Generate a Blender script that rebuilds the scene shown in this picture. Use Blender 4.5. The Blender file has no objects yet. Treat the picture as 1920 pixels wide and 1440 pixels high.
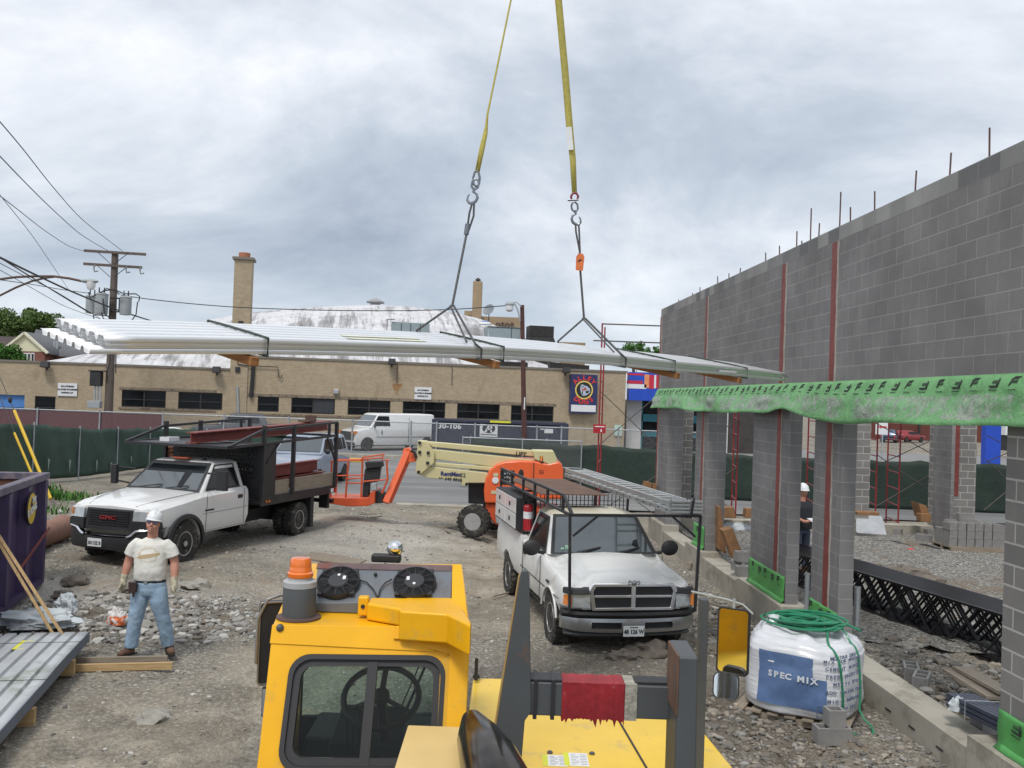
import bpy, bmesh, math, random
from math import sin, cos, pi, radians as R, atan2, sqrt, tan
from mathutils import Vector as V, Matrix, noise as mnoise
random.seed(7)
S = bpy.context.scene
C = S.collection
# ------------------------------------------------------------------ camera
FPX = 1720.0; CAMZ = 3.6; ROLL = 0.035; PITCH = math.atan(26.5/1720)
cam = bpy.data.cameras.new('camera'); cam_o = bpy.data.objects.new('camera', cam); C.objects.link(cam_o)
cam.sensor_fit = 'HORIZONTAL'; cam.sensor_width = 36; cam.lens = 36*FPX/1920; cam.clip_end = 3000; cam.clip_start = .05
_F = V((0, cos(PITCH), sin(PITCH))); _U0 = V((0, -sin(PITCH), cos(PITCH))); _R0 = V((1, 0, 0))
_Rt = _R0*cos(ROLL) + _U0*sin(ROLL); _Up = -_R0*sin(ROLL) + _U0*cos(ROLL)
cam_o.matrix_world = Matrix(((_Rt.x, _Up.x, -_F.x, 0), (_Rt.y, _Up.y, -_F.y, 0), (_Rt.z, _Up.z, -_F.z, CAMZ), (0, 0, 0, 1)))
S.camera = cam_o
EYE = V((0, 0, CAMZ))
def ray(px, py): return _F + _Rt*((px-960)/FPX) + _Up*((720-py)/FPX)
def W(px, py, Y):                      # the place seen at a photo pixel, Y metres away
    d = ray(px, py); return EYE + d*(Y/d.y)
def G(px, py, z=0.0):                  # where the photo pixel meets a level at height z
    d = ray(px, py); return EYE + d*((z-CAMZ)/d.z)
def PL(px, py, p0, n):                 # where it meets a plane
    d = ray(px, py); return EYE + d*((p0-EYE).dot(n)/d.dot(n))
# ------------------------------------------------------------------ world + sun
SUN_EL, SUN_AZ = 58, 200               # degrees; azimuth clockwise from +Y (behind the camera, a little left)
w = bpy.data.worlds.new('World'); S.world = w; w.use_nodes = True
N = w.node_tree.nodes; L = w.node_tree.links; N.clear()
def nn(N, t, **k):
    n = N.new(t)
    for a, b in k.items(): setattr(n, a, b)
    return n
out = nn(N, 'ShaderNodeOutputWorld'); bg1 = nn(N, 'ShaderNodeBackground'); bg2 = nn(N, 'ShaderNodeBackground'); mixs = nn(N, 'ShaderNodeMixShader')
sky = nn(N, 'ShaderNodeTexSky', sky_type='NISHITA', sun_disc=False); sky.sun_elevation = R(SUN_EL); sky.sun_rotation = R(SUN_AZ)
bg1.inputs[1].default_value = .10; L.new(sky.outputs[0], bg1.inputs[0])
tc = nn(N, 'ShaderNodeTexCoord'); sep = nn(N, 'ShaderNodeSeparateXYZ'); L.new(tc.outputs['Generated'], sep.inputs[0])
def mth(N, L, op, a, b=None, c=None, clamp=False):
    n = N.new('ShaderNodeMath'); n.operation = op; n.use_clamp = clamp
    for i, v in enumerate((a, b, c)):
        if v is None: continue
        if isinstance(v, (int, float)): n.inputs[i].default_value = v
        else: L.new(v, n.inputs[i])
    return n.outputs[0]
zz = mth(N, L, 'ADD', mth(N, L, 'MAXIMUM', sep.outputs[2], 0.0), .38)
cx = mth(N, L, 'DIVIDE', sep.outputs[0], zz); cy = mth(N, L, 'DIVIDE', sep.outputs[1], zz)
cmb = nn(N, 'ShaderNodeCombineXYZ'); L.new(mth(N, L, 'MULTIPLY', cx, .75), cmb.inputs[0]); L.new(cy, cmb.inputs[1]); cmb.inputs[2].default_value = 3.1
n1 = nn(N, 'ShaderNodeTexNoise'); n1.inputs['Scale'].default_value = 1.5; n1.inputs['Detail'].default_value = 9; n1.inputs['Roughness'].default_value = .6; n1.inputs['Distortion'].default_value = .25
L.new(cmb.outputs[0], n1.inputs['Vector'])
ramp = nn(N, 'ShaderNodeValToRGB'); L.new(n1.outputs[0], ramp.inputs[0])
cr = ramp.color_ramp; cr.elements[0].position = .24; cr.elements[0].color = (.29, .34, .42, 1)
cr.elements[1].position = .63; cr.elements[1].color = (.87, .875, .89, 1)
e = cr.elements.new(.42); e.color = (.48, .53, .60, 1); e = cr.elements.new(.54); e.color = (.68, .71, .76, 1)
hz = nn(N, 'ShaderNodeMix', data_type='RGBA'); L.new(mth(N, L, 'MULTIPLY', mth(N, L, 'SUBTRACT', .16, sep.outputs[2], clamp=True), 3.2), hz.inputs[0])
L.new(ramp.outputs[0], hz.inputs[6]); hz.inputs[7].default_value = (.40, .485, .57, 1)
L.new(hz.outputs[2], bg2.inputs[0]); bg2.inputs[1].default_value = 1.06
mixs.inputs[0].default_value = .93
L.new(bg1.outputs[0], mixs.inputs[1]); L.new(bg2.outputs[0], mixs.inputs[2]); L.new(mixs.outputs[0], out.inputs[0])
sd = bpy.data.lights.new('sun', 'SUN'); sd.energy = 1.7; sd.angle = R(14); sd.color = (1, .965, .91)
so = bpy.data.objects.new('sun', sd); C.objects.link(so)
sv = V((sin(R(SUN_AZ))*cos(R(SUN_EL)), cos(R(SUN_AZ))*cos(R(SUN_EL)), sin(R(SUN_EL))))
so.rotation_euler = sv.to_track_quat('Z', 'Y').to_euler(); so.location = (0, -5, 30)
S.view_settings.view_transform = 'Standard'; S.view_settings.look = 'None'; S.view_settings.exposure = .32; S.view_settings.gamma = 1
S.render.engine = 'CYCLES'
# ------------------------------------------------------------------ materials
MC = {}
def newmat(name):
    m = bpy.data.materials.new(name); m.use_nodes = True
    nt = m.node_tree; b = nt.nodes['Principled BSDF']; return m, nt.nodes, nt.links, b
def noise(N, L, vec, scale, det=4, rough=.55, dist=0):
    n = N.new('ShaderNodeTexNoise'); n.inputs['Scale'].default_value = scale; n.inputs['Detail'].default_value = det
    n.inputs['Roughness'].default_value = rough; n.inputs['Distortion'].default_value = dist
    L.new(vec, n.inputs['Vector']); return n.outputs[0]
def rampn(N, L, fac, stops):
    r = N.new('ShaderNodeValToRGB'); L.new(fac, r.inputs[0]); e = r.color_ramp.elements
    def c4(c): return (c, c, c, 1) if isinstance(c, (int, float)) else tuple(c)+(1,)
    e[0].position = stops[0][0]; e[0].color = c4(stops[0][1]); e[1].position = stops[-1][0]; e[1].color = c4(stops[-1][1])
    for p, c in stops[1:-1]: x = e.new(p); x.color = c4(c)
    return r.outputs[0]
def mixc(N, L, f, a, b, blend='MIX'):
    n = N.new('ShaderNodeMix'); n.data_type = 'RGBA'; n.blend_type = blend
    for i, v in ((0, f), (6, a), (7, b)):
        if isinstance(v, (int, float)): n.inputs[i].default_value = v
        elif isinstance(v, tuple): n.inputs[i].default_value = v+(1,) if len(v) == 3 else v
        else: L.new(v, n.inputs[i])
    return n.outputs[2]
def bumpn(N, L, b, h, st=.3, d=.02, prev=None):
    n = N.new('ShaderNodeBump'); n.inputs['Strength'].default_value = st; n.inputs['Distance'].default_value = d
    L.new(h, n.inputs['Height'])
    if prev is not None: L.new(prev, n.inputs['Normal'])
    L.new(n.outputs[0], b.inputs['Normal']); return n.outputs[0]
def mul(c, k): return tuple(min(1, x*k) for x in c)
def mat(name, col, rough=.6, met=0, var=.12, vs=3, dirt=None, ds=5, dt=.58, bump=0, bs=60, coat=0, spec=.5, stretch=None):
    if name in MC: return MC[name]
    m, N, L, b = newmat(name); t = N.new('ShaderNodeTexCoord'); vec = t.outputs['Object']
    if stretch:
        mp = N.new('ShaderNodeMapping'); mp.inputs['Scale'].default_value = stretch; L.new(vec, mp.inputs[0]); vec = mp.outputs[0]
    n = noise(N, L, vec, vs, 5, .6)
    c = rampn(N, L, n, [(.3, mul(col, 1-var)), (.7, mul(col, 1+var))])
    if dirt:
        n2 = noise(N, L, vec, ds, 8, .68); f = rampn(N, L, n2, [(dt, 0), (dt+.12, .85)]); c = mixc(N, L, f, c, dirt)
        L.new(rampn(N, L, n2, [(dt, rough), (dt+.12, min(1, rough+.3))]), b.inputs['Roughness'])
    else:
        L.new(rampn(N, L, n, [(.3, max(0, rough-.06)), (.7, min(1, rough+.08))]), b.inputs['Roughness'])
    L.new(c, b.inputs['Base Color']); b.inputs['Metallic'].default_value = met
    b.inputs['Coat Weight'].default_value = coat; b.inputs['Coat Roughness'].default_value = .08; b.inputs['Specular IOR Level'].default_value = spec
    if bump: bumpn(N, L, b, noise(N, L, vec, bs, 4, .6), bump, .01)
    MC[name] = m; return m
def brickmat(name, c1, c2, mortar, bw, bh, mt=.01, rough=.9, stain=None, bump=.4, fine=80, var=.12, bias=0, off=.5):
    m, N, L, b = newmat(name); uv = N.new('ShaderNodeTexCoord').outputs['UV']
    t = N.new('ShaderNodeTexBrick'); L.new(uv, t.inputs['Vector']); t.offset = off; t.squash = 1
    for k, v in (('Scale', 1), ('Mortar Size', mt), ('Mortar Smooth', .15), ('Bias', bias), ('Brick Width', bw), ('Row Height', bh)): t.inputs[k].default_value = v
    t.inputs['Color1'].default_value = c1+(1,); t.inputs['Color2'].default_value = c2+(1,); t.inputs['Mortar'].default_value = mortar+(1,)
    n = noise(N, L, uv, 1.1, 6, .6); c = mixc(N, L, 1.0, t.outputs[0], rampn(N, L, n, [(.25, 1-var), (.75, 1+var*.6)]), 'MULTIPLY')
    c = mixc(N, L, 1.0, c, rampn(N, L, noise(N, L, uv, fine, 3, .7), [(.3, .86), (.7, 1.1)]), 'MULTIPLY')
    if stain:
        mp = N.new('ShaderNodeMapping'); mp.inputs['Scale'].default_value = (1, .25, 1); L.new(uv, mp.inputs[0])
        c = mixc(N, L, rampn(N, L, noise(N, L, mp.outputs[0], 1.6, 7, .65), [(.56, 0), (.74, .6)]), c, stain)
    L.new(c, b.inputs['Base Color']); b.inputs['Roughness'].default_value = rough; b.inputs['Specular IOR Level'].default_value = .2
    bp = bumpn(N, L, b, mth(N, L, 'SUBTRACT', 1, t.outputs[1]), bump, .008); bumpn(N, L, b, noise(N, L, uv, fine, 3, .7), .25, .004, bp)
    MC[name] = m; return m
def woodmat(name, col, dark, rough=.8):
    m, N, L, b = newmat(name); vec = N.new('ShaderNodeTexCoord').outputs['UV']
    mp = N.new('ShaderNodeMapping'); mp.inputs['Scale'].default_value = (1.2, 22, 22); L.new(vec, mp.inputs[0])
    n = noise(N, L, mp.outputs[0], 2.2, 6, .7, .6)
    c = rampn(N, L, n, [(.3, dark), (.55, col), (.8, mul(col, 1.15))])
    c = mixc(N, L, rampn(N, L, noise(N, L, vec, 4, 6, .7), [(.6, 0), (.75, .5)]), c, mul(dark, .6))
    L.new(c, b.inputs['Base Color']); b.inputs['Roughness'].default_value = rough; bumpn(N, L, b, n, .3, .004); MC[name] = m; return m
def linkmat(name, pitch=.05, wire=.09, col=(.42, .44, .45)):
    m, N, L, b = newmat(name); uv = N.new('ShaderNodeTexCoord').outputs['UV']; s = N.new('ShaderNodeSeparateXYZ'); L.new(uv, s.inputs[0])
    def st(op):
        a = mth(N, L, 'DIVIDE', mth(N, L, op, s.outputs[0], s.outputs[1]), pitch); return mth(N, L, 'LESS_THAN', mth(N, L, 'ABSOLUTE', mth(N, L, 'SUBTRACT', mth(N, L, 'FRACT', a), .5)), wire)
    f = mth(N, L, 'MAXIMUM', st('ADD'), st('SUBTRACT')); b.inputs['Base Color'].default_value = col+(1,); b.inputs['Metallic'].default_value = .6; b.inputs['Roughness'].default_value = .5
    L.new(f, b.inputs['Alpha']); MC[name] = m; return m
def emitless(name, col, rough=.5): return mat(name, col, rough, var=.05)
# ------------------------------------------------------------------ objects
OFF = {}
KEYS = ('label', 'category', 'group', 'kind')
def tag(o, label=None, cat=None, group=None, kind=None):
    for k, v in zip(KEYS, (label, cat, group, kind)):
        if v: o[k] = v
    return o
def thing(name, label, cat, loc=(0, 0, 0), rz=0, group=None, local=False, kind=None):
    o = bpy.data.objects.new(name, None); C.objects.link(o); o.location = loc; o.rotation_euler = (0, 0, rz); o.empty_display_size = .2
    OFF[o.name] = V((0, 0, 0)) if local else V(loc); return tag(o, label, cat, group, kind)
def dup(root, loc=None, rz=None, **kw):
    c = root.copy(); C.objects.link(c)
    if loc is not None: c.location = loc
    if rz is not None: c.rotation_euler = (0, 0, rz)
    def rec(a, b):
        for ch in [x for x in a.children]:
            d = ch.copy(); C.objects.link(d); d.parent = b; rec(ch, d)
    rec(root, c); tag(c, kw.get('label'), kw.get('cat'), kw.get('group')); return c
class MB:
    def __init__(s, T=None): s.v = []; s.f = []; s.m = []; s.sm = []; s.uv = {}; s.T = T or Matrix(); s.mi = 0; s.smooth = False
    def add(s, vs, fs, smooth=None):
        b = len(s.v); s.v += [s.T @ V(p) for p in vs]
        for f in fs: s.f.append([b+i for i in f]); s.m.append(s.mi); s.sm.append(s.smooth if smooth is None else smooth)
        return b
    def hexa(s, a): s.add(a, [(0, 3, 2, 1), (4, 5, 6, 7), (0, 1, 5, 4), (1, 2, 6, 5), (2, 3, 7, 6), (3, 0, 4, 7)])
    def box(s, x0, x1, y0, y1, z0, z1): s.hexa([(x0, y0, z0), (x1, y0, z0), (x1, y1, z0), (x0, y1, z0), (x0, y0, z1), (x1, y0, z1), (x1, y1, z1), (x0, y1, z1)]); return s
    def cbox(s, c, d, M=None):
        x, y, z = (k/2 for k in d); c = V(c); M = M or Matrix()
        s.hexa([c + M @ V(p) for p in [(-x, -y, -z), (x, -y, -z), (x, y, -z), (-x, y, -z), (-x, -y, z), (x, -y, z), (x, y, z), (-x, y, z)]]); return s
    def bar(s, p, q, w, h=None, up=(0, 0, 1)):
        p, q = V(p), V(q); h = h or w; d = (q-p).normalized(); u = V(up)
        if abs(d.dot(u)) > .98: u = V((0, 1, 0))
        r = d.cross(u).normalized()*w/2; u = r.cross(d).normalized()*h/2
        s.hexa([p-r-u, q-r-u, q+r-u, p+r-u, p-r+u, q-r+u, q+r+u, p+r+u]); return s
    def tube(s, pts, r, n=8, closed=False, caps=True):
        pts = [V(p) for p in pts]; k = len(pts); rs = r if isinstance(r, (list, tuple)) else [r]*k
        rings = []; prev = None
        for i, p in enumerate(pts):
            a = pts[(i-1) % k] if (closed or i > 0) else p; b_ = pts[(i+1) % k] if (closed or i < k-1) else p
            d = (b_-a).normalized() if (b_-a).length > 1e-9 else V((0, 0, 1))
            if prev is None:
                u = V((0, 0, 1)) if abs(d.z) < .95 else V((1, 0, 0)); u = (u - d*u.dot(d)).normalized()
            else:
                u = prev - d*prev.dot(d); u = u.normalized() if u.length > 1e-6 else V((1, 0, 0))
            prev = u; vv = d.cross(u)
            rings.append([p + (u*cos(2*pi*j/n) + vv*sin(2*pi*j/n))*rs[i] for j in range(n)])
        s.rings(rings, closed, caps); return s
    def rings(s, rings, closed=False, caps=True, smooth=True):
        n = len(rings[0]); k = len(rings); fs = []
        for i in range(k if closed else k-1):
            a = i*n; b_ = ((i+1) % k)*n
            for j in range(n): fs.append((a+j, a+(j+1) % n, b_+(j+1) % n, b_+j))
        s.add([p for r_ in rings for p in r_], fs, smooth)
        if caps and not closed:
            s.add(rings[0], [tuple(range(n))[::-1]], False); s.add(rings[-1], [tuple(range(n))], False)
        return s
    def cyl(s, p, q, r, r2=None, n=16, caps=True): return s.tube([p, q], [r, r if r2 is None else r2], n, caps=caps)
    def lathe(s, prof, c=(0, 0, 0), ax=(0, 0, 1), n=24):      # prof: (radius, height)
        c = V(c); q = V(ax).normalized().to_track_quat('Z', 'Y')
        s.rings([[c + q @ V((r*cos(2*pi*j/n), r*sin(2*pi*j/n), h)) for j in range(n)] for r, h in prof], caps=True); return s
    def prism(s, poly, a, b, plane='xz'):                      # poly extruded between a and b
        def P(u, v, t): return {'xz': (u, t, v), 'yz': (t, u, v), 'xy': (u, v, t)}[plane]
        n = len(poly); vs = [P(u, v, a) for u, v in poly] + [P(u, v, b) for u, v in poly]
        fs = [tuple(range(n)), tuple(range(2*n-1, n-1, -1))] + [(i, i+n, (i+1) % n+n, (i+1) % n) for i in range(n)]
        s.add(vs, fs); return s
    def plate(s, pts, d):                                      # flat outline given thickness vector d
        n = len(pts); pts = [V(p) for p in pts]; d = V(d)
        s.add(pts+[p+d for p in pts], [tuple(range(n)), tuple(range(2*n-1, n-1, -1))] + [(i, i+n, (i+1) % n+n, (i+1) % n) for i in range(n)]); return s
    def ring_plate(s, outer, inner, d):                        # frame: outline with hole
        n = len(outer); o = [V(p) for p in outer]; i_ = [V(p) for p in inner]; d = V(d)
        vs = o + i_ + [p+d for p in o] + [p+d for p in i_]; fs = []
        for k in range(n):
            j = (k+1) % n; fs += [(k, j, n+j, n+k), (2*n+k, 3*n+k, 3*n+j, 2*n+j), (k, 2*n+k, 2*n+j, j), (n+k, n+j, 3*n+j, 3*n+k)]
        s.add(vs, fs); return s
    def sph(s, c, r, n=12, m=8, sc=(1, 1, 1), smooth=True):
        c = V(c); rr = [[c + V((r*sc[0]*max(1e-4, sin(pi*i/m))*cos(2*pi*j/n), r*sc[1]*max(1e-4, sin(pi*i/m))*sin(2*pi*j/n), -r*sc[2]*cos(pi*i/m))) for j in range(n)] for i in range(m+1)]
        s.rings(rr, caps=True, smooth=smooth); return s
    def grid(s, fn, nu, nv, smooth=True):
        vs = [fn(i/nu, j/nv) for j in range(nv+1) for i in range(nu+1)]
        s.add(vs, [(j*(nu+1)+i, j*(nu+1)+i+1, (j+1)*(nu+1)+i+1, (j+1)*(nu+1)+i) for j in range(nv) for i in range(nu)], smooth); return s
    def build(s, name, m, parent=None, bev=0, angle=35, uvs=None, sub=0, solid=0, seg=2, recalc=True, uvlong=False):
        off = OFF.get(parent.name, V((0, 0, 0))) if parent is not None else V((0, 0, 0))
        me = bpy.data.meshes.new(name); me.from_pydata([tuple(p-off) for p in s.v], [], s.f)
        ml = m if isinstance(m, list) else [m]
        for x in ml: me.materials.append(x)
        me.polygons.foreach_set('material_index', s.m)
        if recalc:
            bm = bmesh.new(); bm.from_mesh(me); bmesh.ops.recalc_face_normals(bm, faces=bm.faces); bm.to_mesh(me); bm.free()
        uv = me.uv_layers.new(name='uv'); vs = me.vertices
        mn = [0, 1, 2]
        if uvlong and len(vs):
            ext = [max(v.co[k] for v in vs)-min(v.co[k] for v in vs) for k in range(3)]; lo = ext.index(max(ext)); mn = [lo]+[k for k in range(3) if k != lo]
        for p in me.polygons:
            n = p.normal; a = (abs(n.x), abs(n.y), abs(n.z))
            if uvlong:
                k = mn[1] if a[mn[1]] < a[mn[2]] else mn[2]; iu, iv = mn[0], k
            elif a[2] > .7: iu, iv = 0, 1
            elif a[0] > a[1]: iu, iv = 1, 2
            else: iu, iv = 0, 2
            for li in p.loop_indices:
                co = vs[me.loops[li].vertex_index].co; uv.data[li].uv = (co[iu], co[iv])
        for p, sm in zip(me.polygons, s.sm): p.use_smooth = True
        if uvs:
            for p in me.polygons:
                for li in p.loop_indices: uv.data[li].uv = uvs[me.loops[li].vertex_index]
        me.set_sharp_from_angle(angle=R(angle))
        o = bpy.data.objects.new(name, me); C.objects.link(o)
        if parent is not None: o.parent = parent
        OFF[o.name] = off
        if solid: md = o.modifiers.new('s', 'SOLIDIFY'); md.thickness = solid
        if bev: md = o.modifiers.new('b', 'BEVEL'); md.width = bev; md.segments = seg; md.limit_method = 'ANGLE'; md.angle_limit = R(40); md.harden_normals = True
        if sub: md = o.modifiers.new('u', 'SUBSURF'); md.levels = sub; md.render_levels = sub
        return o
def bake(o, angle=35):
    dg = bpy.context.evaluated_depsgraph_get(); me = bpy.data.meshes.new_from_object(o.evaluated_get(dg)); o.modifiers.clear(); o.data = me
    me.polygons.foreach_set('use_smooth', [True]*len(me.polygons)); me.set_sharp_from_angle(angle=R(angle)); return o
def cut(o, cmb, angle=35, op='DIFFERENCE'):                     # boolean, applied at once; the cutter is deleted
    c = cmb.build('cutter', o.data.materials[0], o.parent); md = o.modifiers.new('x', 'BOOLEAN'); md.object = c; md.operation = op; md.solver = 'EXACT'
    bpy.context.view_layer.update(); bake(o, angle); bpy.data.objects.remove(c); return o
def blob(name, mb, m, parent, vox=.02, smooth=6, angle=80):     # joined into one continuous skin
    o = mb.build(name, m, parent, angle=180); r = o.modifiers.new('r', 'REMESH'); r.mode = 'VOXEL'; r.voxel_size = vox
    k = o.modifiers.new('k', 'SMOOTH'); k.iterations = smooth; k.factor = .5
    bpy.context.view_layer.update(); bake(o, angle)
    uv = o.data.uv_layers or None
    return o
def text(name, s, size, m, parent, loc, xd, yd, ext=.002, align='CENTER', bold=0, sx=1):
    # lettering in the plane spanned by xd (reading direction) and yd (up)
    cu = bpy.data.curves.new(name, 'FONT'); cu.body = s; cu.size = size; cu.extrude = ext; cu.align_x = align; cu.align_y = 'CENTER'; cu.offset = bold; cu.resolution_u = 2
    t = bpy.data.objects.new(name, cu); C.objects.link(t); bpy.context.view_layer.update()
    me = bpy.data.meshes.new_from_object(t.evaluated_get(bpy.context.evaluated_depsgraph_get())); bpy.data.objects.remove(t)
    x = V(xd).normalized(); y = V(yd); y = (y - x*y.dot(x)).normalized(); z = x.cross(y)
    off = OFF.get(parent.name, V((0, 0, 0))) if parent else V((0, 0, 0)); l = V(loc)-off
    me.transform(Matrix(((x.x*sx, y.x, z.x, l.x), (x.y*sx, y.y, z.y, l.y), (x.z*sx, y.z, z.z, l.z), (0, 0, 0, 1))))
    me.materials.clear(); me.materials.append(m)
    o = bpy.data.objects.new(name, me); C.objects.link(o)
    if parent: o.parent = parent
    OFF[o.name] = off; return o
def rrect(cx, cz, hx, hz, r, n=6):
    pts = []
    for a, (sx, sz) in enumerate(((1, 1), (-1, 1), (-1, -1), (1, -1))):
        for k in range(n+1):
            t = pi/2*a + pi/2*k/n; pts.append((cx+sx*(hx-r)+r*cos(t), cz+sz*(hz-r)+r*sin(t)))
    return pts
# ------------------------------------------------------------------ shared materials
m_white = mat('white_car_paint', (.72, .72, .71), .28, var=.03, coat=.6, dirt=(.40, .37, .32), ds=2.2, dt=.66)
m_white2 = mat('aged_white_paint', (.74, .74, .72), .35, var=.05, coat=.4, dirt=(.45, .42, .35), ds=1.6, dt=.58)
m_black = mat('black_plastic', (.022, .022, .024), .55, var=.2)
m_blk = mat('black_steel', (.025, .025, .028), .5, var=.3, dirt=(.10, .06, .04), ds=6, dt=.62)
m_rub = mat('tyre_rubber', (.028, .027, .026), .85, var=.3, dirt=(.16, .14, .11), ds=7, dt=.52, bump=.3, bs=30)
m_chrome = mat('chrome', (.80, .81, .82), .14, 1, var=.06)
m_dchrome = mat('dull_chrome', (.40, .41, .42), .3, .9, var=.12, dirt=(.22, .20, .17), ds=3, dt=.55)
m_rim = mat('wheel_steel', (.50, .50, .50), .38, .7, var=.15, dirt=(.22, .20, .17), ds=8, dt=.6)
m_glass = mat('car_glass', (.055, .07, .075), .06, 0, var=.25, vs=1.3, spec=.9, coat=1)
m_dglass = mat('dark_glass', (.008, .010, .012), .12, 0, var=.4, vs=2, spec=.28)
m_lens = mat('headlight_lens', (.50, .53, .54), .12, .3, var=.2, vs=12, coat=1)
m_amber = mat('amber_lens', (.75, .22, .02), .2, var=.12, vs=10, coat=1)
m_red = mat('red_lens', (.45, .02, .02), .25, var=.1, coat=.6)
m_ox = mat('red_oxide_steel', (.20, .045, .038), .6, var=.22, vs=6, dirt=(.30, .20, .17), ds=6, dt=.62)
m_galv = mat('galvanised_steel', (.50, .53, .55), .38, .75, var=.12, vs=5, dirt=(.42, .42, .40), ds=3, dt=.6)
m_alu = mat('ladder_aluminium', (.55, .56, .56), .38, .8, var=.1)
m_grey = mat('grey_painted_steel', (.07, .076, .08), .5, var=.12, dirt=(.16, .075, .035), ds=3.4, dt=.64)
m_yel = mat('yellow_machine_paint', (.80, .41, .006), .42, var=.09, vs=3, coat=.12, spec=.3, dirt=(.56, .34, .05), ds=4.5, dt=.57)
m_wood = woodmat('new_lumber', (.52, .36, .18), (.32, .20, .09))
m_woodd = woodmat('weathered_lumber', (.30, .25, .19), (.16, .13, .10))
m_woodo = woodmat('orange_lumber', (.42, .19, .07), (.25, .10, .035))
m_conc = mat('cast_concrete', (.36, .335, .28), .9, var=.13, vs=1.4, dirt=(.24, .22, .18), ds=2.2, dt=.5, bump=.25, bs=40)
m_cmu = brickmat('grey_block_wall', (.205, .200, .200), (.235, .229, .228), (.33, .322, .31), .4, .2, .006, stain=(.32, .31, .295), bump=.3, fine=90, var=.24)
m_cmub = brickmat('grey_block_return_wall', (.20, .195, .188), (.255, .245, .235), (.46, .45, .42), .4, .2, .011, stain=(.24, .235, .22), bump=.4, fine=90, var=.18)
m_cmus = mat('loose_grey_block', (.25, .243, .235), .92, var=.18, vs=4, bump=.4, bs=70)
m_brick = brickmat('buff_brick', (.47, .375, .25), (.39, .30, .195), (.38, .335, .265), .24, .085, .010, stain=(.25, .185, .115), bump=.3, fine=30, var=.12)
m_text = mat('black_lettering', (.02, .02, .022), .6); m_textw = mat('white_lettering', (.8, .8, .8), .6)
m_sign = mat('white_sign_face', (.72, .73, .74), .5, var=.04)
# ------------------------------------------------------------------ ground
WD = V((-.0407, 1, 0)).normalized()                 # direction the block wall runs
def wallX(y, off=0.0): return 5.1-.0407*y + off
def sstep(a, b, x): t = max(0, min(1, (x-a)/(b-a))); return t*t*(3-2*t)
ROUGH = ((-6.4, 14.3, 2.6, 1.7), (1.7, 9.6, 3.0, 2.6), (6.4, 11.2, 2.0, 2.8), (3.5, 15.5, .9, 4), (-12, 21, 2.4, 6), (-9, 16, 2, 2), (-2.2, 9.5, 1.2, 3.5), (.4, 23.3, 2.2, 1.6))
def gz(x, y):
    z = 0.0
    ins = sstep(.1, .5, x-wallX(y))*(1 if y < 27 else 0)       # inside the block building
    z += .17*ins
    z += .16*sstep(-2.6, -4.8, x)*sstep(15, 18, y)*sstep(33, 28, y)      # bank under the flatbed
    z += .22*sstep(-12.5, -14.2, x)*sstep(17, 20, y)*sstep(44, 30, y)
    z -= .30*math.exp(-((x-.6)/2.6)**2-((y-25.6)/2.6)**2)       # dug out by the lift
    z -= .12*sstep(1.4, .1, abs(x-wallX(y)+.9))*sstep(6, 10, y)*(1-ins)
    for a, b in ((-2.75, .085), (-1.15, .085), (-4.1, -.03)):
        z -= .035*math.exp(-((x-a-b*(y-10)-.15*sin(y*.5))/.16)**2)*(1 if 4 < y < 29 else 0)
    if y < 31 and -16 < x < 16:
        k = sstep(31, 28, y)*sstep(16, 14, abs(x))
        z += k*.035*mnoise.noise(V((x*.7, y*.7, 1)))+k*.05*mnoise.noise(V((x*.25, y*.25, 4)))
        z += k*.016*mnoise.noise(V((x*3.1, y*3.1, 2))) + k*.009*mnoise.noise(V((x*8, y*8, 6)))
        rg = 0
        for cx, cy, rx, ry in ROUGH:
            q = 1.2-((x-cx)/rx)**2-((y-cy)/ry)**2
            if q > 0: rg = max(rg, min(1, q*1.6))
        if rg > 0: z += rg*(.10*(.5-abs(mnoise.noise(V((x*1.5, y*1.5, 7)))))+.09*(.4-abs(mnoise.noise(V((x*3.6, y*3.6, 3)))))+.055*(.4-abs(mnoise.noise(V((x*7.5, y*7.5, 1))))))-.055*rg
        z += .16*math.exp(-((x+3.0)/1.6)**2-((y-23.5)/2.0)**2) + .10*math.exp(-((x+1.9)/2.4)**2-((y-18)/1.2)**2)
    return z
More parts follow.
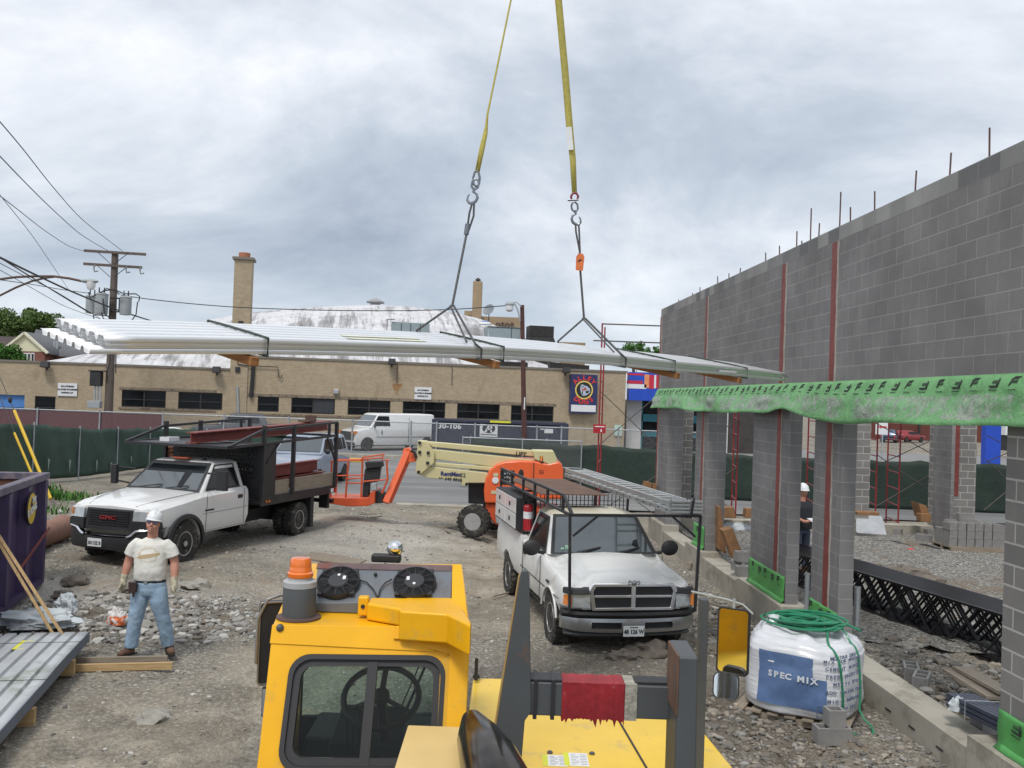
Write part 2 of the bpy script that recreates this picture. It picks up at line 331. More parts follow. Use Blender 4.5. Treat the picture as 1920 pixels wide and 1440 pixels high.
def ground_mat():
    m, N, L, b = newmat('dirt_and_gravel'); vec = N.new('ShaderNodeTexCoord').outputs['Object']
    big = noise(N, L, vec, .28, 5, .6, .4); mid = noise(N, L, vec, 1.7, 8, .7, .3); fine = noise(N, L, vec, 26, 5, .75)
    v = N.new('ShaderNodeTexVoronoi'); v.inputs['Scale'].default_value = 19; L.new(vec, v.inputs['Vector']); v2 = N.new('ShaderNodeTexVoronoi'); v2.inputs['Scale'].default_value = 46; L.new(vec, v2.inputs['Vector'])
    soil = rampn(N, L, mid, [(.28, (.21, .18, .137)), (.5, (.335, .295, .232)), (.72, (.47, .42, .34))])
    hs = N.new('ShaderNodeSeparateColor'); L.new(v.outputs['Color'], hs.inputs[0]); hs2 = N.new('ShaderNodeSeparateColor'); L.new(v2.outputs['Color'], hs2.inputs[0])
    st = rampn(N, L, hs.outputs[0], [(0, (.13, .125, .115)), (.5, (.29, .272, .24)), (.85, (.44, .42, .375)), (1, (.64, .62, .57))])
    st2 = rampn(N, L, hs2.outputs[1], [(0, (.13, .122, .11)), (.6, (.30, .28, .245)), (1, (.50, .48, .43))])
    st = mixc(N, L, .5, st, st2)
    edge = rampn(N, L, v.outputs['Distance'], [(.25, 1), (.62, .45)]); st = mixc(N, L, 1.0, st, edge, 'MULTIPLY')
    cov = rampn(N, L, mth(N, L, 'ADD', mth(N, L, 'MULTIPLY', big, .62), mth(N, L, 'MULTIPLY', mid, .38)), [(.40, .06), (.50, .62), (.60, .92)])
    sp = N.new('ShaderNodeSeparateXYZ'); L.new(vec, sp.inputs[0])
    def em(cx, cy, rx, ry): a = mth(N, L, 'DIVIDE', mth(N, L, 'SUBTRACT', sp.outputs[0], cx), rx); b2 = mth(N, L, 'DIVIDE', mth(N, L, 'SUBTRACT', sp.outputs[1], cy), ry); return mth(N, L, 'SUBTRACT', 1.15, mth(N, L, 'ADD', mth(N, L, 'MULTIPLY', a, a), mth(N, L, 'MULTIPLY', b2, b2)), clamp=True)
    trod = mth(N, L, 'MAXIMUM', em(-3.6, 8.2, 1.9, 3.2), mth(N, L, 'MAXIMUM', em(-.6, 19.5, 2.3, 6.5), em(-2.6, 13.5, 1.3, 4.5)))
    trod = mth(N, L, 'MULTIPLY', trod, rampn(N, L, mid, [(.34, .35), (.6, 1)]))
    cov = mth(N, L, 'MULTIPLY', cov, mth(N, L, 'SUBTRACT', 1, mth(N, L, 'MULTIPLY', trod, .85))); damp = mth(N, L, 'MAXIMUM', em(1.6, 10, 3.2, 3.2), em(-6.2, 14.5, 2.6, 2.2)); soil = mixc(N, L, mth(N, L, 'MULTIPLY', damp, .8), soil, (.11, .09, .07)); cov = mth(N, L, 'MULTIPLY', cov, mth(N, L, 'SUBTRACT', 1, mth(N, L, 'MULTIPLY', damp, .45))); pale = mth(N, L, 'MAXIMUM', em(-3.4, 22.5, 3.0, 4.5), em(-7.5, 15.3, 3.4, 1.6))
    c = mixc(N, L, cov, soil, st); c = mixc(N, L, mth(N, L, 'MULTIPLY', pale, .55), c, (.52, .495, .445)); c = mixc(N, L, 1.0, c, rampn(N, L, noise(N, L, vec, .55, 7, .68), [(.3, .66), (.5, 1.0), (.7, 1.22)]), 'MULTIPLY'); c = mixc(N, L, 1.0, c, rampn(N, L, fine, [(.25, .62), (.75, 1.32)]), 'MULTIPLY')
    c = mixc(N, L, rampn(N, L, noise(N, L, vec, .8, 6, .65, .5), [(.60, 0), (.70, .45)]), c, (.30, .20, .12))
    L.new(c, b.inputs['Base Color']); b.inputs['Roughness'].default_value = .95; b.inputs['Specular IOR Level'].default_value = .15
    h = mth(N, L, 'ADD', mth(N, L, 'MULTIPLY', v.outputs['Distance'], mth(N, L, 'MULTIPLY', cov, -1.0)), mth(N, L, 'MULTIPLY', v2.outputs['Distance'], -.4))
    bp = bumpn(N, L, b, h, .8, .035); bumpn(N, L, b, fine, .5, .02, bp); return m
m_ground = ground_mat()
mb = MB()
xs = [-900, -300, -100, -50, -30, -20] + [-16+.16*i for i in range(38)] + [-9.9+.066*i for i in range(288)] + [9.2+.2*i for i in range(35)] + [20, 30, 50, 100, 300, 900]
ys = [-60, -20, -4] + [1+.3*i for i in range(13)] + [4.8+.068*i for i in range(286)] + [24.3+.14*i for i in range(55)] + [34, 38, 42, 46, 50, 60, 80, 120, 200, 400, 1200]
nx = len(xs)
mb.add([(x, y, gz(x, y)) for y in ys for x in xs], [(j*nx+i, j*nx+i+1, (j+1)*nx+i+1, (j+1)*nx+i) for j in range(len(ys)-1) for i in range(nx-1)], True)
g = mb.build('ground', m_ground, angle=180, recalc=False); tag(g, kind='structure')
# road beyond the site and concrete apron
m_asph = mat('grey_asphalt', (.17, .172, .172), .9, var=.16, vs=.35, dirt=(.25, .245, .23), ds=.5, dt=.5, bump=.25, bs=30, stretch=(.3, 1.4, 1))
mb = MB()
def sheet(x, y, n=24): return None
mb.add([(-60, 30.2, .05), (60, 30.2, .05), (60, 50.6, .05), (-60, 50.6, .05)], [(0, 1, 2, 3)])
rd = mb.build('road', m_asph); tag(rd, kind='structure')
mb = MB(); mb.box(-3.8, .4, 29.75, 30.25, -.35, .045); mb.box(-60, 60, 50.6, 50.9, -.1, .22); kb = mb.build('kerb', m_conc, bev=.02); tag(kb, kind='structure')
mb = MB(); mb.add([(-60, 50.9, .2), (60, 50.9, .2), (60, 75, .2), (-60, 75, .2)], [(0, 1, 2, 3)])
pk = mb.build('parking_lot', mat('lot_asphalt', (.20, .20, .195), .9, var=.14, vs=.5)); tag(pk, kind='structure')
m_ych = mat('yellow_kerb_paint', (.62, .44, .05), .7, var=.15, dirt=(.3, .28, .2), ds=5)
o = thing('wheel_stop', 'yellow painted concrete wheel stop on far side of the road behind lift basket', 'wheel stop', (-9, 47, .05))
p0 = W(645, 869, 47); p1 = W(668, 869, 47); mb = MB(); mb.box(p0.x-.3, p1.x+.3, 46.9, 47.15, .05, .25); mb.build('stop_bar', m_ych, o, bev=.03)
# loose stones: nobody could count them
def stones(name, n, area, smin, smax, cols, seed, cond=None):
    rnd = random.Random(seed); ico = []
    bm = bmesh.new(); bmesh.ops.create_icosphere(bm, subdivisions=1, radius=1); base = [v.co.copy() for v in bm.verts]; fc = [[v.index for v in f.verts] for f in bm.faces]; bm.free()
    vs = []; fs = []; mi = []; tries = 0
    while len(vs) < n*12 and tries < n*6:
        tries += 1
        x = rnd.uniform(area[0], area[1]); y = area[2]+(area[3]-area[2])*rnd.random()**1.5
        if cond and not cond(x, y, rnd): continue
        s = smin*(smax/smin)**(rnd.random()**2.2)*(.75+y*.02); z = gz(x, y)+s*.15; e = Matrix.Rotation(rnd.random()*6.28, 3, 'Z')
        sx, sy, sz = s*rnd.uniform(.8, 1.5), s*rnd.uniform(.7, 1.1), s*rnd.uniform(.4, .8); b0 = len(vs); k = rnd.randrange(len(cols))
        for c in base:
            j = rnd.uniform(.7, 1.25); p = e @ V((c.x*sx*j, c.y*sy*j, c.z*sz*j)); vs.append((p.x+x, p.y+y, p.z+z))
        fs += [[b0+i for i in f] for f in fc]; mi += [k]*20
    mb = MB(); mb.v = [V(p) for p in vs]; mb.f = fs; mb.m = mi; mb.sm = [False]*len(fs)
    o = mb.build(name, cols, angle=5, recalc=False); return o
cg = [mat('stone_dark', (.15, .142, .13), .95, var=.25), mat('stone_grey', (.27, .26, .24), .95, var=.25), mat('stone_pale', (.44, .43, .40), .95, var=.2), mat('stone_tan', (.29, .255, .21), .95, var=.25), mat('stone_mud', (.19, .165, .135), .95, var=.25)]
def inpatch(x, y, r, t=.0):
    if x-wallX(y) > -.15 and x-wallX(y) < .4: return False
    return mnoise.noise(V((x*.55, y*.55, 9)))+.5*mnoise.noise(V((x*1.6, y*1.6, 3))) > t-.35*r.random()
o = stones('gravel', 17000, (-11, wallX(12)+5, 4.5, 29), .007, .036, cg[:4], 1, lambda x, y, r: inpatch(x, y, r, .05)); tag(o, kind='stuff')
tag(o, 'grey crushed stone scattered over the muddy site', 'gravel')
def heap(cx, cy, rx, ry): return lambda x, y, r: ((x-cx)/rx)**2+((y-cy)/ry)**2 < r.random()
o = stones('rubble', 4200, (-9.5, -2.4, 11.6, 17.5), .011, .085, [cg[0], cg[1], cg[1], cg[4], cg[2]], 2, lambda x, y, r: heap(-5.7, 14.3, 2.9, 1.8)(x, y, r)); tag(o, 'broken clods and stones heaped between the worker and the purple dumpster', 'rubble', kind='stuff')
cgm = [cg[0], cg[1], cg[3], cg[4], cg[4]]; o = stones('rubble', 4200, (-.5, 4.9, 6, 13.5), .009, .06, cgm, 3, lambda x, y, r: heap(2.6, 9.8, 2.6, 2.0)(x, y, r)); tag(o, 'muddy clods churned up in front of the pickup with the ladder rack', 'rubble', kind='stuff')
o = stones('rubble', 2400, (5, 9, 8.6, 14.5), .014, .085, cgm, 4, lambda x, y, r: x-wallX(y) > .35 and (heap(6.4, 11.6, 1.6, 2.6)(x, y, r) or r.random() < .1)); tag(o, 'dug clods heaped inside the block wall before the black joists', 'rubble', kind='stuff')
o = stones('rubble', 900, (2.2, 4.6, 13, 20), .018, .085, cg, 5, lambda x, y, r: x-wallX(y) < -.2 and heap(3.7, 15.5, .9, 3.5)(x, y, r)); tag(o, 'stones banked along the concrete footing beside the pickup', 'rubble', kind='stuff')
o = stones('rubble', 500, (-15, -8.5, 17, 26), .03, .12, cg, 6, lambda x, y, r: heap(-11.5, 21, 2.5, 4)(x, y, r)); tag(o, 'loose stones on the bank below the green screen fence', 'rubble', kind='stuff')
# ------------------------------------------------------------------ unfinished block building on the right
th = math.atan(.0407)
bb = thing('block_building', 'unfinished grey concrete block building with red steel posts and green flashing', 'building', (5.1, 0, 0), th, local=True)
ZB, ZT = 4.0, 6.2
mb = MB(); mb.box(0, .2, 1.0, 25.4, ZB, ZT); mb.build('upper_wall', m_cmu, bb)
m_cap = brickmat('top_block_course', (.17, .17, .172), (.34, .335, .325), (.28, .28, .28), .4, .2, .006, bump=.3, fine=90, var=.2)
mb = MB(); mb.box(-.002, .202, 1.0, 25.402, ZT-.2, ZT+.002); mb.build('top_course', m_cap, bb)
def fX(px, Y, py=775): return W(px, py, Y)
piers = [(24.0, 25.4), (19.9, 21.0), (14.77, 16.7), (12.66, 13.7), (7.2, 8.77), (2.0, 4.2)]
for a, b_ in piers:
    mb = MB(); mb.box(0, .4 if a > 18 else .2, a, b_, .45, ZB-.002); mb.build('pier', m_cmu if a > 9 else m_cmub, bb)
m_slot = mat('grout_smear', (.33, .30, .27), .9, var=.2, vs=12)
for y in (25.36, 20.35, 15.28, 13.12, 3.2):
    mb = MB(); mb.box(-.006, .1, y-.11, y+.11, .75, ZT-.2-.004); mb.build('steel_post', m_ox, bb)
    mb = MB(); mb.tube([(-.004, y-.12+.012*sin(k*2.1), .8+k*.2) for k in range(27)], [.012+.009*((k*7) % 3)/2 for k in range(27)], 5); mb.build('grout_smear', m_slot, bb)
rb = mat('rusty_rebar', (.10, .055, .045), .8, var=.3)
rebars = [(1247, 6.2), (1260, 6.3), (1272, 6.25), (1285, 6.3), (1299, 6.35), (1316, 6.25), (1331, 6.4), (1351, 6.35), (1371, 6.35), (1418, 6.4), (1443, 6.4), (1474, 6.5), (1499, 6.75), (1506, 6.3), (1536, 6.45), (1574, 6.75), (1594, 6.45), (1638, 6.5), (1711, 6.5), (1774, 6.5), (1847, 6.55)]
for px, zt in rebars:
    for it in range(1): y = 5.1*1720/(px-22-890) if px > 1500 else 5.1*1720/(px-890)
    mb = MB(); mb.tube([(.1, y, ZT-.05), (.1+.01*sin(px), y+.01*cos(px), zt)], .011, 6); mb.build('rebar', rb, bb)
# far end wall
def lx(px, Y): p = fX(px, Y); return (p - V((5.1, 0, 0))).dot(V((cos(th), sin(th), 0)))
def ly(Y): return Y
e0, e1 = 25.402, 25.62
for a, b_ in ((1256, 1301), (1592, 1641), (1762, 1846), (1960, 2040)):
    mb = MB(); mb.box(max(.41 if a == 1256 else 0, lx(a, 25.4)), lx(b_, 25.4), e0, e1, .45, ZB-.004); mb.build('pier', m_cmub, bb)
mb = MB(); mb.box(lx(1762, 25.4), lx(1768, 25.4)+.0, e0-1.0, e0-.003, .45, ZB-.004); mb.build('pier', m_cmu, bb)
mb = MB(); mb.box(.2, 15, e0, e1, ZB-.002, ZT-.3); mb.build('end_wall', m_cmub, bb)
mb = MB(); mb.box(14.8, 15, 1.2, e0-.01, ZB, ZT-.3); mb.build('far_side_wall', m_cmub, bb)
for a in (4.5, 9.5, 15.5, 20.5): mb = MB(); mb.box(14.8, 15, a, a+1.6, .45, ZB-.004); mb.build('pier', m_cmub, bb)
x_ = lx(1807, 25.4); mb = MB(); mb.box(x_-.08, x_+.08, e0-.012, e0+.05, 1.3, ZB); mb.build('steel_post', m_ox, bb)
mb = MB(); mb.box(-.1, 15.1, e0-.12, e1+.12, -.5, .448); mb.build('footing', m_conc, bb, bev=.01)
mb = MB()
for a, b_, z in ((1.0, 4.6, .45), (4.6, 6.9, .3), (6.9, 9.1, .45), (9.1, 12.5, .3), (12.5, 13.85, .45), (13.85, 14.6, .3), (14.6, 16.95, .45), (16.95, 19.7, .34), (19.7, 21.2, .45), (21.2, 23.8, .3), (23.8, 25.27, .45)):
    mb.box(-.13 if z > .4 else -.10, .32, a, b_, -.6, z)
mb.build('footing', m_conc, bb, bev=.008)
for px, py in ((1650, 1300), (1694, 1333), (1746, 1371), (1807, 1414)):
    y = 5.0*1720/(px+20-890)*.985; mb = MB(); mb.box(-.106, -.09, y-.07, y+.07, .08, .10); mb.build('form_tie', m_black, bb)
# green flashing
def green_mat():
    m, N, L, b = newmat('green_membrane'); t = N.new('ShaderNodeTexCoord'); vec = t.outputs['Object']; uv = t.outputs['UV']; s = N.new('ShaderNodeSeparateXYZ'); L.new(uv, s.inputs[0])
    c = rampn(N, L, noise(N, L, vec, 2, 5, .6), [(.3, (.12, .33, .12)), (.7, (.20, .46, .19))])
    mp = N.new('ShaderNodeMapping'); mp.inputs['Scale'].default_value = (1, .8, .8); mp.inputs['Rotation'].default_value = (.7, 0, 0); L.new(vec, mp.inputs[0])
    n = mth(N, L, 'ADD', mth(N, L, 'MULTIPLY', noise(N, L, mp.outputs[0], 4.2, 12, .82, 1.6), .55), mth(N, L, 'MULTIPLY', noise(N, L, vec, 1.1, 4, .6), .48))
    hgt = mth(N, L, 'SUBTRACT', mth(N, L, 'MULTIPLY', mth(N, L, 'MAXIMUM', mth(N, L, 'SUBTRACT', s.outputs[1], .58), 0), -1.6), mth(N, L, 'MULTIPLY', mth(N, L, 'MAXIMUM', mth(N, L, 'SUBTRACT', .14, s.outputs[1]), 0), 2.2))                 # mortar droppings gathered on the sagging lower half
    band = mth(N, L, 'MULTIPLY', hgt, 1.1)
    f = rampn(N, L, mth(N, L, 'ADD', n, band), [(.485, 0), (.515, .5), (.58, .85)])
    c = mixc(N, L, f, c, rampn(N, L, noise(N, L, vec, 17, 5, .7), [(.35, (.17, .17, .165)), (.6, (.42, .42, .40))]))
    L.new(c, b.inputs['Base Color']); b.inputs['Roughness'].default_value = .55; bumpn(N, L, b, noise(N, L, vec, 3.2, 6, .7, 2.0), .9, .05); return m
m_green = green_mat(); m_green2 = mat('green_membrane_clean', (.09, .36, .09), .55, var=.12, dirt=(.3, .3, .28), ds=4, dt=.62)
def fl(y, t):                                   # t 0 top .. 1 bottom
    dip = .022*sin(y*.9)+.012*sin(y*2.3+1)
    b_ = 3.47+dip*.9 + .10*math.exp(-((y-14.6)/.7)**2) - .03*math.exp(-((y-12.2)/1.2)**2)
    fold = .035*sin(y*1.7+3*t)*t + .05*abs(sin(y*.55+2.2*t))*t + .05*abs(mnoise.noise(V((y*1.5, t*2.5, 0))))*sin(min(1, t*1.2)*2.6) + .03*abs(mnoise.noise(V((y*4+t*3, t*3, 5))))*t
    x = -.006 - .15*t**.8 - fold; return (x, y, ZB - (ZB-b_)*t)
mb = MB(); NU, NV = 420, 12
mb.add([fl(1.2+24.3*i/NU, j/NV) for j in range(NV+1) for i in range(NU+1)], [(j*(NU+1)+i, j*(NU+1)+i+1, (j+1)*(NU+1)+i+1, (j+1)*(NU+1)+i) for j in range(NV) for i in range(NU)], True)
def mark(mb, P, flip, s=1.0):
    def q(pts): mb.add([P(u, v) for u, v in pts], [(0, 1, 2, 3)])
    if flip: q([(0, -.01), (.03, -.03), (.03, -.11), (0, -.09)]); q([(0, -.09), (.03, -.11), (-.1, -.11), (-.13, -.09)])
    else: q([(0, 0), (-.10, 0), (-.13, -.025), (-.03, -.025)]); q([(-.10, 0), (-.13, -.025), (-.13, -.10), (-.10, -.08)])
    for k in range(4): u = -.085+k*.022; q([(u, -.035), (u+.008, -.035), (u+.008, -.07), (u, -.07)])
    q([(-.12, -.135), (.02, -.135), (.02, -.142), (-.12, -.142)])
def flp(y, dz): x, yy, z = fl(y, min(1, max(0, (-dz)/.53))); return (x-.006, y, z)
mb.mi = 1; y = 1.5; k = 0
while y < 25.2: mark(mb, lambda u, v: flp(y-u, v-.03), k % 2); y += .35; k += 1
nb0 = (NU+1)*(NV+1); fo = mb.build('flashing', [m_green, m_text], bb, angle=80, recalc=False, uvs=[(i/NU*24.3, 1-j/NV) for j in range(NV+1) for i in range(NU+1)]+[(0, 1)]*(len(mb.v)-nb0))
fo.modifiers.new('s', 'SOLIDIFY').thickness = .003
for y0, y1, z1 in ((14.8, 16.7, .88), (12.66, 13.7, .80), (7.2, 8.77, .82), (19.95, 20.9, .95)):
    mb = MB(); mb.grid(lambda u, v: (-.008-.012*sin(u*9+v*4)**2-(.0 if v > .12 else .05*(1-v/.12)), y0+(y1-y0)*u, .455+(z1-.455)*v), 14, 8); mb.mi = 1; n_ = int((y1-y0)/.34)
    for k in range(n_): mark(mb, lambda u, v: (-.026, y0+.2+k*.34-u, z1-.03+v), k % 2)
    mb.build('base_flashing', [m_green2, m_text], bb, recalc=False, solid=.003)
mb = MB()                                        # gravel floor inside
m_gf = None
def gfm():
    m, N, L, b = newmat('pale_gravel'); vec = N.new('ShaderNodeTexCoord').outputs['Object']
    v = N.new('ShaderNodeTexVoronoi'); v.inputs['Scale'].default_value = 24; L.new(vec, v.inputs['Vector']); hs = N.new('ShaderNodeSeparateColor'); L.new(v.outputs['Color'], hs.inputs[0])
    c = rampn(N, L, hs.outputs[0], [(0, (.14, .135, .12)), (.5, (.30, .285, .25)), (1, (.56, .545, .50))])
    c = mixc(N, L, 1.0, c, rampn(N, L, v.outputs['Distance'], [(.2, 1), (.6, .5)]), 'MULTIPLY')
    c = mixc(N, L, rampn(N, L, noise(N, L, vec, .7, 7, .65, .4), [(.55, 0), (.66, .75)]), c, (.17, .125, .085))
    L.new(c, b.inputs['Base Color']); b.inputs['Roughness'].default_value = .95; bumpn(N, L, b, v.outputs['Distance'], .8, -.03); return m
mb.grid(lambda u, v: (wallX(13+13*v)+.55+9*u, 13.6+12*v-(2.5*u if v < .01 else 0), gz(wallX(13+13*v)+.55+9*u, 13.6+12*v)+.03+.03*mnoise.noise(V((u*30, v*30, 0)))), 60, 60)
o = mb.build('gravel_floor', gfm(), angle=180); tag(o, kind='structure')
# ------------------------------------------------------------------ scaffolding behind the end wall
m_scr = mat('red_scaffold_paint', (.30, .025, .03), .5, var=.2, dirt=(.2, .1, .08), ds=9, dt=.6); m_brace = mat('dull_brace_tube', (.14, .12, .115), .5, .5, var=.2)
def scaf(px, top, lab, Y=27.0, dx=.22, m=m_scr):
    p = W(px, 800, Y); t = thing('scaffold_frame', lab, 'scaffold', (p.x, Y, 0), 0, 'scaffold frames behind the block building')
    q = p + V((dx, 1.4, 0))
    for a in (p, q): mb = MB(); mb.cyl((a.x, a.y, 0), (a.x, a.y, top), .024, n=8); mb.build('post', m, t)
    z = .35; mb = MB()
    while z < min(top, 4.2): mb.cyl((p.x, p.y, z), (q.x, q.y, z), .018, n=6); z += .48
    mb.build('rungs', m, t); return p, q
SC = []
for px, top, lab in ((1123, 5.9, 'tall red scaffold frame standing left of the block wall end'), (1236, 5.75, 'red scaffold frame standing tight against the end of the block wall'),
                     (1384, 4.0, 'red scaffold frame seen through the opening beside the wood form blocks'), (1531, 4.0, 'red scaffold frame seen behind the worker in white hard hat'),
                     (1646, 4.0, 'red scaffold frame in front of the ENTER sign'), (1689, 4.0, 'red scaffold frame between the ENTER sign and the far pier with steel post')):
    SC.append(scaf(px, top, lab))
def brace(p, q, zs, lab, grp='cross braces of the scaffold'):
    t = thing('cross_brace', lab, 'scaffold brace', (p.x, p.y, 0), 0, grp)
    for z0, z1 in zs:
        mb = MB(); mb.cyl((p.x, p.y-.03, z0), (q.x, q.y-.03, z1), .013, n=6); mb.cyl((p.x, p.y-.05, z1), (q.x, q.y-.05, z0), .013, n=6); mb.build('brace_pair', m_brace, t)
brace(SC[0][0], SC[1][0], ((.3, 1.5), (2.3, 3.9)), 'crossed thin braces left of the block wall')
brace(SC[1][0]+V((.3, 0, 0)), SC[2][0], ((.5, 1.8), (1.9, 3.2)), 'crossed thin braces in the opening nearest the wall end')
brace(SC[4][0], SC[5][0]+V((1.7, 0, 0)), ((.8, 2.3), (2.0, 3.2)), 'crossed thin braces below the ENTER sign')
brace(SC[5][0]+V((2.5, 0, 0)), SC[5][0]+V((4.2, 0, 0)), ((.8, 2.3), (2.2, 3.0)), 'crossed thin braces in front of the blue pillar')
t = thing('guard_rail', 'two thin red guard rails joining tall scaffold frame to block wall', 'guard rail', (SC[0][0].x, 27, 0)); a = SC[0][0]
for z, x0 in ((5.88, 0), (5.38, -.25)): mb = MB(); mb.cyl((a.x+x0, 27, z), (SC[1][0].x+.2, 27, z), .02, n=6); mb.build('rail', m_brace, t)
t = thing('warning_sign', 'small red sign wrapped on the scaffold frame left of the block wall', 'sign', (a.x, 26.9, 0)); p = W(1124, 804, 26.9)
mb = MB(); mb.box(p.x-.18, p.x+.18, 26.88, 26.93, p.z-.13, p.z+.13); mb.build('sign_panel', mat('red_sign', (.42, .02, .035), .5), t)
mb = MB(); mb.box(p.x-.14, p.x+.14, 26.872, 26.879, p.z+.05, p.z+.08); mb.box(p.x+.03, p.x+.07, 26.872, 26.879, p.z-.09, p.z-.01); mb.build('lettering', m_textw, t)
# ------------------------------------------------------------------ bowling alley: buff brick, bowstring roof
FA = R(10); FD = V((cos(FA), sin(FA), 0)); FN = V((sin(FA), -cos(FA), 0)); P0 = W(479, 669, 60); P0.z = 0
def fu(px, py, d=0): p = PL(px, py, P0+FN*d, FN); return (p-P0).dot(FD), p.z
al = thing('bowling_alley', 'long buff brick bowling alley with white arched roof and dark windows', 'building', P0, FA, local=True)
uL = fu(-90, 700)[0]; u430 = fu(432, 690)[0]; zl = fu(215, 686)[1]; zm = fu(700, 680)[1]; uR = fu(1174, 700)[0]
wall = MB(); wall.box(uL, u430, 0, .35, 0, zl); w1 = wall.build('left_wall', m_brick, al)
wall = MB(); wall.box(u430, uR, 0, .35, 0, zm); w2 = wall.build('front_wall', m_brick, al)
mb = MB(); mb.box(uR-.35, uR, .36, 34, 0, zm); mb.build('side_wall', m_brick, al); mb = MB(); mb.box(uL, uL+.35, .36, 34, 0, zl); mb.build('side_wall', m_brick, al)
m_cop = mat('stone_coping', (.20, .175, .145), .9, var=.15, dirt=(.08, .07, .06), ds=3)
mb = MB(); mb.box(uL-.1, u430-.02, -.06, .42, zl, zl+.13); mb.box(u430, uR+.1, -.06, .42, zm, zm+.14); mb.build('coping', m_cop, al)
mb = MB(); mb.box(uL, uR, .4, 34, 4.3, 4.4); mb.build('flat_roof', mat('roof_gravel', (.3, .29, .27), .9), al)
wins = [(-20, 739, 46, 766, 0), (65, 742, 104, 768, 1), (228, 731, 311, 764, 2), (334, 735, 417, 768, 2), (483, 741, 523, 772, 1), (546, 744, 628, 776, 2), (652, 747, 732, 779, 2), (755, 751, 835, 784, 2), (857, 755, 937, 786, 2), (958, 760, 1038, 790, 2)]
c1 = MB(); c2 = MB(); WU = []
for x0, y0, x1, y1, k in wins:
    u0 = fu(x0, (y0+y1)/2)[0]; u1 = fu(x1, (y0+y1)/2)[0]; zt = fu((x0+x1)/2, y0+1)[1]; zb = fu((x0+x1)/2, y1)[1]
    if k < 2 and x1 < 120: zb -= .5
    WU.append((u0, u1, zb, zt, k)); (c1 if x1 < 432 else c2).box(u0, u1, -.5, 1, zb, zt)
cut(w1, c1); cut(w2, c2)
m_win = mat('bronze_window_frame', (.03, .028, .028), .5); m_blue = mat('blue_door_paint', (.08, .22, .52), .5, var=.08)
for i, (u0, u1, zb, zt, k) in enumerate(WU):
    f = MB(); f.ring_plate([(u0, .1, zb), (u1, .1, zb), (u1, .1, zt), (u0, .1, zt)], [(u0+.07, .1, zb+.07), (u1-.07, .1, zb+.07), (u1-.07, .1, zt-.07), (u0+.07, .1, zt-.07)], (0, .06, 0))
    zm_ = (zb+zt)/2-.05; f.box(u0+.07, u1-.07, .105, .15, zm_-.03, zm_+.03)
    if k == 2: um = (u0+u1)/2; f.box(um-.05, um+.05, .10, .155, zb+.07, zt-.07)
    fr = f.build('window', m_win if k else m_blue, al)
    g_ = MB(); g_.box(u0+.06, u1-.06, .17, .19, zb+.06, zt-.06); g_.build('pane', m_dglass if k else m_blue, fr)
    if i == 5: g_ = MB(); g_.box((u0+u1)/2+.05, u1-.08, .09, .168, zb+.08, zt-.08); g_.build('blanking_board', mat('charcoal_board', (.035, .038, .045), .6), fr)
m_lin = mat('stone_band', (.24, .19, .14), .9, var=.15, dirt=(.09, .075, .06), ds=4, dt=.5)
mb = MB(); a = WU[2]; b_ = WU[-1]
mb.box(a[0]-.15, u430-.8, -.03, .0, a[3]+.02, a[3]+.18); mb.box(u430+.7, b_[1]+.15, -.03, 0, b_[3]+.02, b_[3]+.2); mb.build('head_band', m_lin, al)
mb = MB(); mb.box(a[0]-.15, u430-.8, -.05, 0, a[2]-.14, a[2]-.01); mb.box(u430+.7, b_[1]+.15, -.05, 0, b_[2]-.14, b_[2]-.01); mb.build('sill_band', m_lin, al)
# chimney stack flush with the front
cu0 = fu(434, 640)[0]; cu1 = fu(467, 640)[0]; ct = fu(458, 487)[1]
ch = MB(); ch.box(cu0, cu1, -.07, 1.15, 0, ct); cho = ch.build('chimney', m_brick, al)
mb = MB(); mb.box(cu0-.13, cu1+.13, -.2, 1.28, ct, ct+.16); mb.build('chimney_cap', m_cop, cho); mb = MB(); mb.lathe([(.36, ct+.16), (.38, ct+.5), (.32, ct+.52), (.30, ct+.2)], ((cu0+cu1)/2, .5, 0), n=16); mb.build('clay_flue', mat('terracotta', (.42, .17, .09), .8, var=.15), cho)
mb = MB(); p = fu(450, 608); mb.box(p[0]-.1, p[0]+.22, -.16, -.07, p[1]-.25, p[1]+.2); mb.build('soot_door', m_black, cho); mb = MB(); p = fu(446, 693); mb.box(p[0]-.15, p[0]+.15, -.15, -.07, p[1]-.17, p[1]+.17); mb.build('vent_box', m_blk, cho)
# bowstring roof
m_roof = None
def roofm():
    m, N, L, b = newmat('white_roof_coating'); vec = N.new('ShaderNodeTexCoord').outputs['Object']
    mp = N.new('ShaderNodeMapping'); mp.inputs['Scale'].default_value = (1.5, .09, .3); mp.inputs['Rotation'].default_value = (0, 0, .0); L.new(vec, mp.inputs[0])
    n = noise(N, L, mp.outputs[0], 1.0, 9, .78, .3); n2 = noise(N, L, vec, .35, 5, .6)
    f = rampn(N, L, mth(N, L, 'ADD', mth(N, L, 'MULTIPLY', n, .75), mth(N, L, 'MULTIPLY', n2, .35)), [(.535, 0), (.60, .6), (.70, .95)])
    c = mixc(N, L, f, rampn(N, L, noise(N, L, vec, 1.5, 5, .6), [(.3, (.48, .48, .50)), (.7, (.66, .66, .67))]), (.13, .12, .12))
    L.new(c, b.inputs['Base Color']); b.inputs['Roughness'].default_value = .7; return m
sil = [(150, 681), (250, 652), (365, 611), (430, 596), (500, 586), (600, 578), (700, 574), (760, 577), (830, 585), (890, 599), (940, 622), (990, 655), (1010, 672)]
DZ = 17.0; sp = []
for px, py in sil: q = fu(px, py, -DZ); sp.append(q)
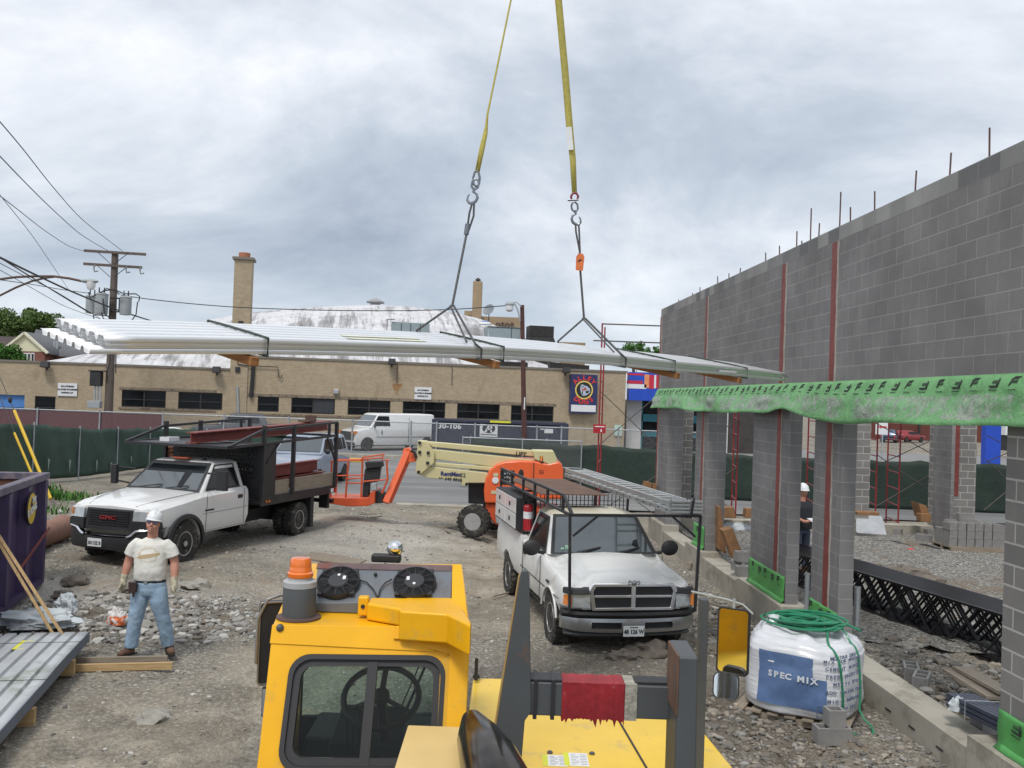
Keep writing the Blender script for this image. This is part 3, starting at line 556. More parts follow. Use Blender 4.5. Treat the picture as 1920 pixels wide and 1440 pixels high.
def zr(u):
    if u <= sp[0][0]: return sp[0][1]
    for (a0, b0), (a1, b1) in zip(sp, sp[1:]):
        if u <= a1: t = (u-a0)/(a1-a0); return b0+(b1-b0)*t
    return sp[-1][1]
base_z = zl-.35
def dome(s, t):
    u = sp[0][0]+(sp[-1][0]-sp[0][0])*s; v = .6+ (DZ+16)*t; k = min(1, max(0, (v-.6)/(DZ-1)))
    k = sin(k*pi/2)**.8; un = sp[0][0]*.0+u; z = base_z + (max(base_z, zr(u))-base_z)*k
    return (u, v, z)
mb = MB(); mb.grid(dome, 80, 40); mb.build('arched_roof', roofm(), al, angle=60)
m_can0 = mat('vent_grey', (.30, .30, .31), .6); q = fu(704, 566, -DZ); ve = thing('roof_vent', 'white mushroom vent on the crest of the arched roof', 'vent', P0+FD*q[0]-FN*DZ)
c = P0+FD*q[0]-FN*DZ; mb = MB(); mb.lathe([(.42, q[1]-.7), (.42, q[1]-.05)], (c.x, c.y, 0)); mb.build('vent_neck', m_can0, ve); mb = MB(); mb.lathe([(.1, q[1]-.12), (.75, q[1]-.10), (.78, q[1]), (.45, q[1]+.18), (.12, q[1]+.3), (.01, q[1]+.32)], (c.x, c.y, 0)); mb.build('vent_hood', m_can0, ve)
# rooftop units
def onroof(px0, px1, ytop, d, dep, z0=4.4):
    a = fu(px0, ytop, -d); b = fu(px1, ytop, -d); return a[0], b[0], a[1]
def rbox(name, lab, cat, px0, px1, ytop, d, dep, m, parts=None, z0=4.41, group=None):
    u0, u1, zt = onroof(px0, px1, ytop, d, dep); t = thing(name, lab, cat, P0+FD*u0-FN*d+V((0, 0, z0)), FA, local=True, group=group)
    mb = MB(); mb.box(0, u1-u0, 0, dep, 0, zt-z0); mb.build('housing', m, t, bev=.03); return t, u1-u0, zt-z0
m_hvac = mat('grey_green_unit_paint', (.27, .33, .345), .5, var=.08, dirt=(.2, .2, .18), ds=3, dt=.62)
t, wd, hh = rbox('rooftop_unit', 'grey air conditioning unit on roof left of left sling', 'rooftop unit', 735, 806, 603, 5, 2, m_hvac, group='roof air units')
mb = MB()
for k in range(3): mb.box(wd*(k+1)/4-.02, wd*(k+1)/4+.02, -.03, 0, .1, hh-.08)
mb.build('panel_seams', m_blk, t); mb = MB(); mb.bar((-.35, -.1, 0), (-.35, -.1, hh+.15), .05); mb.bar((-.35, -.1, hh+.15), (.2, -.1, hh+.15), .05); mb.build('gas_pipe', m_blk, t)
t, wd, hh = rbox('rooftop_unit', 'pale air conditioning unit on roof beside brown light pole', 'rooftop unit', 914, 976, 611, 5, 2, m_hvac, group='roof air units')
mb = MB(); mb.box(wd*.72, wd*.735, -.03, 0, .1, hh-.08); mb.box(0, wd, -.04, 0, hh-.07, hh-.02); mb.build('panel_seams', m_blk, t)
u0, u1, zt = onroof(994, 1039, 610, 4, 2); zb = fu(1000, 631, -4)[1]; zc = fu(1000, 648, -4)[1]
t = thing('exhaust_hood', 'soot black kitchen exhaust hood on roof above the hanging bundle', 'exhaust hood', P0+FD*u0-FN*4+V((0, 0, 4.41)), FA, local=True)
a, b_, c = zt-4.41, zb-4.41, zc-4.41; wd = u1-u0; m_soot = mat('sooty_steel', (.035, .032, .032), .6, .3, var=.4, vs=4)
mb = MB(); mb.box(0, wd, 0, 1.5, b_+.02, a); mb.build('cowl', m_soot, t); mb = MB(); mb.hexa([(-.25, -.1, c), (wd+.25, -.1, c), (wd+.25, 1.6, c), (-.25, 1.6, c), (0, 0, b_), (wd, 0, b_), (wd, 1.5, b_), (0, 1.5, b_)]); mb.build('skirt', m_soot, t); mb = MB(); mb.box(.1, wd-.1, .1, 1.4, 0, c); mb.build('duct', m_soot, t)
for px0, px1, y0 in ((735, 750, 662), (1060, 1098, 683)): pass
t, wd, hh = rbox('roof_duct', 'long low black duct lying on roof under the bundle', 'duct', 905, 990, 676, 1.6, 1, m_soot)
t = thing('roof_duct', 'sloped black duct on the roof right of floodlight', 'duct', P0+FD*fu(1040, 690, -1.5)[0]-FN*1.5+V((0, 0, 4.41)), FA, local=True); wd = fu(1100, 690, -1.5)[0]-fu(1035, 690, -1.5)[0]; hz_ = fu(1070, 684, -1.5)[1]-4.41
mb = MB(); mb.hexa([(0, 0, 0), (wd, 0, 0), (wd, .8, 0), (0, .8, 0), (-.4, 0, hz_+.15), (wd, 0, hz_), (wd, .8, hz_), (-.4, .8, hz_+.15)]); mb.build('duct_body', m_soot, t)
# parasol on roof, dish, rear block
c = W(910, 606, 66); t = thing('parasol', 'small blue and white parasol on the roof beside air unit', 'parasol', (c.x, c.y, 4.41)); mb = MB(); mb.cyl((c.x-.1, c.y, 4.4), (c.x-.1, c.y, c.z-.3), .03, n=6); mb.cyl((c.x+.25, c.y, 4.4), (c.x+.25, c.y, c.z-.3), .03, n=6); mb.build('pole', m_sign, t)
mb = MB(); mb.smooth = True
for k, (r0, z0, r1, z1) in enumerate(((.02, .18, .2, .15), (.2, .15, .34, .06), (.34, .06, .47, -.1))):
    mb.mi = k % 2; n = 16; mb.add([(c.x+r*cos(2*pi*j/n), c.y+r*sin(2*pi*j/n), c.z+z) for r, z in ((r0, z0), (r1, z1)) for j in range(n)], [(j, (j+1) % n, n+(j+1) % n, n+j) for j in range(n)])
mb.mi = 0; mb.build('canopy', [m_sign, m_blue], t, solid=.02)
c = W(917, 582, 76); t = thing('satellite_dish', 'grey satellite dish standing on roof beside far chimney', 'satellite dish', (c.x, c.y, c.z-1.5)); mb = MB(); mb.lathe([(.02, 0), (.35, .04), (.52, .12), (.52, .14), (.35, .07), (.02, .03)], c, (-.5, -.8, .5), 20); mb.build('dish', mat('grey_dish', (.18, .2, .22), .5), t); mb = MB(); mb.cyl((c.x, c.y, c.z-1.2), c, .04, n=6); mb.build('mast', m_blk, t)
m_tan = brickmat('tan_brick', (.38, .28, .175), (.33, .24, .15), (.30, .24, .17), .24, .085, .008)
Y2 = 82; a = W(877, 590, Y2); b_ = W(972, 590, Y2); t = thing('rear_building', 'tan brick building with stepped parapet behind arched roof', 'building', (a.x, Y2, 0))
mb = MB(); mb.box(a.x, b_.x+.25, Y2, Y2+8, 0, a.z-.1); mb.build('wall', m_tan, t); q = W(880, 583, Y2)
mb = MB(); mb.box(a.x-.3, a.x+.45, Y2-.1, Y2+.9, a.z-.09, q.z); mb.build('parapet_block', m_tan, t)
c0 = W(886, 560, Y2-.5); c1_ = W(904.5, 528, Y2-.5); mb = MB(); mb.box(c0.x, c1_.x, Y2-.6, Y2+.3, a.z-1.5, c1_.z); ch = mb.build('chimney', m_tan, t); mb = MB(); cc = V(((c0.x+c1_.x)/2, Y2-.1, c1_.z)); mb.lathe([(.14, 0), (.14, .12), (.3, .14), (.16, .3), (.02, .38)], cc, n=12); mb.build('flue_cowl', m_black, ch)
p = W(946, 609, Y2-.2); text('lettering', 'otot', .95, mat('brown_lettering', (.06, .035, .03), .6), t, p, (1, 0, 0), (0, 0, 1), .06, bold=.02)
a = W(1048, 641, 72); b_ = W(1098, 641, 72); t = thing('rear_building', 'plain tan roof block seen right of the exhaust hood', 'building', (a.x, 72, 0)); mb = MB(); mb.box(a.x, b_.x, 72, 76, 0, a.z); mb.build('wall', m_tan, t)
# floodlights on the parapet
for px, py, lab in ((85, 683, 'black floodlight on the parapet below the cream gable'), (406, 693, 'black floodlight on the parapet left of the tall chimney'), (735, 678, 'black floodlight on the parapet above the rust stain'), (1062, 694, 'black floodlight on the parapet above the dog sign')):
    u, z = fu(px, py, .35); t = thing('floodlight', lab, 'floodlight', P0+FD*u+FN*.35+V((0, 0, z)), FA, local=True, group='parapet floodlights')
    mb = MB(); mb.hexa([(-.26, -.3, -.18), (.26, -.3, -.18), (.26, .14, -.22), (-.26, .14, -.22), (-.22, -.2, .2), (.22, -.2, .2), (.22, .14, .2), (-.22, .14, .2)]); mb.build('lamp_housing', m_black, t, bev=.02)
    mb = MB(); mb.bar((0, .1, -.1), (0, .33, -.35), .07); mb.bar((0, .33, -.35), (0, .33, -.05), .07); mb.build('bracket', m_blk, t)
# pipes on the front
def pipe(lab, pts, r, m, name='pipe', cat='pipe', d=.12):
    ws = []
    for px, py in pts: u, z = fu(px, py, d); ws.append(P0+FD*u+FN*d+V((0, 0, z)))
    t = thing(name, lab, cat, ws[0]); mb = MB(); mb.tube(ws, r, 8); mb.build('tube', m, t); return t
pipe('dark downpipe dropping from the parapet right of the tall chimney', [(475, 668), (474, 700), (470.5, 745)], .13, m_blk, 'downpipe')
pipe('pale grey conduit rising beside the tall chimney foot', [(445, 725), (447, 782)], .09, m_galv, 'conduit')
pipe('thin black hooked pipe running along the wall under the bundle', [(446, 668), (446, 683), (470, 686), (521, 688), (522, 706), (526, 710), (529, 703)], .03, m_blk)
pipe('thin cable hanging on the brick between two signs', [(848, 686), (847, 722)], .02, m_blk, 'cable', 'cable')
t = pipe('thin rusty conduit above the orange rust stain', [(745, 680), (744, 718)], .03, rb, 'conduit')
m_rust = mat('rust_stain', (.34, .15, .045), .9, var=.3, vs=8)
mb = MB(); u, z = fu(745, 722, .006)
for k in range(9): a = P0+FD*(u+(k-4)*.07)+FN*.006; hgt = (.35, .5, .9, .6, 1.1, .7, .45, .3, .2)[k]*.6; mb.box(a.x-.022, a.x+.022, a.y-.004, a.y, z-hgt, z+.08+.02*(k % 3))
mb.build('rust_runs', m_rust, t)
u, z = fu(630, 734, .2); t = thing('utility_box', 'small grey box fixed above the part boarded window', 'utility box', P0+FD*u+FN*.1+V((0, 0, z)), FA, local=True); mb = MB(); mb.box(-.17, .17, -.15, .08, -.15, .15); mb.build('box_body', m_galv, t, bev=.03)
# signs on the front
for px, py, lab in ((126.5, 730.5, 'white parking sign on brick left of the utility pole'), (793, 737.5, 'white parking sign on brick above the dark dumpster end')):
    u, z = fu(px, py, .06); t = thing('parking_sign', lab, 'sign', P0+FD*u+FN*.06+V((0, 0, z)), FA, local=True, group='parking signs on the brick')
    mb = MB(); mb.box(-.57, .57, -.02, .04, -.41, .41); mb.build('sign_panel', m_sign, t)
    for k, s_ in enumerate(('NO LOITERING', 'ALLOWED IN BUSINESS', 'PARKING LOT')): text('lettering', s_, .13, m_text, t, V(t.location)*0+V((0, -.026, .2-.2*k)), (1, 0, 0), (0, 0, 1), .003, bold=.008, sx=.85)
# projecting dog sign
u0, z1 = fu(1071, 701, .5); u1, z0 = fu(1118.5, 776, .5); t = thing('pub_sign', 'navy box sign with yellow ring, dog face and red letters ALLEY DOGS', 'sign', P0+FD*u0+FN*.5+V((0, 0, z0)), FA, local=True); wd = u1-u0; hh = z1-z0
m_navy = mat('navy_sign_face', (.012, .018, .10), .35, var=.1, coat=.4); m_rl = mat('red_letters', (.62, .04, .03), .45); m_yl = mat('yellow_ring', (.80, .60, .12), .45)
mb = MB(); mb.box(0, wd, 0, .45, 0, hh); mb.build('sign_box', m_navy, t, bev=.02); mb = MB(); mb.box(.07, wd-.07, -.015, 0, .12, hh*.215); mb.build('blank_panel', m_sign, t)
cz = hh*.60; cxx = wd/2
mb = MB(); n = 32; ro, ri = wd*.335, wd*.29; mb.ring_plate([(cxx+ro*cos(2*pi*k/n), -.012, cz+ro*sin(2*pi*k/n)) for k in range(n)], [(cxx+ri*cos(2*pi*k/n), -.012, cz+ri*sin(2*pi*k/n)) for k in range(n)], (0, .014, 0)); mb.build('ring', m_yl, t)
mb = MB(); mb.plate([(cxx+ri*cos(2*pi*k/n), -.004, cz+ri*sin(2*pi*k/n)) for k in range(n)], (0, .008, 0)); mb.build('ring_field', m_text, t)
mb = MB(); s_ = ri; mb.plate([(cxx+x*s_, -.012, cz+z*s_) for x, z in ((-.45, .6), (-.2, .72), (.05, .55), (.35, .5), (.75, .2), (.8, -.3), (.4, -.6), (.1, -.75), (-.25, -.7), (-.4, -.3), (-.5, .1))], (0, .009, 0)); dg = mb.build('dog_head', mat('dog_grey', (.42, .47, .55), .6, var=.35, vs=6), t)
mb = MB()
for pts in ([(-.25, .45), (-.1, .5), (-.1, .38), (-.25, .33)], [(.05, .3), (.25, .32), (.2, .2), (.05, .18)], [(.2, -.15), (.7, -.05), (.5, -.4), (.2, -.35)], [(-.25, -.2), (-.1, -.15), (-.15, -.6), (-.25, -.6)]): mb.plate([(cxx+x*s_, -.016, cz+z*s_) for x, z in pts], (0, .005, 0))
mb.build('dog_shading', m_text, dg)
mb = MB()
for pts in ([(-.3, .12), (.3, .2), (.35, .05), (-.25, -.08)],): mb.plate([(cxx+x*s_, -.017, cz+z*s_) for x, z in pts], (0, .005, 0))
mb.build('dog_mouth', m_rl, dg)
for s_, up in (('ALLEY', 1), ('DOGS', -1)):
    for k, ch_ in enumerate(s_):
        n_ = len(s_); ang = (k-(n_-1)/2)*(.42 if up > 0 else .45); r_ = wd*.335+.20
        px_ = cxx+r_*sin(ang); pz_ = cz+up*r_*cos(ang); a_ = -ang if up > 0 else ang
        text('letter', ch_, .46, m_rl, t, V((px_, -.01, pz_)), (cos(a_), 0, sin(a_)), (-sin(a_), 0, cos(a_)), .012, bold=.018)
t = thing('notice', 'small pale green notice on brick right of the dog sign', 'notice', P0+FD*fu(1159, 807, .05)[0]+V((0, 0, 1.5)), FA, local=True); u, z = fu(1159, 807, .05); mb = MB(); mb.box(-.28, .28, -.09, -.04, z-1.5-.38, z-1.5+.38); mb.build('notice_panel', mat('pale_green_notice', (.45, .58, .50), .6, var=.2, vs=8), t)
# shop to the right of the alley
YS = 66; sx = lambda px: W(px, 770, YS).x; sz = lambda py, px=1200: W(px, py, YS).z
t = thing('corner_shop', 'shop with blue and red striped canopy and teal window frames', 'shop', (sx(1178), YS, 0))
m_stuc = mat('white_stucco', (.55, .55, .53), .9, var=.08, bump=.2, bs=20)
mb = MB(); mb.box(sx(1175), sx(1203), YS, YS+8, 0, sz(750)); mb.build('wall', m_stuc, t); mb = MB(); mb.box(sx(1345), sx(1366), YS, YS+8, 0, 6.2); mb.build('wall', m_stuc, t)
mb = MB(); mb.box(sx(1203)+.01, sx(1345)-.01, YS+.2, YS+8, 0, sz(750)); mb.build('shop_front', m_dglass, t); m_teal = mat('teal_frame', (.02, .16, .20), .5)
mb = MB(); mb.box(sx(1366), sx(1420), YS+.1, YS+8, 0, 6.2); mb.build('dark_front', mat('dark_brown_front', (.05, .042, .04), .7, var=.3), t)
mb = MB(); mb.box(sx(1203)+.02, sx(1345)-.02, YS+.1, YS+.19, sz(790), sz(776)); mb.box(sx(1203)+.02, sx(1345)-.02, YS+.1, YS+.19, sz(818), sz(809)); mb.box(sx(1203)+.02, sx(1206), YS+.1, YS+.19, 0, sz(752)); mb.box(sx(1330), sx(1334), YS+.1, YS+.19, 0, sz(752)); mb.build('window_frames', m_teal, t)
m_cb = mat('blue_canopy', (.015, .07, .48), .45, var=.08); m_cr = mat('red_stripe', (.52, .02, .05), .5); m_co = mat('orange_stripe', (.75, .28, .12), .5)
zt, zb = sz(699), sz(751); mb = MB(); mb.box(sx(1174), sx(1345), YS-1.2, YS-.01, zb, zt); cb = mb.build('canopy', m_cb, t)
for x0, x1, y0, y1, m in ((1175, 1207, 699.5, 703, m_cr), (1175, 1205, 713, 719, m_cr), (1175, 1212, 719.5, 728, m_sign), (1208, 1217, 702, 727, m_co), (1217.2, 1226, 703, 729, m_cr), (1226.3, 1230, 703, 728, m_sign), (1230.2, 1235, 703, 728, m_cr)):
    mb = MB(); mb.box(W(x0, 720, YS-1.2).x, W(x1, 720, YS-1.2).x, YS-1.215, YS-1.2, W(x0, y1, YS-1.2).z, W(x0, y0, YS-1.2).z); mb.build('stripe', m, cb)
# far right: brown building, sign, pillar
t = thing('brown_building', 'long red brown building across the road beyond the scaffold', 'building', (50, 118, 0)); mb = MB(); mb.box(46, 74, 118, 130, 0, 7); mb.build('wall', mat('red_brown_wall', (.13, .04, .028), .8, var=.15), t)
mb = MB()
for px in (1668, 1727): x = W(px, 800, 116).x; mb.cyl((x, 116.5, 0), (x, 116.5, 6), .16, n=8)
mb.build('wall_post', m_blk, t)
p = W(1655, 797, 60); t = thing('enter_sign', 'white sign reading ENTER with red arrow beyond the scaffold', 'sign', (p.x, 60, 0)); mb = MB(); mb.box(p.x-.45, p.x+.42, 59.95, 60.05, p.z-.62, p.z+.72); mb.build('sign_panel', m_sign, t); mb = MB(); mb.cyl((p.x, 60, 0), (p.x, 60, p.z-.62), .05, n=8); mb.build('pole', m_galv, t)
text('lettering', 'ENTER', .30, m_rl, t, (p.x, 59.94, p.z+.30), (1, 0, 0), (0, 0, 1), .004, bold=.012); mb = MB(); mb.box(p.x-.12, p.x+.25, 59.93, 59.945, p.z-.17, p.z-.07); mb.plate([(p.x-.3, 59.93, p.z-.12), (p.x-.12, 59.93, p.z-.01), (p.x-.12, 59.93, p.z-.23)], (0, .015, 0)); mb.build('arrow', m_rl, t)
p = W(1859, 830, 50); t = thing('blue_pillar', 'tall plain blue sign pillar beyond the green screen', 'sign pillar', (p.x, 50, 0)); mb = MB(); mb.box(p.x-.42, p.x+.42, 49.8, 50.3, 0, 3.9); mb.build('pillar_body', m_cb, t, bev=.02); mb = MB(); mb.box(p.x-.5, p.x+.5, 49.7, 50.4, 0, .3); mb.build('plinth', m_conc, t)
t = thing('box_truck', 'white box truck parked beyond the blue pillar', 'truck', W(1884, 820, 75)*1); pz = V(t.location); OFF[t.name] = pz.copy(); x0 = W(1873, 800, 75).x
mb = MB(); mb.box(x0, x0+6, 74, 76.3, 2.0, 4.6); mb.build('cargo_box', m_sign, t, bev=.03); mb = MB(); mb.box(x0+.2, x0+6, 74.2, 76.1, .75, 1.95); mb.build('chassis', m_black, t); mb = MB(); mb.cyl((x0+.9, 73.95, .5), (x0+.9, 74.4, .5), .5, n=20); mb.build('wheel', m_rub, t)
text('lettering', 'Make', .5, m_blue, t, (x0+1.0, 73.98, 3.9), (1, 0, 0), (0, 0, 1), .01); mb = MB(); mb.tube([(x0+.4, 73.98, 3.2), (x0+1.2, 73.98, 3.3), (x0+1.9, 73.98, 3.25)], .05, 6); mb.build('red_swoosh', m_rl, t)
# ------------------------------------------------------------------ trees, house
def leafmat(name, a, b_):
    m, N, L, b = newmat(name); vec = N.new('ShaderNodeTexCoord').outputs['Object']
    L.new(rampn(N, L, noise(N, L, vec, 1.3, 6, .75), [(.3, a), (.7, b_)]), b.inputs['Base Color']); b.inputs['Roughness'].default_value = .65; b.inputs['Specular IOR Level'].default_value = .25; return m
m_leaf = leafmat('tree_leaves', (.045, .085, .022), (.13, .20, .055)); m_leaf2 = leafmat('hedge_leaves', (.035, .10, .02), (.09, .22, .04)); m_bark = mat('bark', (.09, .07, .055), .9, var=.3)
def tree(name, lab, cat, c, rx, ry, rz_, n, leaf, m, seed, trunk=True, group=None):
    r = random.Random(seed); t = thing(name, lab, cat, (c[0], c[1], 0), group=group); mb = MB()
    cl = []
    for k in range(22):
        a = r.random()*6.28; e = r.uniform(-.5, 1); q = r.uniform(.45, .95); cl.append((V((c[0]+rx*q*cos(a)*sqrt(max(0, 1-e*e*.8)), c[1]+ry*q*sin(a)*sqrt(max(0, 1-e*e*.8)), c[2]+rz_*q*e)), r.uniform(.22, .42)))
    cl.append((V(c), .5))
    for k in range(n):
        cc, s_ = cl[r.randrange(len(cl))]; d = V((r.gauss(0, 1), r.gauss(0, 1), r.gauss(0, 1))).normalized()*r.random()**.35
        p = cc+V((d.x*rx*s_, d.y*ry*s_, d.z*rz_*s_)); q = V((r.gauss(0, 1), r.gauss(0, 1), r.gauss(0, 1))).normalized(); w_ = q.orthogonal().normalized()*leaf*r.uniform(.5, 1.3); h_ = q.cross(w_)
        mb.add([p-w_-h_*.5, p+w_-h_*.6, p+w_*.3+h_, p-w_*.6+h_*.7], [(0, 1, 2, 3)], False)
    mb.build('crown', m, t, recalc=False)
    if trunk:
        mb = MB(); mb.tube([(c[0], c[1], 0), (c[0]+.1, c[1], c[2]*.5), (c[0], c[1], c[2])], [rz_*.08, rz_*.06, rz_*.02], 8)
        for cc, s_ in cl[:7]: mb.tube([(c[0], c[1], c[2]*.55), (V(c)*.5+cc*.5), cc], [rz_*.035, rz_*.02, rz_*.008], 5)
        mb.build('trunk', m_bark, t)
    return t
p = W(38, 622, 115); tree('tree', 'broad green tree behind the cream gabled house', 'tree', (p.x, p.y, p.z), 4.6, 3.4, 3.0, 9000, .16, m_leaf, 1)
p = W(-70, 640, 118); tree('tree', 'darker green tree at the left edge behind the house', 'tree', (p.x, p.y, p.z), 4.6, 3.4, 3.4, 3000, .2, m_leaf, 5)
p = W(10, 668, 72); tree('hedge', 'bright green hedge above the brick parapet at far left', 'hedge', (p.x, p.y, p.z), 1.7, 1.0, 1.0, 3500, .09, m_leaf2, 2, False)
p = W(1190, 668, 110); tree('tree', 'green tree top seen above the right end of the bundle', 'tree', (p.x, p.y, p.z), 1.9, 2, 1.6, 3000, .11, m_leaf2, 3)
p = W(1222, 668, 112); tree('tree', 'small green tree top touching the block wall end', 'tree', (p.x, p.y, p.z), 1.1, 2, 1.1, 1800, .10, m_leaf2, 4)
YH = 96; h = lambda px, py: W(px, py, YH)
t = thing('house', 'brick house with cream gable and grey shingle roof behind the alley', 'house', (h(60, 700).x, YH, 0)); m_shing = mat('grey_shingle', (.13, .135, .145), .9, var=.18, vs=4); m_rbr = brickmat('red_house_brick', (.22, .075, .055), (.18, .06, .045), (.25, .17, .14), .24, .085, .01)
xl, xr, ap = h(5, 655).x, h(90, 662).x, h(48, 626); ez = h(90, 660).z; mid = (xl+xr)/2
mb = MB(); mb.box(xl+.4, xr-.3, YH, YH+8, 0, ez); mb.build('brick_wall', m_rbr, t); mb = MB(); mb.plate([(xl+.2, YH-.02, ez), (xr-.2, YH-.02, ez), (ap.x, YH-.02, ap.z)], (0, .3, 0)); mb.build('gable', mat('cream_siding', (.62, .60, .42), .7, var=.05), t)
m_trim = mat('cream_trim', (.66, .63, .50), .6); mb = MB(); mb.bar((xl-.1, YH-.2, ez-.15), (ap.x, YH-.2, ap.z+.1), .3, .22); mb.bar((xr+.1, YH-.2, ez-.15), (ap.x, YH-.2, ap.z+.1), .3, .22); mb.build('bargeboard', m_trim, t)
mb = MB(); mb.add([(ap.x, YH-.3, ap.z+.2), (xl-.3, YH-.3, ez-.2), (xl-.3, YH+9, ez-.2), (ap.x, YH+9, ap.z+.2), (xr+.3, YH-.3, ez-.2), (xr+.3, YH+9, ez-.2)], [(0, 1, 2, 3), (0, 3, 5, 4)]); mb.build('roof', m_shing, t, solid=.1)
r2 = h(200, 668).x; mb = MB(); mb.box(xr-.2, r2, YH+2, YH+8, 0, ez-.3); mb.build('wing_wall', m_rbr, t); mb = MB(); mb.add([(xr-3, YH+1.6, ez-.3), (r2, YH+1.6, ez-.6), (r2, YH+6, ez+1.3), (xr-4.5, YH+6, ez+2.6)], [(0, 1, 2, 3)]); mb.build('wing_roof', m_shing, t, solid=.1)
for px in (42, 48.5, 55, 62): a = h(px, 668); mb = MB(); mb.box(a.x-.16, a.x+.16, YH-.06, YH, a.z-.6, a.z+.35); f = mb.build('window', m_sign, t); mb = MB(); mb.box(a.x-.10, a.x+.10, YH-.075, YH-.06, a.z-.5, a.z+.25); mb.build('pane', m_dglass, f)
for px in (101, 106): a = W(px, 655, YH+3); mb = MB(); mb.cyl((a.x, YH+3, a.z-1), (a.x, YH+3, a.z+.9), .17, n=10); mb.build('roof_pipe', m_galv, t)
t = thing('dark_roof_house', 'dark brown roofed house at the left edge beyond the hedge', 'house', (h(-40, 660).x, 104, 0)); a = W(-90, 645, 104); b_ = W(12, 645, 104); z0 = W(0, 655, 104).z
mb = MB(); mb.box(a.x, b_.x+2, 104, 110, 0, z0-.3); mb.build('wall', m_rbr, t); mb = MB(); zt = W(0, 628, 104).z; mb.add([(a.x, 103.6, z0-.4), (b_.x+2.5, 103.6, z0-.4), (b_.x+1.5, 107, zt), (a.x, 107, zt)], [(0, 1, 2, 3)]); mb.build('roof', mat('brown_shingle', (.075, .055, .05), .9), t, solid=.1)
# ------------------------------------------------------------------ fences
m_rail = mat('galvanised_rail', (.36, .38, .40), .5, .5, var=.15); m_link = linkmat('chain_link_wire', .05, .05, (.30, .31, .32)); m_link2 = linkmat('chain_link_near', .06, .05, (.30, .32, .32)); m_maroon = mat('maroon_fence_slats', (.13, .028, .035), .6, var=.2, vs=5)
YF = 52.0
t = thing('chain_link_fence', 'long galvanised chain link fence with maroon slats at its left end', 'fence', (-10, YF, 0)); zt = 2.02
xl = W(-100, 770, YF).x; xr = W(1330, 800, YF).x; xm = W(305, 790, YF).x
mb = MB(); mb.add([(xl, YF, .22), (xr, YF, .22), (xr, YF, zt-.02), (xl, YF, zt-.02)], [(0, 1, 2, 3)]); mb.build('wire_mesh', m_link, t)
mb = MB(); mb.cyl((xl, YF, zt), (xr, YF, zt), .035, n=8); mb.build('top_rail', m_rail, t)
mb = MB()
x = xl
while x < xm: mb.box(x, x+.075, YF+.015, YF+.03, .25, zt-.05); x += .083
mb.build('maroon_slats', m_maroon, t)
for px in (-60, 70, 187, 305, 420, 541, 661, 771, 819, 891, 1007, 1053, 1160, 1250):
    x = W(px, 800, YF).x; mb = MB(); mb.cyl((x, YF-.05, .2), (x, YF-.05, zt+.1), .05, n=8); mb.build('post', m_rail, t)
def screenm(name, a, b_):
    m, N, L, b = newmat(name); t = N.new('ShaderNodeTexCoord'); vec = t.outputs['Object']
    L.new(rampn(N, L, noise(N, L, vec, 1.1, 6, .65), [(.3, a), (.7, b_)]), b.inputs['Base Color']); b.inputs['Roughness'].default_value = .75; bumpn(N, L, b, noise(N, L, vec, 3, 5, .6), .6, .06); return m
m_scrg = screenm('green_privacy_screen', (.022, .05, .034), (.04, .078, .055)); m_scrd = screenm('dark_green_screen', (.012, .026, .019), (.024, .043, .032))
def screen(lab, pts, hgts, m, posts=(), seed=1, zb=.1, name='screen_fence', sag=.05, wav=.05):
    r = random.Random(seed); t = thing(name, lab, 'fence', (pts[0][0], pts[0][1], 0)); P = [V((a, b)) for a, b in pts]; Ls = [0]
    for a, b in zip(P, P[1:]): Ls.append(Ls[-1]+(b-a).length)
    def at(d):
        for k in range(len(P)-1):
            if d <= Ls[k+1]+1e-6: f = (d-Ls[k])/(Ls[k+1]-Ls[k]); return P[k].lerp(P[k+1], f), hgts[k]+(hgts[k+1]-hgts[k])*f
        return P[-1], hgts[-1]
    nu = int(Ls[-1]/.35)
    def fn(u, v):
        p, h_ = at(u*Ls[-1]); d = u*Ls[-1]; top = h_-abs(sin(d*1.3))*sag-.02*sin(d*7); dd = P[-1]-P[0]; nrm = V((dd.y, -dd.x)).normalized()
        o = nrm*(wav*sin(d*1.9+v*2)*sin(v*pi)+.03*sin(d*5+v*5)); return (p.x+o.x, p.y+o.y, zb+gz(p.x, p.y)+(top-zb)*v)
    mb = MB(); mb.grid(fn, nu, 10); mb.build('screen_cloth', m, t, solid=.006, angle=80)
    d = 0
    while d <= Ls[-1]: p, h_ = at(d); z = gz(p.x, p.y); mb = MB(); mb.cyl((p.x, p.y+.06, z), (p.x, p.y+.06, z+h_+.05), .03, n=8); mb.build('post', m_rail, t); d += 3
    return t, at
t, at = screen('sagging green screen fence with slits along the left bank', [(-15.3, 20), (-15.1, 27), (-15.0, 33), (-14.9, 39), (-12.2, 41), (-9.5, 42)], [1.95, 1.95, 1.8, 1.75, 1.75, 1.75], m_scrg, seed=3)
mb = MB(); m_slit = mat('torn_slit_edge', (.28, .31, .29), .8)
for px, py, dx, ln in ((84, 870, 3, 22), (124, 873, -2, 24), (175, 873, -6, 22), (202, 880, -6, 28), (240, 862, 2, 14), (262, 845, -3, 9)):
    Y = 27+(px-20)*.045; x = -15.02; a = W(px, py-ln/2, 1); k = x/(W(px, py, 100).x/100); a = W(px, py-ln/2, k); b_ = W(px+dx, py+ln/2, k); mb.plate([(x+.12, a.y-.05, a.z), (x+.12, a.y+.06, a.z-.05), (x+.12, b_.y, b_.z)], (.01, 0, 0))
mb.build('slits', m_slit, t)
a = W(868, 820, 36); b_ = W(1091, 826, 36)
t = thing('temporary_fence', 'chain link panel fence with galvanised frame in front of dark screen behind the lift', 'fence', (a.x, 36, 0))
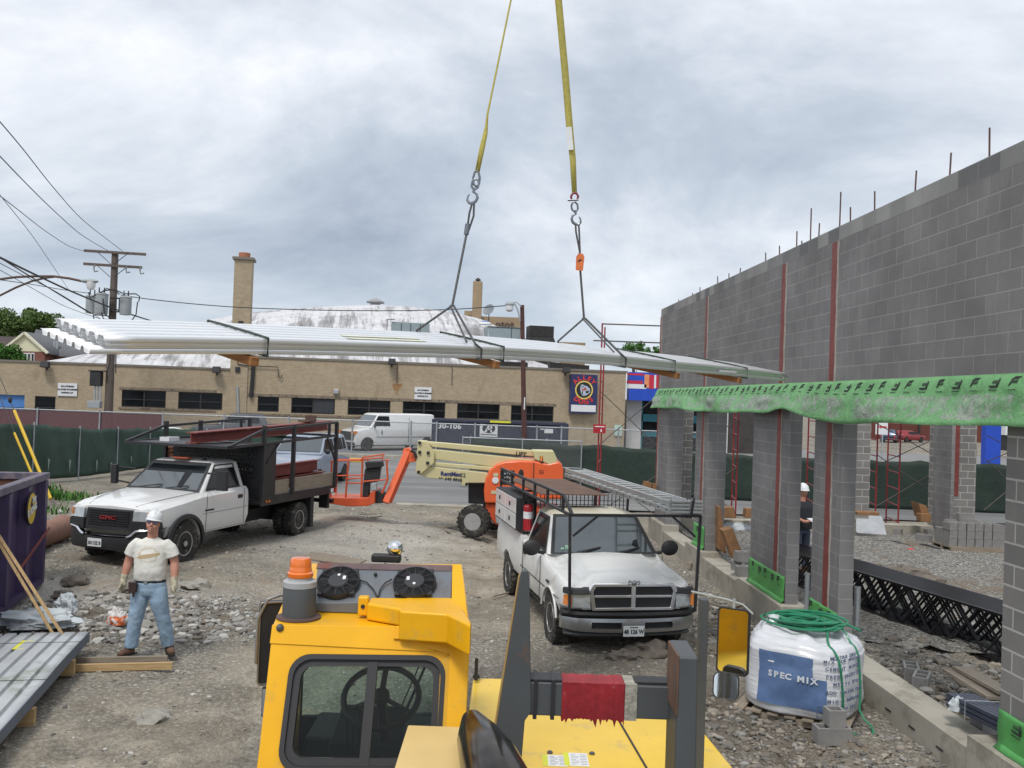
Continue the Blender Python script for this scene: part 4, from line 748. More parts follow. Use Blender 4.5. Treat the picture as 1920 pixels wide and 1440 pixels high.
mb = MB(); mb.add([(a.x, 36, .05), (b_.x, 36, .05), (b_.x, 36, a.z), (a.x, 36, a.z)], [(0, 1, 2, 3)]); mb.build('wire_mesh', m_link2, t)
for x in (a.x, W(980, 820, 36).x, b_.x): mb = MB(); mb.cyl((x, 35.97, 0), (x, 35.97, a.z+.06), .026, n=8); mb.build('post', m_rail, t)
mb = MB(); mb.cyl((a.x, 35.97, a.z), (b_.x, 35.97, a.z), .024, n=8); mb.cyl((a.x, 35.97, a.z-1.05), (b_.x, 35.97, a.z-1.05), .02, n=8); mb.cyl((a.x, 35.97, .1), (b_.x, 35.97, .1), .02, n=8); mb.build('rail', m_rail, t)
screen('dark green screen fence running behind the boom lift and scaffold', [(a.x+.3, 36.25), (b_.x, 36.25), (W(1250, 840, 35).x, 35.2), (W(1640, 860, 33.5).x, 33.5), (W(2100, 880, 33).x, 33)], [2.0, 2.0, 1.82, 1.85, 1.85], m_scrd, seed=5, zb=.02, sag=.08)
# ------------------------------------------------------------------ poles and wires
m_pole = mat('creosote_pole', (.12, .095, .08), .85, var=.25, vs=6, stretch=(3, 3, .3), dirt=(.2, .17, .14), ds=3)
YP = 54.5
def wp(px, py): return W(px, py, YP)
pt = wp(216, 472); pb = V((wp(207, 770).x-.0, YP, 0)); pb.x = pt.x
t = thing('utility_pole', 'weathered wooden utility pole with two crossarms carrying three transformers', 'utility pole', pb)
mb = MB(); mb.tube([(pt.x, YP, 0), (pt.x, YP, pt.z)], [.26, .19], 14); mb.build('pole', m_pole, t)
for (x0, y0, x1, y1) in ((161, 472, 276, 479), (160, 497, 269, 503)):
    a = wp(x0, y0); b_ = wp(x1, y1); z = (a.z+b_.z)/2+(.0); mb = MB(); mb.bar((a.x, YP-.22, z+.08), (b_.x, YP-.22, z-.02), .12, .15); ca = mb.build('crossarm', m_pole, t)
    mb = MB()
    for s_ in (-1, 1): mb.bar((pt.x+s_*.9, YP-.3, z), (pt.x+s_*.12, YP-.3, z-.65), .05, .03)
    mb.build('arm_brace', m_blk, t)
m_ins = mat('grey_insulator', (.22, .23, .24), .4, var=.2)
for px, py in ((180, 506), (240, 508), (266, 510)):
    a = wp(px, py); mb = MB(); mb.tube([a+V((.1, -.3, .3)), a+V((0, -.3, .1)), a+V((.05, -.3, -.15)), a+V((.25, -.3, -.1))], .045, 6); mb.build('cutout', m_ins, t)
m_can = mat('transformer_grey', (.34, .37, .38), .5, var=.08, dirt=(.25, .22, .18), ds=3)
for px, y0, y1, w_, dy in ((181, 556, 589, .68, -.55), (202, 553, 591, .75, -.8), (243, 558, 592, .66, -.5)):
    a = wp(px, y0); b_ = wp(px, y1); mb = MB(); r = w_/2; mb.lathe([(.02, b_.z-.03), (r*.96, b_.z), (r, b_.z+.05), (r, a.z-.1), (r*1.06, a.z-.09), (r*1.06, a.z-.04), (r*.7, a.z+.03), (.02, a.z+.05)], (a.x, YP+dy, 0), n=20); tc_ = mb.build('transformer', m_can, t, angle=40)
    mb = MB(); [mb.cyl((a.x+s_*r*.4, YP+dy, a.z), (a.x+s_*r*.4, YP+dy, a.z+.35), .05, .03, n=8) for s_ in (-1, 1)]; mb.build('bushing', m_black, tc_)
mb = MB(); a = wp(232, 561); b_ = wp(232, 586)
for z in (a.z, b_.z): mb.bar((pt.x, YP-.4, z), (wp(243, 560).x, YP-.4, z), .08)
mb.bar((wp(230, 560).x, YP-.4, a.z), (wp(230, 560).x, YP-.4, b_.z), .08); mb.build('mount_frame', m_blk, t)
cab = [[(166, 548), (169, 560), (178, 553), (196, 545), (215, 543), (230, 550)], [(190, 548), (200, 541), (216, 545), (224, 552)], [(188, 556), (187, 575), (194, 598), (206, 600)], [(232, 551), (255, 551), (262, 556), (260, 566)], [(258, 566), (255, 590), (243, 606)], [(175, 590), (177, 604)], [(176, 590), (202, 592)], [(193, 560), (196, 588), (206, 596)],
       [(208, 610), (206, 680), (200, 700)], [(218, 610), (217, 700)]]
mb = MB(); [mb.tube([W(x, y, YP-1.1) for x, y in c_], .035, 6) for c_ in cab]; mb.build('drop_cables', m_black, t)
a = wp(188, 697); b_ = wp(188, 724); mb = MB(); mb.box(a.x-.35, a.x+.3, YP-.6, YP-.2, b_.z, a.z); mb.box(a.x-.45, a.x+.5, YP-.65, YP-.15, a.z, a.z+.08); mb.build('junction_can', m_blk, t, bev=.08)
mb = MB(); z0 = wp(188, 752).z
for k in range(3): mb.cyl((a.x-.1+k*.17, YP-.4, z0), (a.x-.1+k*.17, YP-.4, b_.z), .055, n=8)
mb.build('riser_conduit', m_galv, t); mb = MB(); mb.box(a.x-.4, a.x+.32, YP-.65, YP-.25, wp(188, 765).z, z0); mb.build('meter_box', m_can, t, bev=.02)
# wires
m_wire = mat('black_wire', (.03, .03, .032), .6)
def wire(lab, pts, r=.018, Ys=None, grp='overhead wires'):
    ws = [W(x, y, Y) for (x, y), Y in zip(pts, Ys)]; out_ = []
    if pts[0][0] < 6: ws = [ws[0]+(ws[0]-ws[1])*k for k in (4, 2)]+ws      # runs on past the frame
    for i in range(len(ws)-1):
        for k in range(6): out_.append(ws[i].lerp(ws[i+1], k/6))
    out_.append(ws[-1])
    # smooth
    for _ in range(4): out_ = [out_[0]]+[(out_[i-1]+out_[i]*2+out_[i+1])/4 for i in range(1, len(out_)-1)]+[out_[-1]]
    mb = MB(); mb.tube(out_, r, 5); o = mb.build('wire', m_wire); tag(o, lab, 'wire', grp)
wire('thin wire rising most steeply to the upper left from the pole top', [(-20, 205), (40, 275), (90, 340), (150, 410), (230, 471)], .016, (22, 27, 33, 42, 54))
wire('thin wire second from the top rising to the upper left', [(-20, 272), (40, 335), (90, 385), (150, 440), (202, 470)], .016, (22, 27, 33, 42, 54))
wire('thin wire reaching the left tip of the top crossarm', [(-20, 352), (30, 390), (80, 430), (130, 463), (162, 472)], .014, (24, 29, 36, 46, 54))
wire('very thin wire crossing behind the street lamp arm', [(5, 372), (60, 440), (110, 515), (130, 545)], .010, (26, 32, 42, 50))
wire('thickest black cable running from the left edge to the bundle', [(-20, 473), (60, 512), (130, 545), (215, 580), (310, 610)], .045, (34, 40, 46, 54, 62))
wire('black cable below the thickest one from the left edge', [(-20, 470), (40, 508), (100, 545), (170, 588)], .030, (34, 40, 46, 53))
wire('thin cable under the lamp arm slanting right and down', [(-20, 483), (60, 525), (100, 543), (200, 605)], .016, (34, 41, 46, 54))
wire('faint low cable slanting from the left edge to the transformers', [(-20, 495), (60, 540), (120, 575), (200, 602)], .014, (34, 41, 47, 54))
wire('slack cable from left edge to the transformer tops', [(-20, 522), (60, 533), (120, 544), (170, 550)], .02, (40, 45, 50, 54))
wire('long slack cable from utility pole to the brown light pole', [(226, 553), (262, 559), (350, 569), (450, 577), (600, 582), (750, 583), (860, 580), (950, 573)], .028, (54.5, 54.5, 54.4, 54.2, 54, 53.6, 53.3, 53))
# street lamp at left
t = thing('street_lamp', 'street lamp with curved rusty double arm reaching in from left', 'street lamp', (W(-45, 600, 42).x, 42, 0)); YL = 42
m_arm = mat('rusty_arm', (.13, .085, .07), .7, .3, var=.3, vs=8)
x0 = W(-45, 600, YL).x; mb = MB(); mb.cyl((x0, YL, 0), (x0, YL, W(0, 520, YL).z+.3), .13, .09, n=12); mb.build('pole', m_arm, t)
mb = MB(); mb.tube([V((x0, YL, W(0, 528, YL).z))]+[W(x, y, YL) for x, y in ((0, 523.5), (30, 519.5), (60, 518), (100, 518), (130, 522), (153, 527))], .055, 8); mb.tube([V((x0, YL, W(0, 575, YL).z))]+[W(x, y, YL) for x, y in ((0, 554), (30, 539), (60, 527), (85, 521), (105, 518.5))], .05, 8); mb.build('arm', m_arm, t)
c = W(168, 528, YL); mb = MB(); mb.sph((c.x, YL, c.z+.02), .42, 14, 8, (1, .45, .26)); mb.build('lamp_head', m_can, t); mb = MB(); mb.lathe([(.20, .05), (.19, -.18), (.14, -.3), (.02, -.33)], (c.x+.07, YL, c.z-.05), n=14); mb.build('lens', m_sign, t)
# brown light pole behind the alley fence
t = thing('light_pole', 'rust brown steel pole with dusk lamp in front of the alley', 'light pole', (W(984, 800, 51.4).x, 51.4, 0)); a = W(979, 572, 51.4); b_ = W(984.5, 850, 51.4)
m_bp = mat('rust_brown_pole', (.095, .04, .035), .7, .2, var=.3, vs=5)
mb = MB(); mb.tube([(b_.x, 51.4, 0), (a.x, 51.4, a.z)], [.155, .115], 12); mb.build('pole', m_bp, t); mb = MB(); mb.cyl(W(984, 745, 51.2), W(983, 768, 51.2), .035, n=6); mb.build('cable_guard', m_sign, t)
mb = MB(); mb.tube([W(975, 602, 51.2), W(972, 585, 51.2), W(966, 570, 51.2), W(960, 568, 51.2)], .04, 6); mb.tube([W(978, 575, 51.2), W(968, 566, 51.2), W(960, 568, 51.2)], .03, 6); mb.build('bracket_arm', m_can, t)
c = W(955.5, 572, 51.2); mb = MB(); mb.lathe([(.02, .2), (.16, .18), (.26, .05), (.24, -.03)], c, n=14); mb.build('lamp_cap', m_can, t); mb = MB(); mb.lathe([(.23, -.03), (.21, -.28), (.12, -.36), (.02, -.38)], c, n=14); mb.build('lamp_glass', m_sign, t)
# guy wires with yellow guards
m_guard = mat('yellow_guard', (.62, .40, .02), .5, var=.12, dirt=(.3, .22, .08), ds=6)
for i, (a, b_, c, lab) in enumerate((((-8, 690), (27, 770), (95, 935), 'upper yellow guy wire guard leaning over the purple dumpster'), ((0, 745), (27, 812), (88, 955), 'lower yellow guy wire guard crossing the purple dumpster end'))):
    Y0, Y1, Y2_ = 29, 27.3, 25.2; t = thing('guy_wire', lab, 'guy wire', W(c[0], c[1], Y2_), group='yellow guarded guy wires'); mb = MB(); mb.cyl(W(*a, Y0), W(*b_, Y1), .012, n=5); mb.build('strand', m_wire, t); mb = MB(); mb.cyl(W(*b_, Y1), W(*c, Y2_), .045 if i == 0 else .035, n=8); mb.build('guard', m_guard, t)
    if i == 0: mb = MB(); mb.sph(W(19, 750, 27.6), .06, 8, 6, (1, 1, 1.6)); mb.build('strain_insulator', m_black, t)
# ------------------------------------------------------------------ vehicles
def half(x, pts): return (x, pts)
def body_loft(mb, secs):                      # secs: (x, [(y,z)...]) from bottom centre round to top centre
    rings = []
    for x, pts in secs: rings.append([V((x, y, z)) for y, z in pts] + [V((x, -y, z)) for y, z in pts[::-1] if y > 1e-6])
    mb.rings(rings, caps=True)
def wheel(parent, c, r, w, side, rim=.6, studs=8, dual=False, knob=True, tread=26, dish=.03):
    wt = MB(); s = side; y0 = c[1]; prof = [(r*rim, -.42*w), (r*.80, -.5*w), (r*.93, -.49*w), (r*.985, -.42*w), (r, -.30*w), (r, .30*w), (r*.985, .42*w), (r*.93, .49*w), (r*.80, .5*w), (r*rim, .42*w)]
    wt.lathe(prof, c, (0, s, 0), 36)
    for k in range(tread):
        for q in (-1, 1): a = 2*pi*(k+.25*q)/tread; M = Matrix.Rotation(-a, 3, 'Y'); wt.cbox(V(c)+M @ V((r-.004, 0, 0))+V((0, q*w*.27, 0)), (.03, w*.4, 2*pi*r/tread*.6), M)
    tyre = wt.build('wheel', m_rub, parent, angle=50)
    rm = MB(); rr = r*rim; o = .40*w; rm.lathe([(.001, o-.07+dish), (.055, o-.07+dish), (.06, o-.10+dish), (rr*.55, o-.10+dish), (rr*.72, o-.06), (rr*.90, o-.05), (rr*.94, o+.01), (rr*1.02, o+.015), (rr*1.03, o), (rr*.9, o-.12), (.01, o-.14)], c, (0, s, 0), 28); rm.build('rim', m_rim, tyre)
    nb = MB()
    for k in range(studs): a = 2*pi*k/studs; nb.cyl((c[0]+rr*.34*cos(a), y0+s*(o-.11+dish), c[2]+rr*.34*sin(a)), (c[0]+rr*.34*cos(a), y0+s*(o-.07+dish), c[2]+rr*.34*sin(a)), .014, n=6)
    for k in range(8): a = 2*pi*(k+.5)/8; nb.cyl((c[0]+rr*.74*cos(a), y0+s*(o-.10), c[2]+rr*.74*sin(a)), (c[0]+rr*.74*cos(a), y0+s*(o-.048), c[2]+rr*.74*sin(a)), rr*.10, n=8)
    nb.build('rim_holes', m_black, tyre); return tyre
def lerp3(a, b, t): return V(a).lerp(V(b), t)
def quadpanel(mb, a, b, c, d, ins=.0, off=(0, 0, 0), th=.004):
    P = [V(a), V(b), V(c), V(d)]; cc = sum(P, V())/4; P = [p+(cc-p).normalized()*ins+V(off) for p in P]; n = (P[1]-P[0]).cross(P[3]-P[0]).normalized()*th; mb.plate(P, n)
def wiper(p, q, m, parent):
    mb = MB(); mb.bar(p, q, .014); mid = lerp3(p, q, .5); mb.bar(lerp3(p, q, .2)+V((.02, 0, .0)), lerp3(p, q, .95)+V((.015, 0, .01)), .02, .02); mb.build('wiper', m, parent)

# ---- white pickup with ladder rack
HX, HY = .196, -.98; rzD = atan2(HY, HX); L0 = G(1047, 1205, -.03); rn = V((.98, .196, 0))*.83; cD = L0+rn; cD.z = -.03
dg_ = thing('pickup_truck', 'white pickup with ladder rack, chrome crosshair grille and plate 48 126 W', 'pickup truck', cD, rzD, local=True)
def dsec(x, w, zf, ze, zc, zb=.42, hi=.93, vy=.66, he=.56):
    return (x, [(0, zb), (.70*w, zb), (.93*w, zb+.06), (1.0*w, zb+.30), (.985*w, zf-.14), (.965*w, zf-.05), (hi*w, zf), (vy*w, zf-.012), (he*w, ze), (.3*w, zc), (0, zc+.012)])
mb = MB()
body_loft(mb, [dsec(.86, .74, .965, 1.03, 1.05, .5, .86, .84, .78), dsec(.80, .92, 1.0, 1.085, 1.10, .46, .88), dsec(.62, .975, 1.04, 1.135, 1.15), dsec(.25, .99, 1.075, 1.175, 1.20), dsec(-.15, 1.0, 1.10, 1.205, 1.235),
               dsec(-.48, 1.0, 1.15, 1.235, 1.255), dsec(-.62, 1.0, 1.215, 1.235, 1.24, .42, .92, .84, .7), dsec(-1.4, 1.0, 1.225, 1.23, 1.23, .42, .92, .84, .7), dsec(-2.12, 1.0, 1.23, 1.23, 1.23, .42, .92, .84, .7)])
bd = mb.build('body', m_white2, dg_, angle=28)
c_ = MB(); c_.cyl((0, -1.2, .36), (0, 1.2, .36), .475, n=32); cut(bd, c_, 28)
c_ = MB(); c_.box(.5, 1.2, -1.2, 1.2, .2, .7); cut(bd, c_, 28)
bd.modifiers.new('b', 'BEVEL'); bd.modifiers['b'].width = .012; bd.modifiers['b'].segments = 2; bd.modifiers['b'].limit_method = 'ANGLE'; bd.modifiers['b'].angle_limit = R(50)
# cab
def cabring(x0, x1, y0, y1, z, rc=.08, n=4):
    pts = []
    for (cx_, cy_, a0) in ((x0-rc, y0-rc, 0), (x1+rc, y1-rc, 90), (x1+rc, -y1+rc, 180), (x0-rc, -y0+rc, 270)):
        for k in range(n+1): a = R(a0+90*k/n); pts.append(V((cx_+rc*cos(a), cy_+rc*sin(a), z)))
    return pts
def cab(parent, m, z0, z1, f0, f1, b0, b1, y0, y1, crown=.05):
    mb = MB(); rg = [cabring(f0, b0, y0, y0, z0), cabring(f1+.03, b1, y1+.03, y1+.03, z1-.05)]; mb.rings(rg, caps=False); mb.mi = 1; rg = [rg[1], cabring(f1-.05, b1+.03, y1-.03, y1-.03, z1-.005, .12), cabring(f1-.3, b1+.2, y1-.25, y1-.25, z1+crown*.7, .12), cabring(f1-.45, b1+.4, y1-.5, y1-.5, z1+crown, .05)]
    mb.rings(rg, caps=True); o = mb.build('cab', m if isinstance(m, list) else [m, m], parent, angle=40); return o
cb_ = cab(dg_, [m_white2, mat('cab_roof_paint', (.58, .54, .43), .45, var=.06, coat=.2)], 1.22, 1.80, -.55, -1.12, -2.12, -2.02, .90, .70)
mb = MB(); f0 = V((-.53, 0, 1.25)); f1 = V((-1.10, 0, 1.755)); nx_ = V((.66, 0, .75))*.012
mb.plate([V((-.555, .80, 1.245))+nx_, V((-.545, -.80, 1.245))+nx_, V((-1.085, -.655, 1.735))+nx_, V((-1.085, .655, 1.735))+nx_], V((-.004, 0, -.004))); wsd = mb.build('windscreen', m_glass, dg_)
mb = MB(); o_ = [V((-.535, .865, 1.23)), V((-.535, -.865, 1.23)), V((-1.115, -.70, 1.77)), V((-1.115, .70, 1.77))]; i_ = [V((-.56, .80, 1.25)), V((-.56, -.80, 1.25)), V((-1.08, -.655, 1.73)), V((-1.08, .655, 1.73))]; mb.ring_plate([p+nx_*.8 for p in o_], [p+nx_*.8 for p in i_], nx_*.4); mb.build('windscreen_seal', m_black, dg_)
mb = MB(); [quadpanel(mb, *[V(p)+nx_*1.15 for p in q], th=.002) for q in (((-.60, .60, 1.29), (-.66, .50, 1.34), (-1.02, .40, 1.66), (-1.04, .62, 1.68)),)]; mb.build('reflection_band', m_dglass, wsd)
mb = MB(); mb.box(-.60, -.585, -.62, -.56, 1.30, 1.36); mb.cyl((-.57, -.66, 1.285), (-.60, -.66, 1.30), .03, n=12); mb.build('window_sticker', mat('green_sticker', (.35, .55, .42), .5, var=.3, vs=30), wsd)
for s in (-1, 1):
    def sy(z): return s*(.90-(z-1.22)/.58*.20+.012)
    pts = [(-.74, 1.27), (-1.15, 1.70), (-1.80, 1.70), (-1.86, 1.27)]; mb = MB(); mb.plate([V((x, sy(z), z)) for x, z in pts], V((0, -s*.004, 0))); mb.build('side_window', m_dglass, dg_)
    pts2 = [(-.66, 1.235), (-1.13, 1.735), (-1.84, 1.735), (-1.91, 1.235)]; mb = MB(); mb.ring_plate([V((x, sy(z)+s*.002, z)) for x, z in pts2], [V((x, sy(z)+s*.002, z)) for x, z in pts], V((0, s*.004, 0))); mb.build('window_seal', m_black, dg_)
    y = s*1.003
    mb = MB()
    for p, q in (((-.62, .50), (-.62, 1.19)), ((-1.93, .50), (-1.93, 1.20)), ((-.62, .50), (-1.93, .50)), ((.05+.5, .78), (-2.1, .78))): mb.bar((p[0], y, p[1]), (q[0], y, q[1]), .012, .008)
    mb.build('door_seam', m_black, dg_)
    mb = MB(); mb.cbox((-1.80, y, 1.04), (.14, .03, .05)); mb.build('door_handle', m_black, dg_, bev=.01)
    mb = MB(); mb.tube([(-.70, s*.92, 1.22), (-.68, s*1.02, 1.24)], .03, 8); mb.sph((-.66, s*1.14, 1.31), .145, 16, 10, (.42, 1, .86)); mb.build('mirror', m_black, dg_)
    mb = MB(); mb.box(-.18, -.02+.0, min(y, y+s*.012), max(y, y+s*.012), .88, .92); mb.build('badge', m_blk, dg_) if s < 0 else None
# bed
BL = -4.45
mb = MB()
def bsec(x, w=1.0): return (x, [(0, .55), (.75, .55), (.95*w, .56), (1.0*w, .74), (1.0*w, 1.02), (.975*w, 1.20), (.95*w, 1.27), (.90*w, 1.28), (.86*w, 1.27), (.86*w, .80), (0, .80)])
body_loft(mb, [bsec(-2.16), bsec(-3.0), bsec(-4.3), bsec(BL, .97)]); be = mb.build('bed', m_white2, dg_, angle=30)
c_ = MB(); c_.cyl((-3.3, -1.2, .36), (-3.3, 1.2, .36), .475, n=32); cut(be, c_, 30)
wr = .385
for x in (0, -3.3):
    for s in (-1, 1): wheel(dg_, (x, s*.865, wr), wr, .245, s, .56)
mb = MB(); mb.box(-4.3, .5, -.5, .5, .34, .5); mb.cyl((-3.3, -.8, .36), (-3.3, .8, .36), .05); mb.build('chassis', m_black, dg_)
mb = MB()
for s in (-1, 1): mb.tube([(.475*cos(a)*1, s*1.0, .36+.475*sin(a)) for a in [R(15+150*k/16) for k in range(17)]], .018, 6)
mb.build('arch_lip', m_white2, dg_)
# front end
gx = .885
mb = MB(); O = [(-.60, 1.07), (.60, 1.07), (.655, .98), (.60, .695), (-.60, .695), (-.655, .98)]; I = [(-.55, 1.03), (.55, 1.03), (.59, .965), (.55, .74), (-.55, .74), (-.59, .965)]
mb.ring_plate([V((gx, y, z)) for y, z in O], [V((gx, y, z)) for y, z in I], V((.055, 0, -.01))); mb.box(gx, gx+.05, -.035, .035, .72, 1.06); mb.box(gx, gx+.045, -.575, .575, .865, .905); gr = mb.build('grille', m_chrome, dg_, bev=.012)
mb = MB(); mb.box(gx-.02, gx+.012, -.59, .59, .71, 1.05)
mb.build('grille_mesh', m_black, gr); mb = MB(); mb.sph((gx+.055, 0, 1.075), .05, 10, 8, (.5, .9, .8)); [mb.tube([(gx+.05, s*.03, 1.08), (gx+.05, s*.075, 1.105), (gx+.055, s*.085, 1.07), (gx+.06, s*.06, 1.055)], .013, 6) for s in (-1, 1)]; mb.build('ram_badge', m_dchrome, gr)
for s in (-1, 1):
    mb = MB(); quadpanel(mb, (.935, s*.635, .73), (.875, s*.87, .74), (.85, s*.87, .90), (.915, s*.635, .915)); mb.v = [p for p in mb.v]; h_ = mb.build('headlight', m_lens, dg_, bev=.004)
    mb = MB(); mb.plate([V((.925, s*.625, .72)), V((.865, s*.88, .73)), V((.84, s*.88, .91)), V((.905, s*.625, .925))], V((-.04, 0, 0))); mb.build('lamp_bezel', m_dchrome, h_)
    mb = MB(); quadpanel(mb, (.872, s*.885, .74), (.765, s*.985, .75), (.75, s*.975, .88), (.85, s*.885, .90), th=.05); mb.build('turn_lamp', m_amber, dg_)
    mb = MB(); mb.hexa([(.80, s*.62, .915), (.955, s*.62, .925), (.89, s*.90, .905), (.72, s*.99, .90), (.80, s*.62, 1.0), (.92, s*.62, .985), (.86, s*.89, .975), (.70, s*.98, .985)]); mb.build('headlight_visor', m_black, dg_, bev=.012)
def bow(y): return .97-.13*(y/.98)**2-.10*max(0, abs(y)-.8)/.18
def bumper(zb, zt, m, name, dx=0, inset=.0, ymax=.99, n=24, drop=0):
    mb = MB(); 
    rings = []
    for k in range(n+1):
        y = -ymax+2*ymax*k/n; x = bow(y)+dx; d = drop*(abs(y)/ymax)**4; rings.append([V((x-.12, y, zb+d)), V((x-.015, y, zb+.01+d)), V((x+.01, y, (zb+zt)/2)), V((x-.01, y, zt-.01)), V((x-.12, y, zt))])
    mb.rings(rings); return mb.build(name, m, dg_, angle=50)
bp = bumper(.37, .585, m_dchrome, 'bumper', drop=.03)
c_ = MB(); c_.box(.7, 1.3, -.60, -.17, .435, .525); c_.box(.7, 1.3, .17, .60, .435, .525); cut(bp, c_, 50)
mb = MB(); mb.box(.72, .86, -.7, .7, .40, .55); mb.build('bumper_void', m_black, dg_)
bumper(.585, .675, m_black, 'bumper_pad', .012); bumper(.30, .37, m_grey, 'air_dam', -.06, ymax=.93)
mb = MB(); mb.box(.985, .993, -.155, .155, .335, .485); pl = mb.build('number_plate', m_sign, dg_, bev=.003); text('plate_number', '48 126 W', .085, mat('plate_green', (.02, .05, .035), .6), pl, (.996, 0, .40), (0, 1, 0), (0, 0, 1), .001, bold=.003, sx=.85) 
mb = MB(); mb.box(.9935, .995, -.06, .06, .455, .468); mb.build('plate_heading', m_text, pl)
mat('panel_gap', (.10, .10, .10), .7)
wiper((-.50, -.45, 1.27), (-.62, -.02, 1.32), m_black, dg_); wiper((-.50, .25, 1.27), (-.62, .62, 1.32), m_black, dg_)
# rack
rk = MB(); zr_ = 2.03; B = lambda p, q, w_=.036: rk.bar(p, q, w_)
for s in (-1, 1):
    B((.93, s*.93, .66), (.93, s*.97, zr_)); B((.93, s*.97, zr_), (-4.3, s*.97, zr_)); B((.45, s*.94, zr_+.22), (-4.3, s*.97, zr_+.22), .04) if s < 0 else None
    if s < 0: B((.90, s*.93, zr_), (.45, s*.94, zr_+.22), .04)
    for x in (.45, -.5, -1.4, -2.3, -3.3, -4.3):
        if s < 0: B((x, s*.95, zr_), (x, s*.95, zr_+.22), .04)
    B((.90, s*.55, zr_-.01), (.90, s*.91, zr_-.30), .03); B((-2.25, s*.93, 1.25), (-2.25, s*.95, zr_)); B((-4.3, s*.93, 1.25), (-4.3, s*.97, zr_))
for x in (.93, -2.25, -4.3): B((x, -.97, zr_), (x, .97, zr_))
B((-2.25, -.93, 1.3), (-2.25, .93, 1.3), .03)
rk.build('ladder_rack', m_blk, dg_)
mb = MB(); 
for k in range(-12, 13): mb.bar((-2.24, k*.072, 1.28), (-2.24, k*.072, zr_-.03), .012)
for k in range(9): mb.bar((-2.235, -.9, 1.3+k*.072), (-2.235, .9, 1.3+k*.072), .010)
mb.build('headache_mesh', m_blk, dg_)
mb = MB(); mb.box(-4.2, -1.35, -.86, .28, zr_+.03, zr_+.045); mb.build('deck_plate', mat('rusty_plate', (.13, .075, .05), .8, var=.3, vs=4), dg_)
mb = MB(); mb.box(-4.25, -2.30, -1.06, -.70, 1.33, 1.90); tbx = mb.build('side_toolbox', m_blk, dg_, bev=.01)
for k in range(2):
    for j in range(2): mb = MB(); mb.box(-4.2+k*.96, -3.27+k*.96, -1.075, -1.06, 1.36+j*.265, 1.61+j*.265); d_ = mb.build('door', m_white, tbx, bev=.008); mb = MB(); mb.box(-3.8+k*.96, -3.74+k*.96, -1.09, -1.075, 1.45+j*.265, 1.52+j*.265); mb.build('latch', m_black, d_)
mb = MB(); mb.cyl((-2.19, -.87, 1.36), (-2.19, -.87, 1.76), .085, n=20); mb.sph((-2.19, -.87, 1.76), .085, 20, 8, (1, 1, .55)); fe = mb.build('fire_extinguisher', mat('extinguisher_red', (.40, .012, .02), .3, coat=.6, var=.08), dg_)
mb = MB(); mb.cyl((-2.19, -.87, 1.80), (-2.19, -.87, 1.86), .025, n=8); mb.bar((-2.19, -.93, 1.87), (-2.17, -.78, 1.90), .025); mb.tube([(-2.19, -.85, 1.84), (-2.11, -.80, 1.80), (-2.09, -.79, 1.6), (-2.1, -.83, 1.48)], .013, 6); mb.build('nozzle', m_black, fe); mb = MB(); mb.lathe([(.087, 1.56), (.087, 1.68)], (-2.19, -.87, 0), n=20); mb.build('paper_label', m_sign, fe)
# ladder lying on the rack
ld = thing('extension_ladder', 'long aluminium extension ladder tied flat on the pickup rack', 'ladder', cD, rzD, local=True)
la, lb_ = V((.98, .72, zr_+.04)), V((-4.6, .62, zr_+.06))
for s, nm in ((-1, 'rail'), (1, 'rail')):
    for lev in (0, 1):
        mb = MB(); o_ = V((-.10*lev, s*(.215-.03*lev), .09*lev)); mb.bar(la+o_+V((0, 0, .035)), lb_+o_+V((0, 0, .035)), .03, .075); 
        rr_ = mb.build(nm, m_alu, ld, bev=.006)
        if lev == 0:
            mb = MB()
            for k in range(18): p = lerp3(la+o_, lb_+o_, (k+.5)/18)+V((0, s*.018, .035)); mb.cyl(p, p+V((0, s*.006, 0)), .013, n=8)
            mb.build('rung_ends', m_black, rr_)
for k in range(17):
    for lev in (0, 1): p = lerp3(la, lb_, (k+.5)/17)+V((-.1*lev, 0, .035+.09*lev)); mb = MB(); mb.cyl(p+V((0, -.2, 0)), p+V((0, .2, 0)), .018, n=8); mb.build('rung', m_alu, ld)
mb = MB()
for z in (.02, .07, .12, .17): mb.cyl(la+V((.02, -.22, z)), la+V((.02, .24, z)), .022, n=10)
mb.build('end_tubes', m_alu, ld); mb = MB()
for dx in (0, .02): mb.tube([la+V((.05, .05+dx, -.06)), la+V((.06, .07+dx, .1)), la+V((.05, .09+dx, .22)), la+V((-.1, .06, .2)), la+V((-.05, .02, -.06))], .009, 5, closed=True)
mb.build('tie_strap', m_black, ld)
# ---- white flatbed truck
HX, HY = -.28, -.96; rzG = atan2(HY, HX); p_ = G(333, 1058, .12); nL = V((.96, -.28, 0)); cG = p_ - nL*.86; cG.z = .12
gt = thing('flatbed_truck', 'white flatbed truck with dark grille and black steel rack', 'truck', cG, rzG, local=True)
def gsec(x, w, zf, zc, zb=.48, e=.90):
    return (x, [(0, zb), (.70*w, zb), (.92*w, zb+.05), (1.0*w, zb+.28), (1.0*w, zf-.22), (.985*w, zf-.08), (e*w, zf), (.72*w, zf+.02), (.45*w, zc), (0, zc+.015)])
mb = MB()
body_loft(mb, [gsec(.90, .72, 1.13, 1.16, .7), gsec(.84, .93, 1.17, 1.20, .62), gsec(.6, .985, 1.22, 1.25, .55), gsec(.1, 1.0, 1.27, 1.31), gsec(-.35, 1.0, 1.32, 1.36), gsec(-.55, 1.0, 1.34, 1.37), gsec(-1.3, 1.0, 1.355, 1.36, .48, .93), gsec(-2.2, 1.0, 1.36, 1.36, .48, .93)])
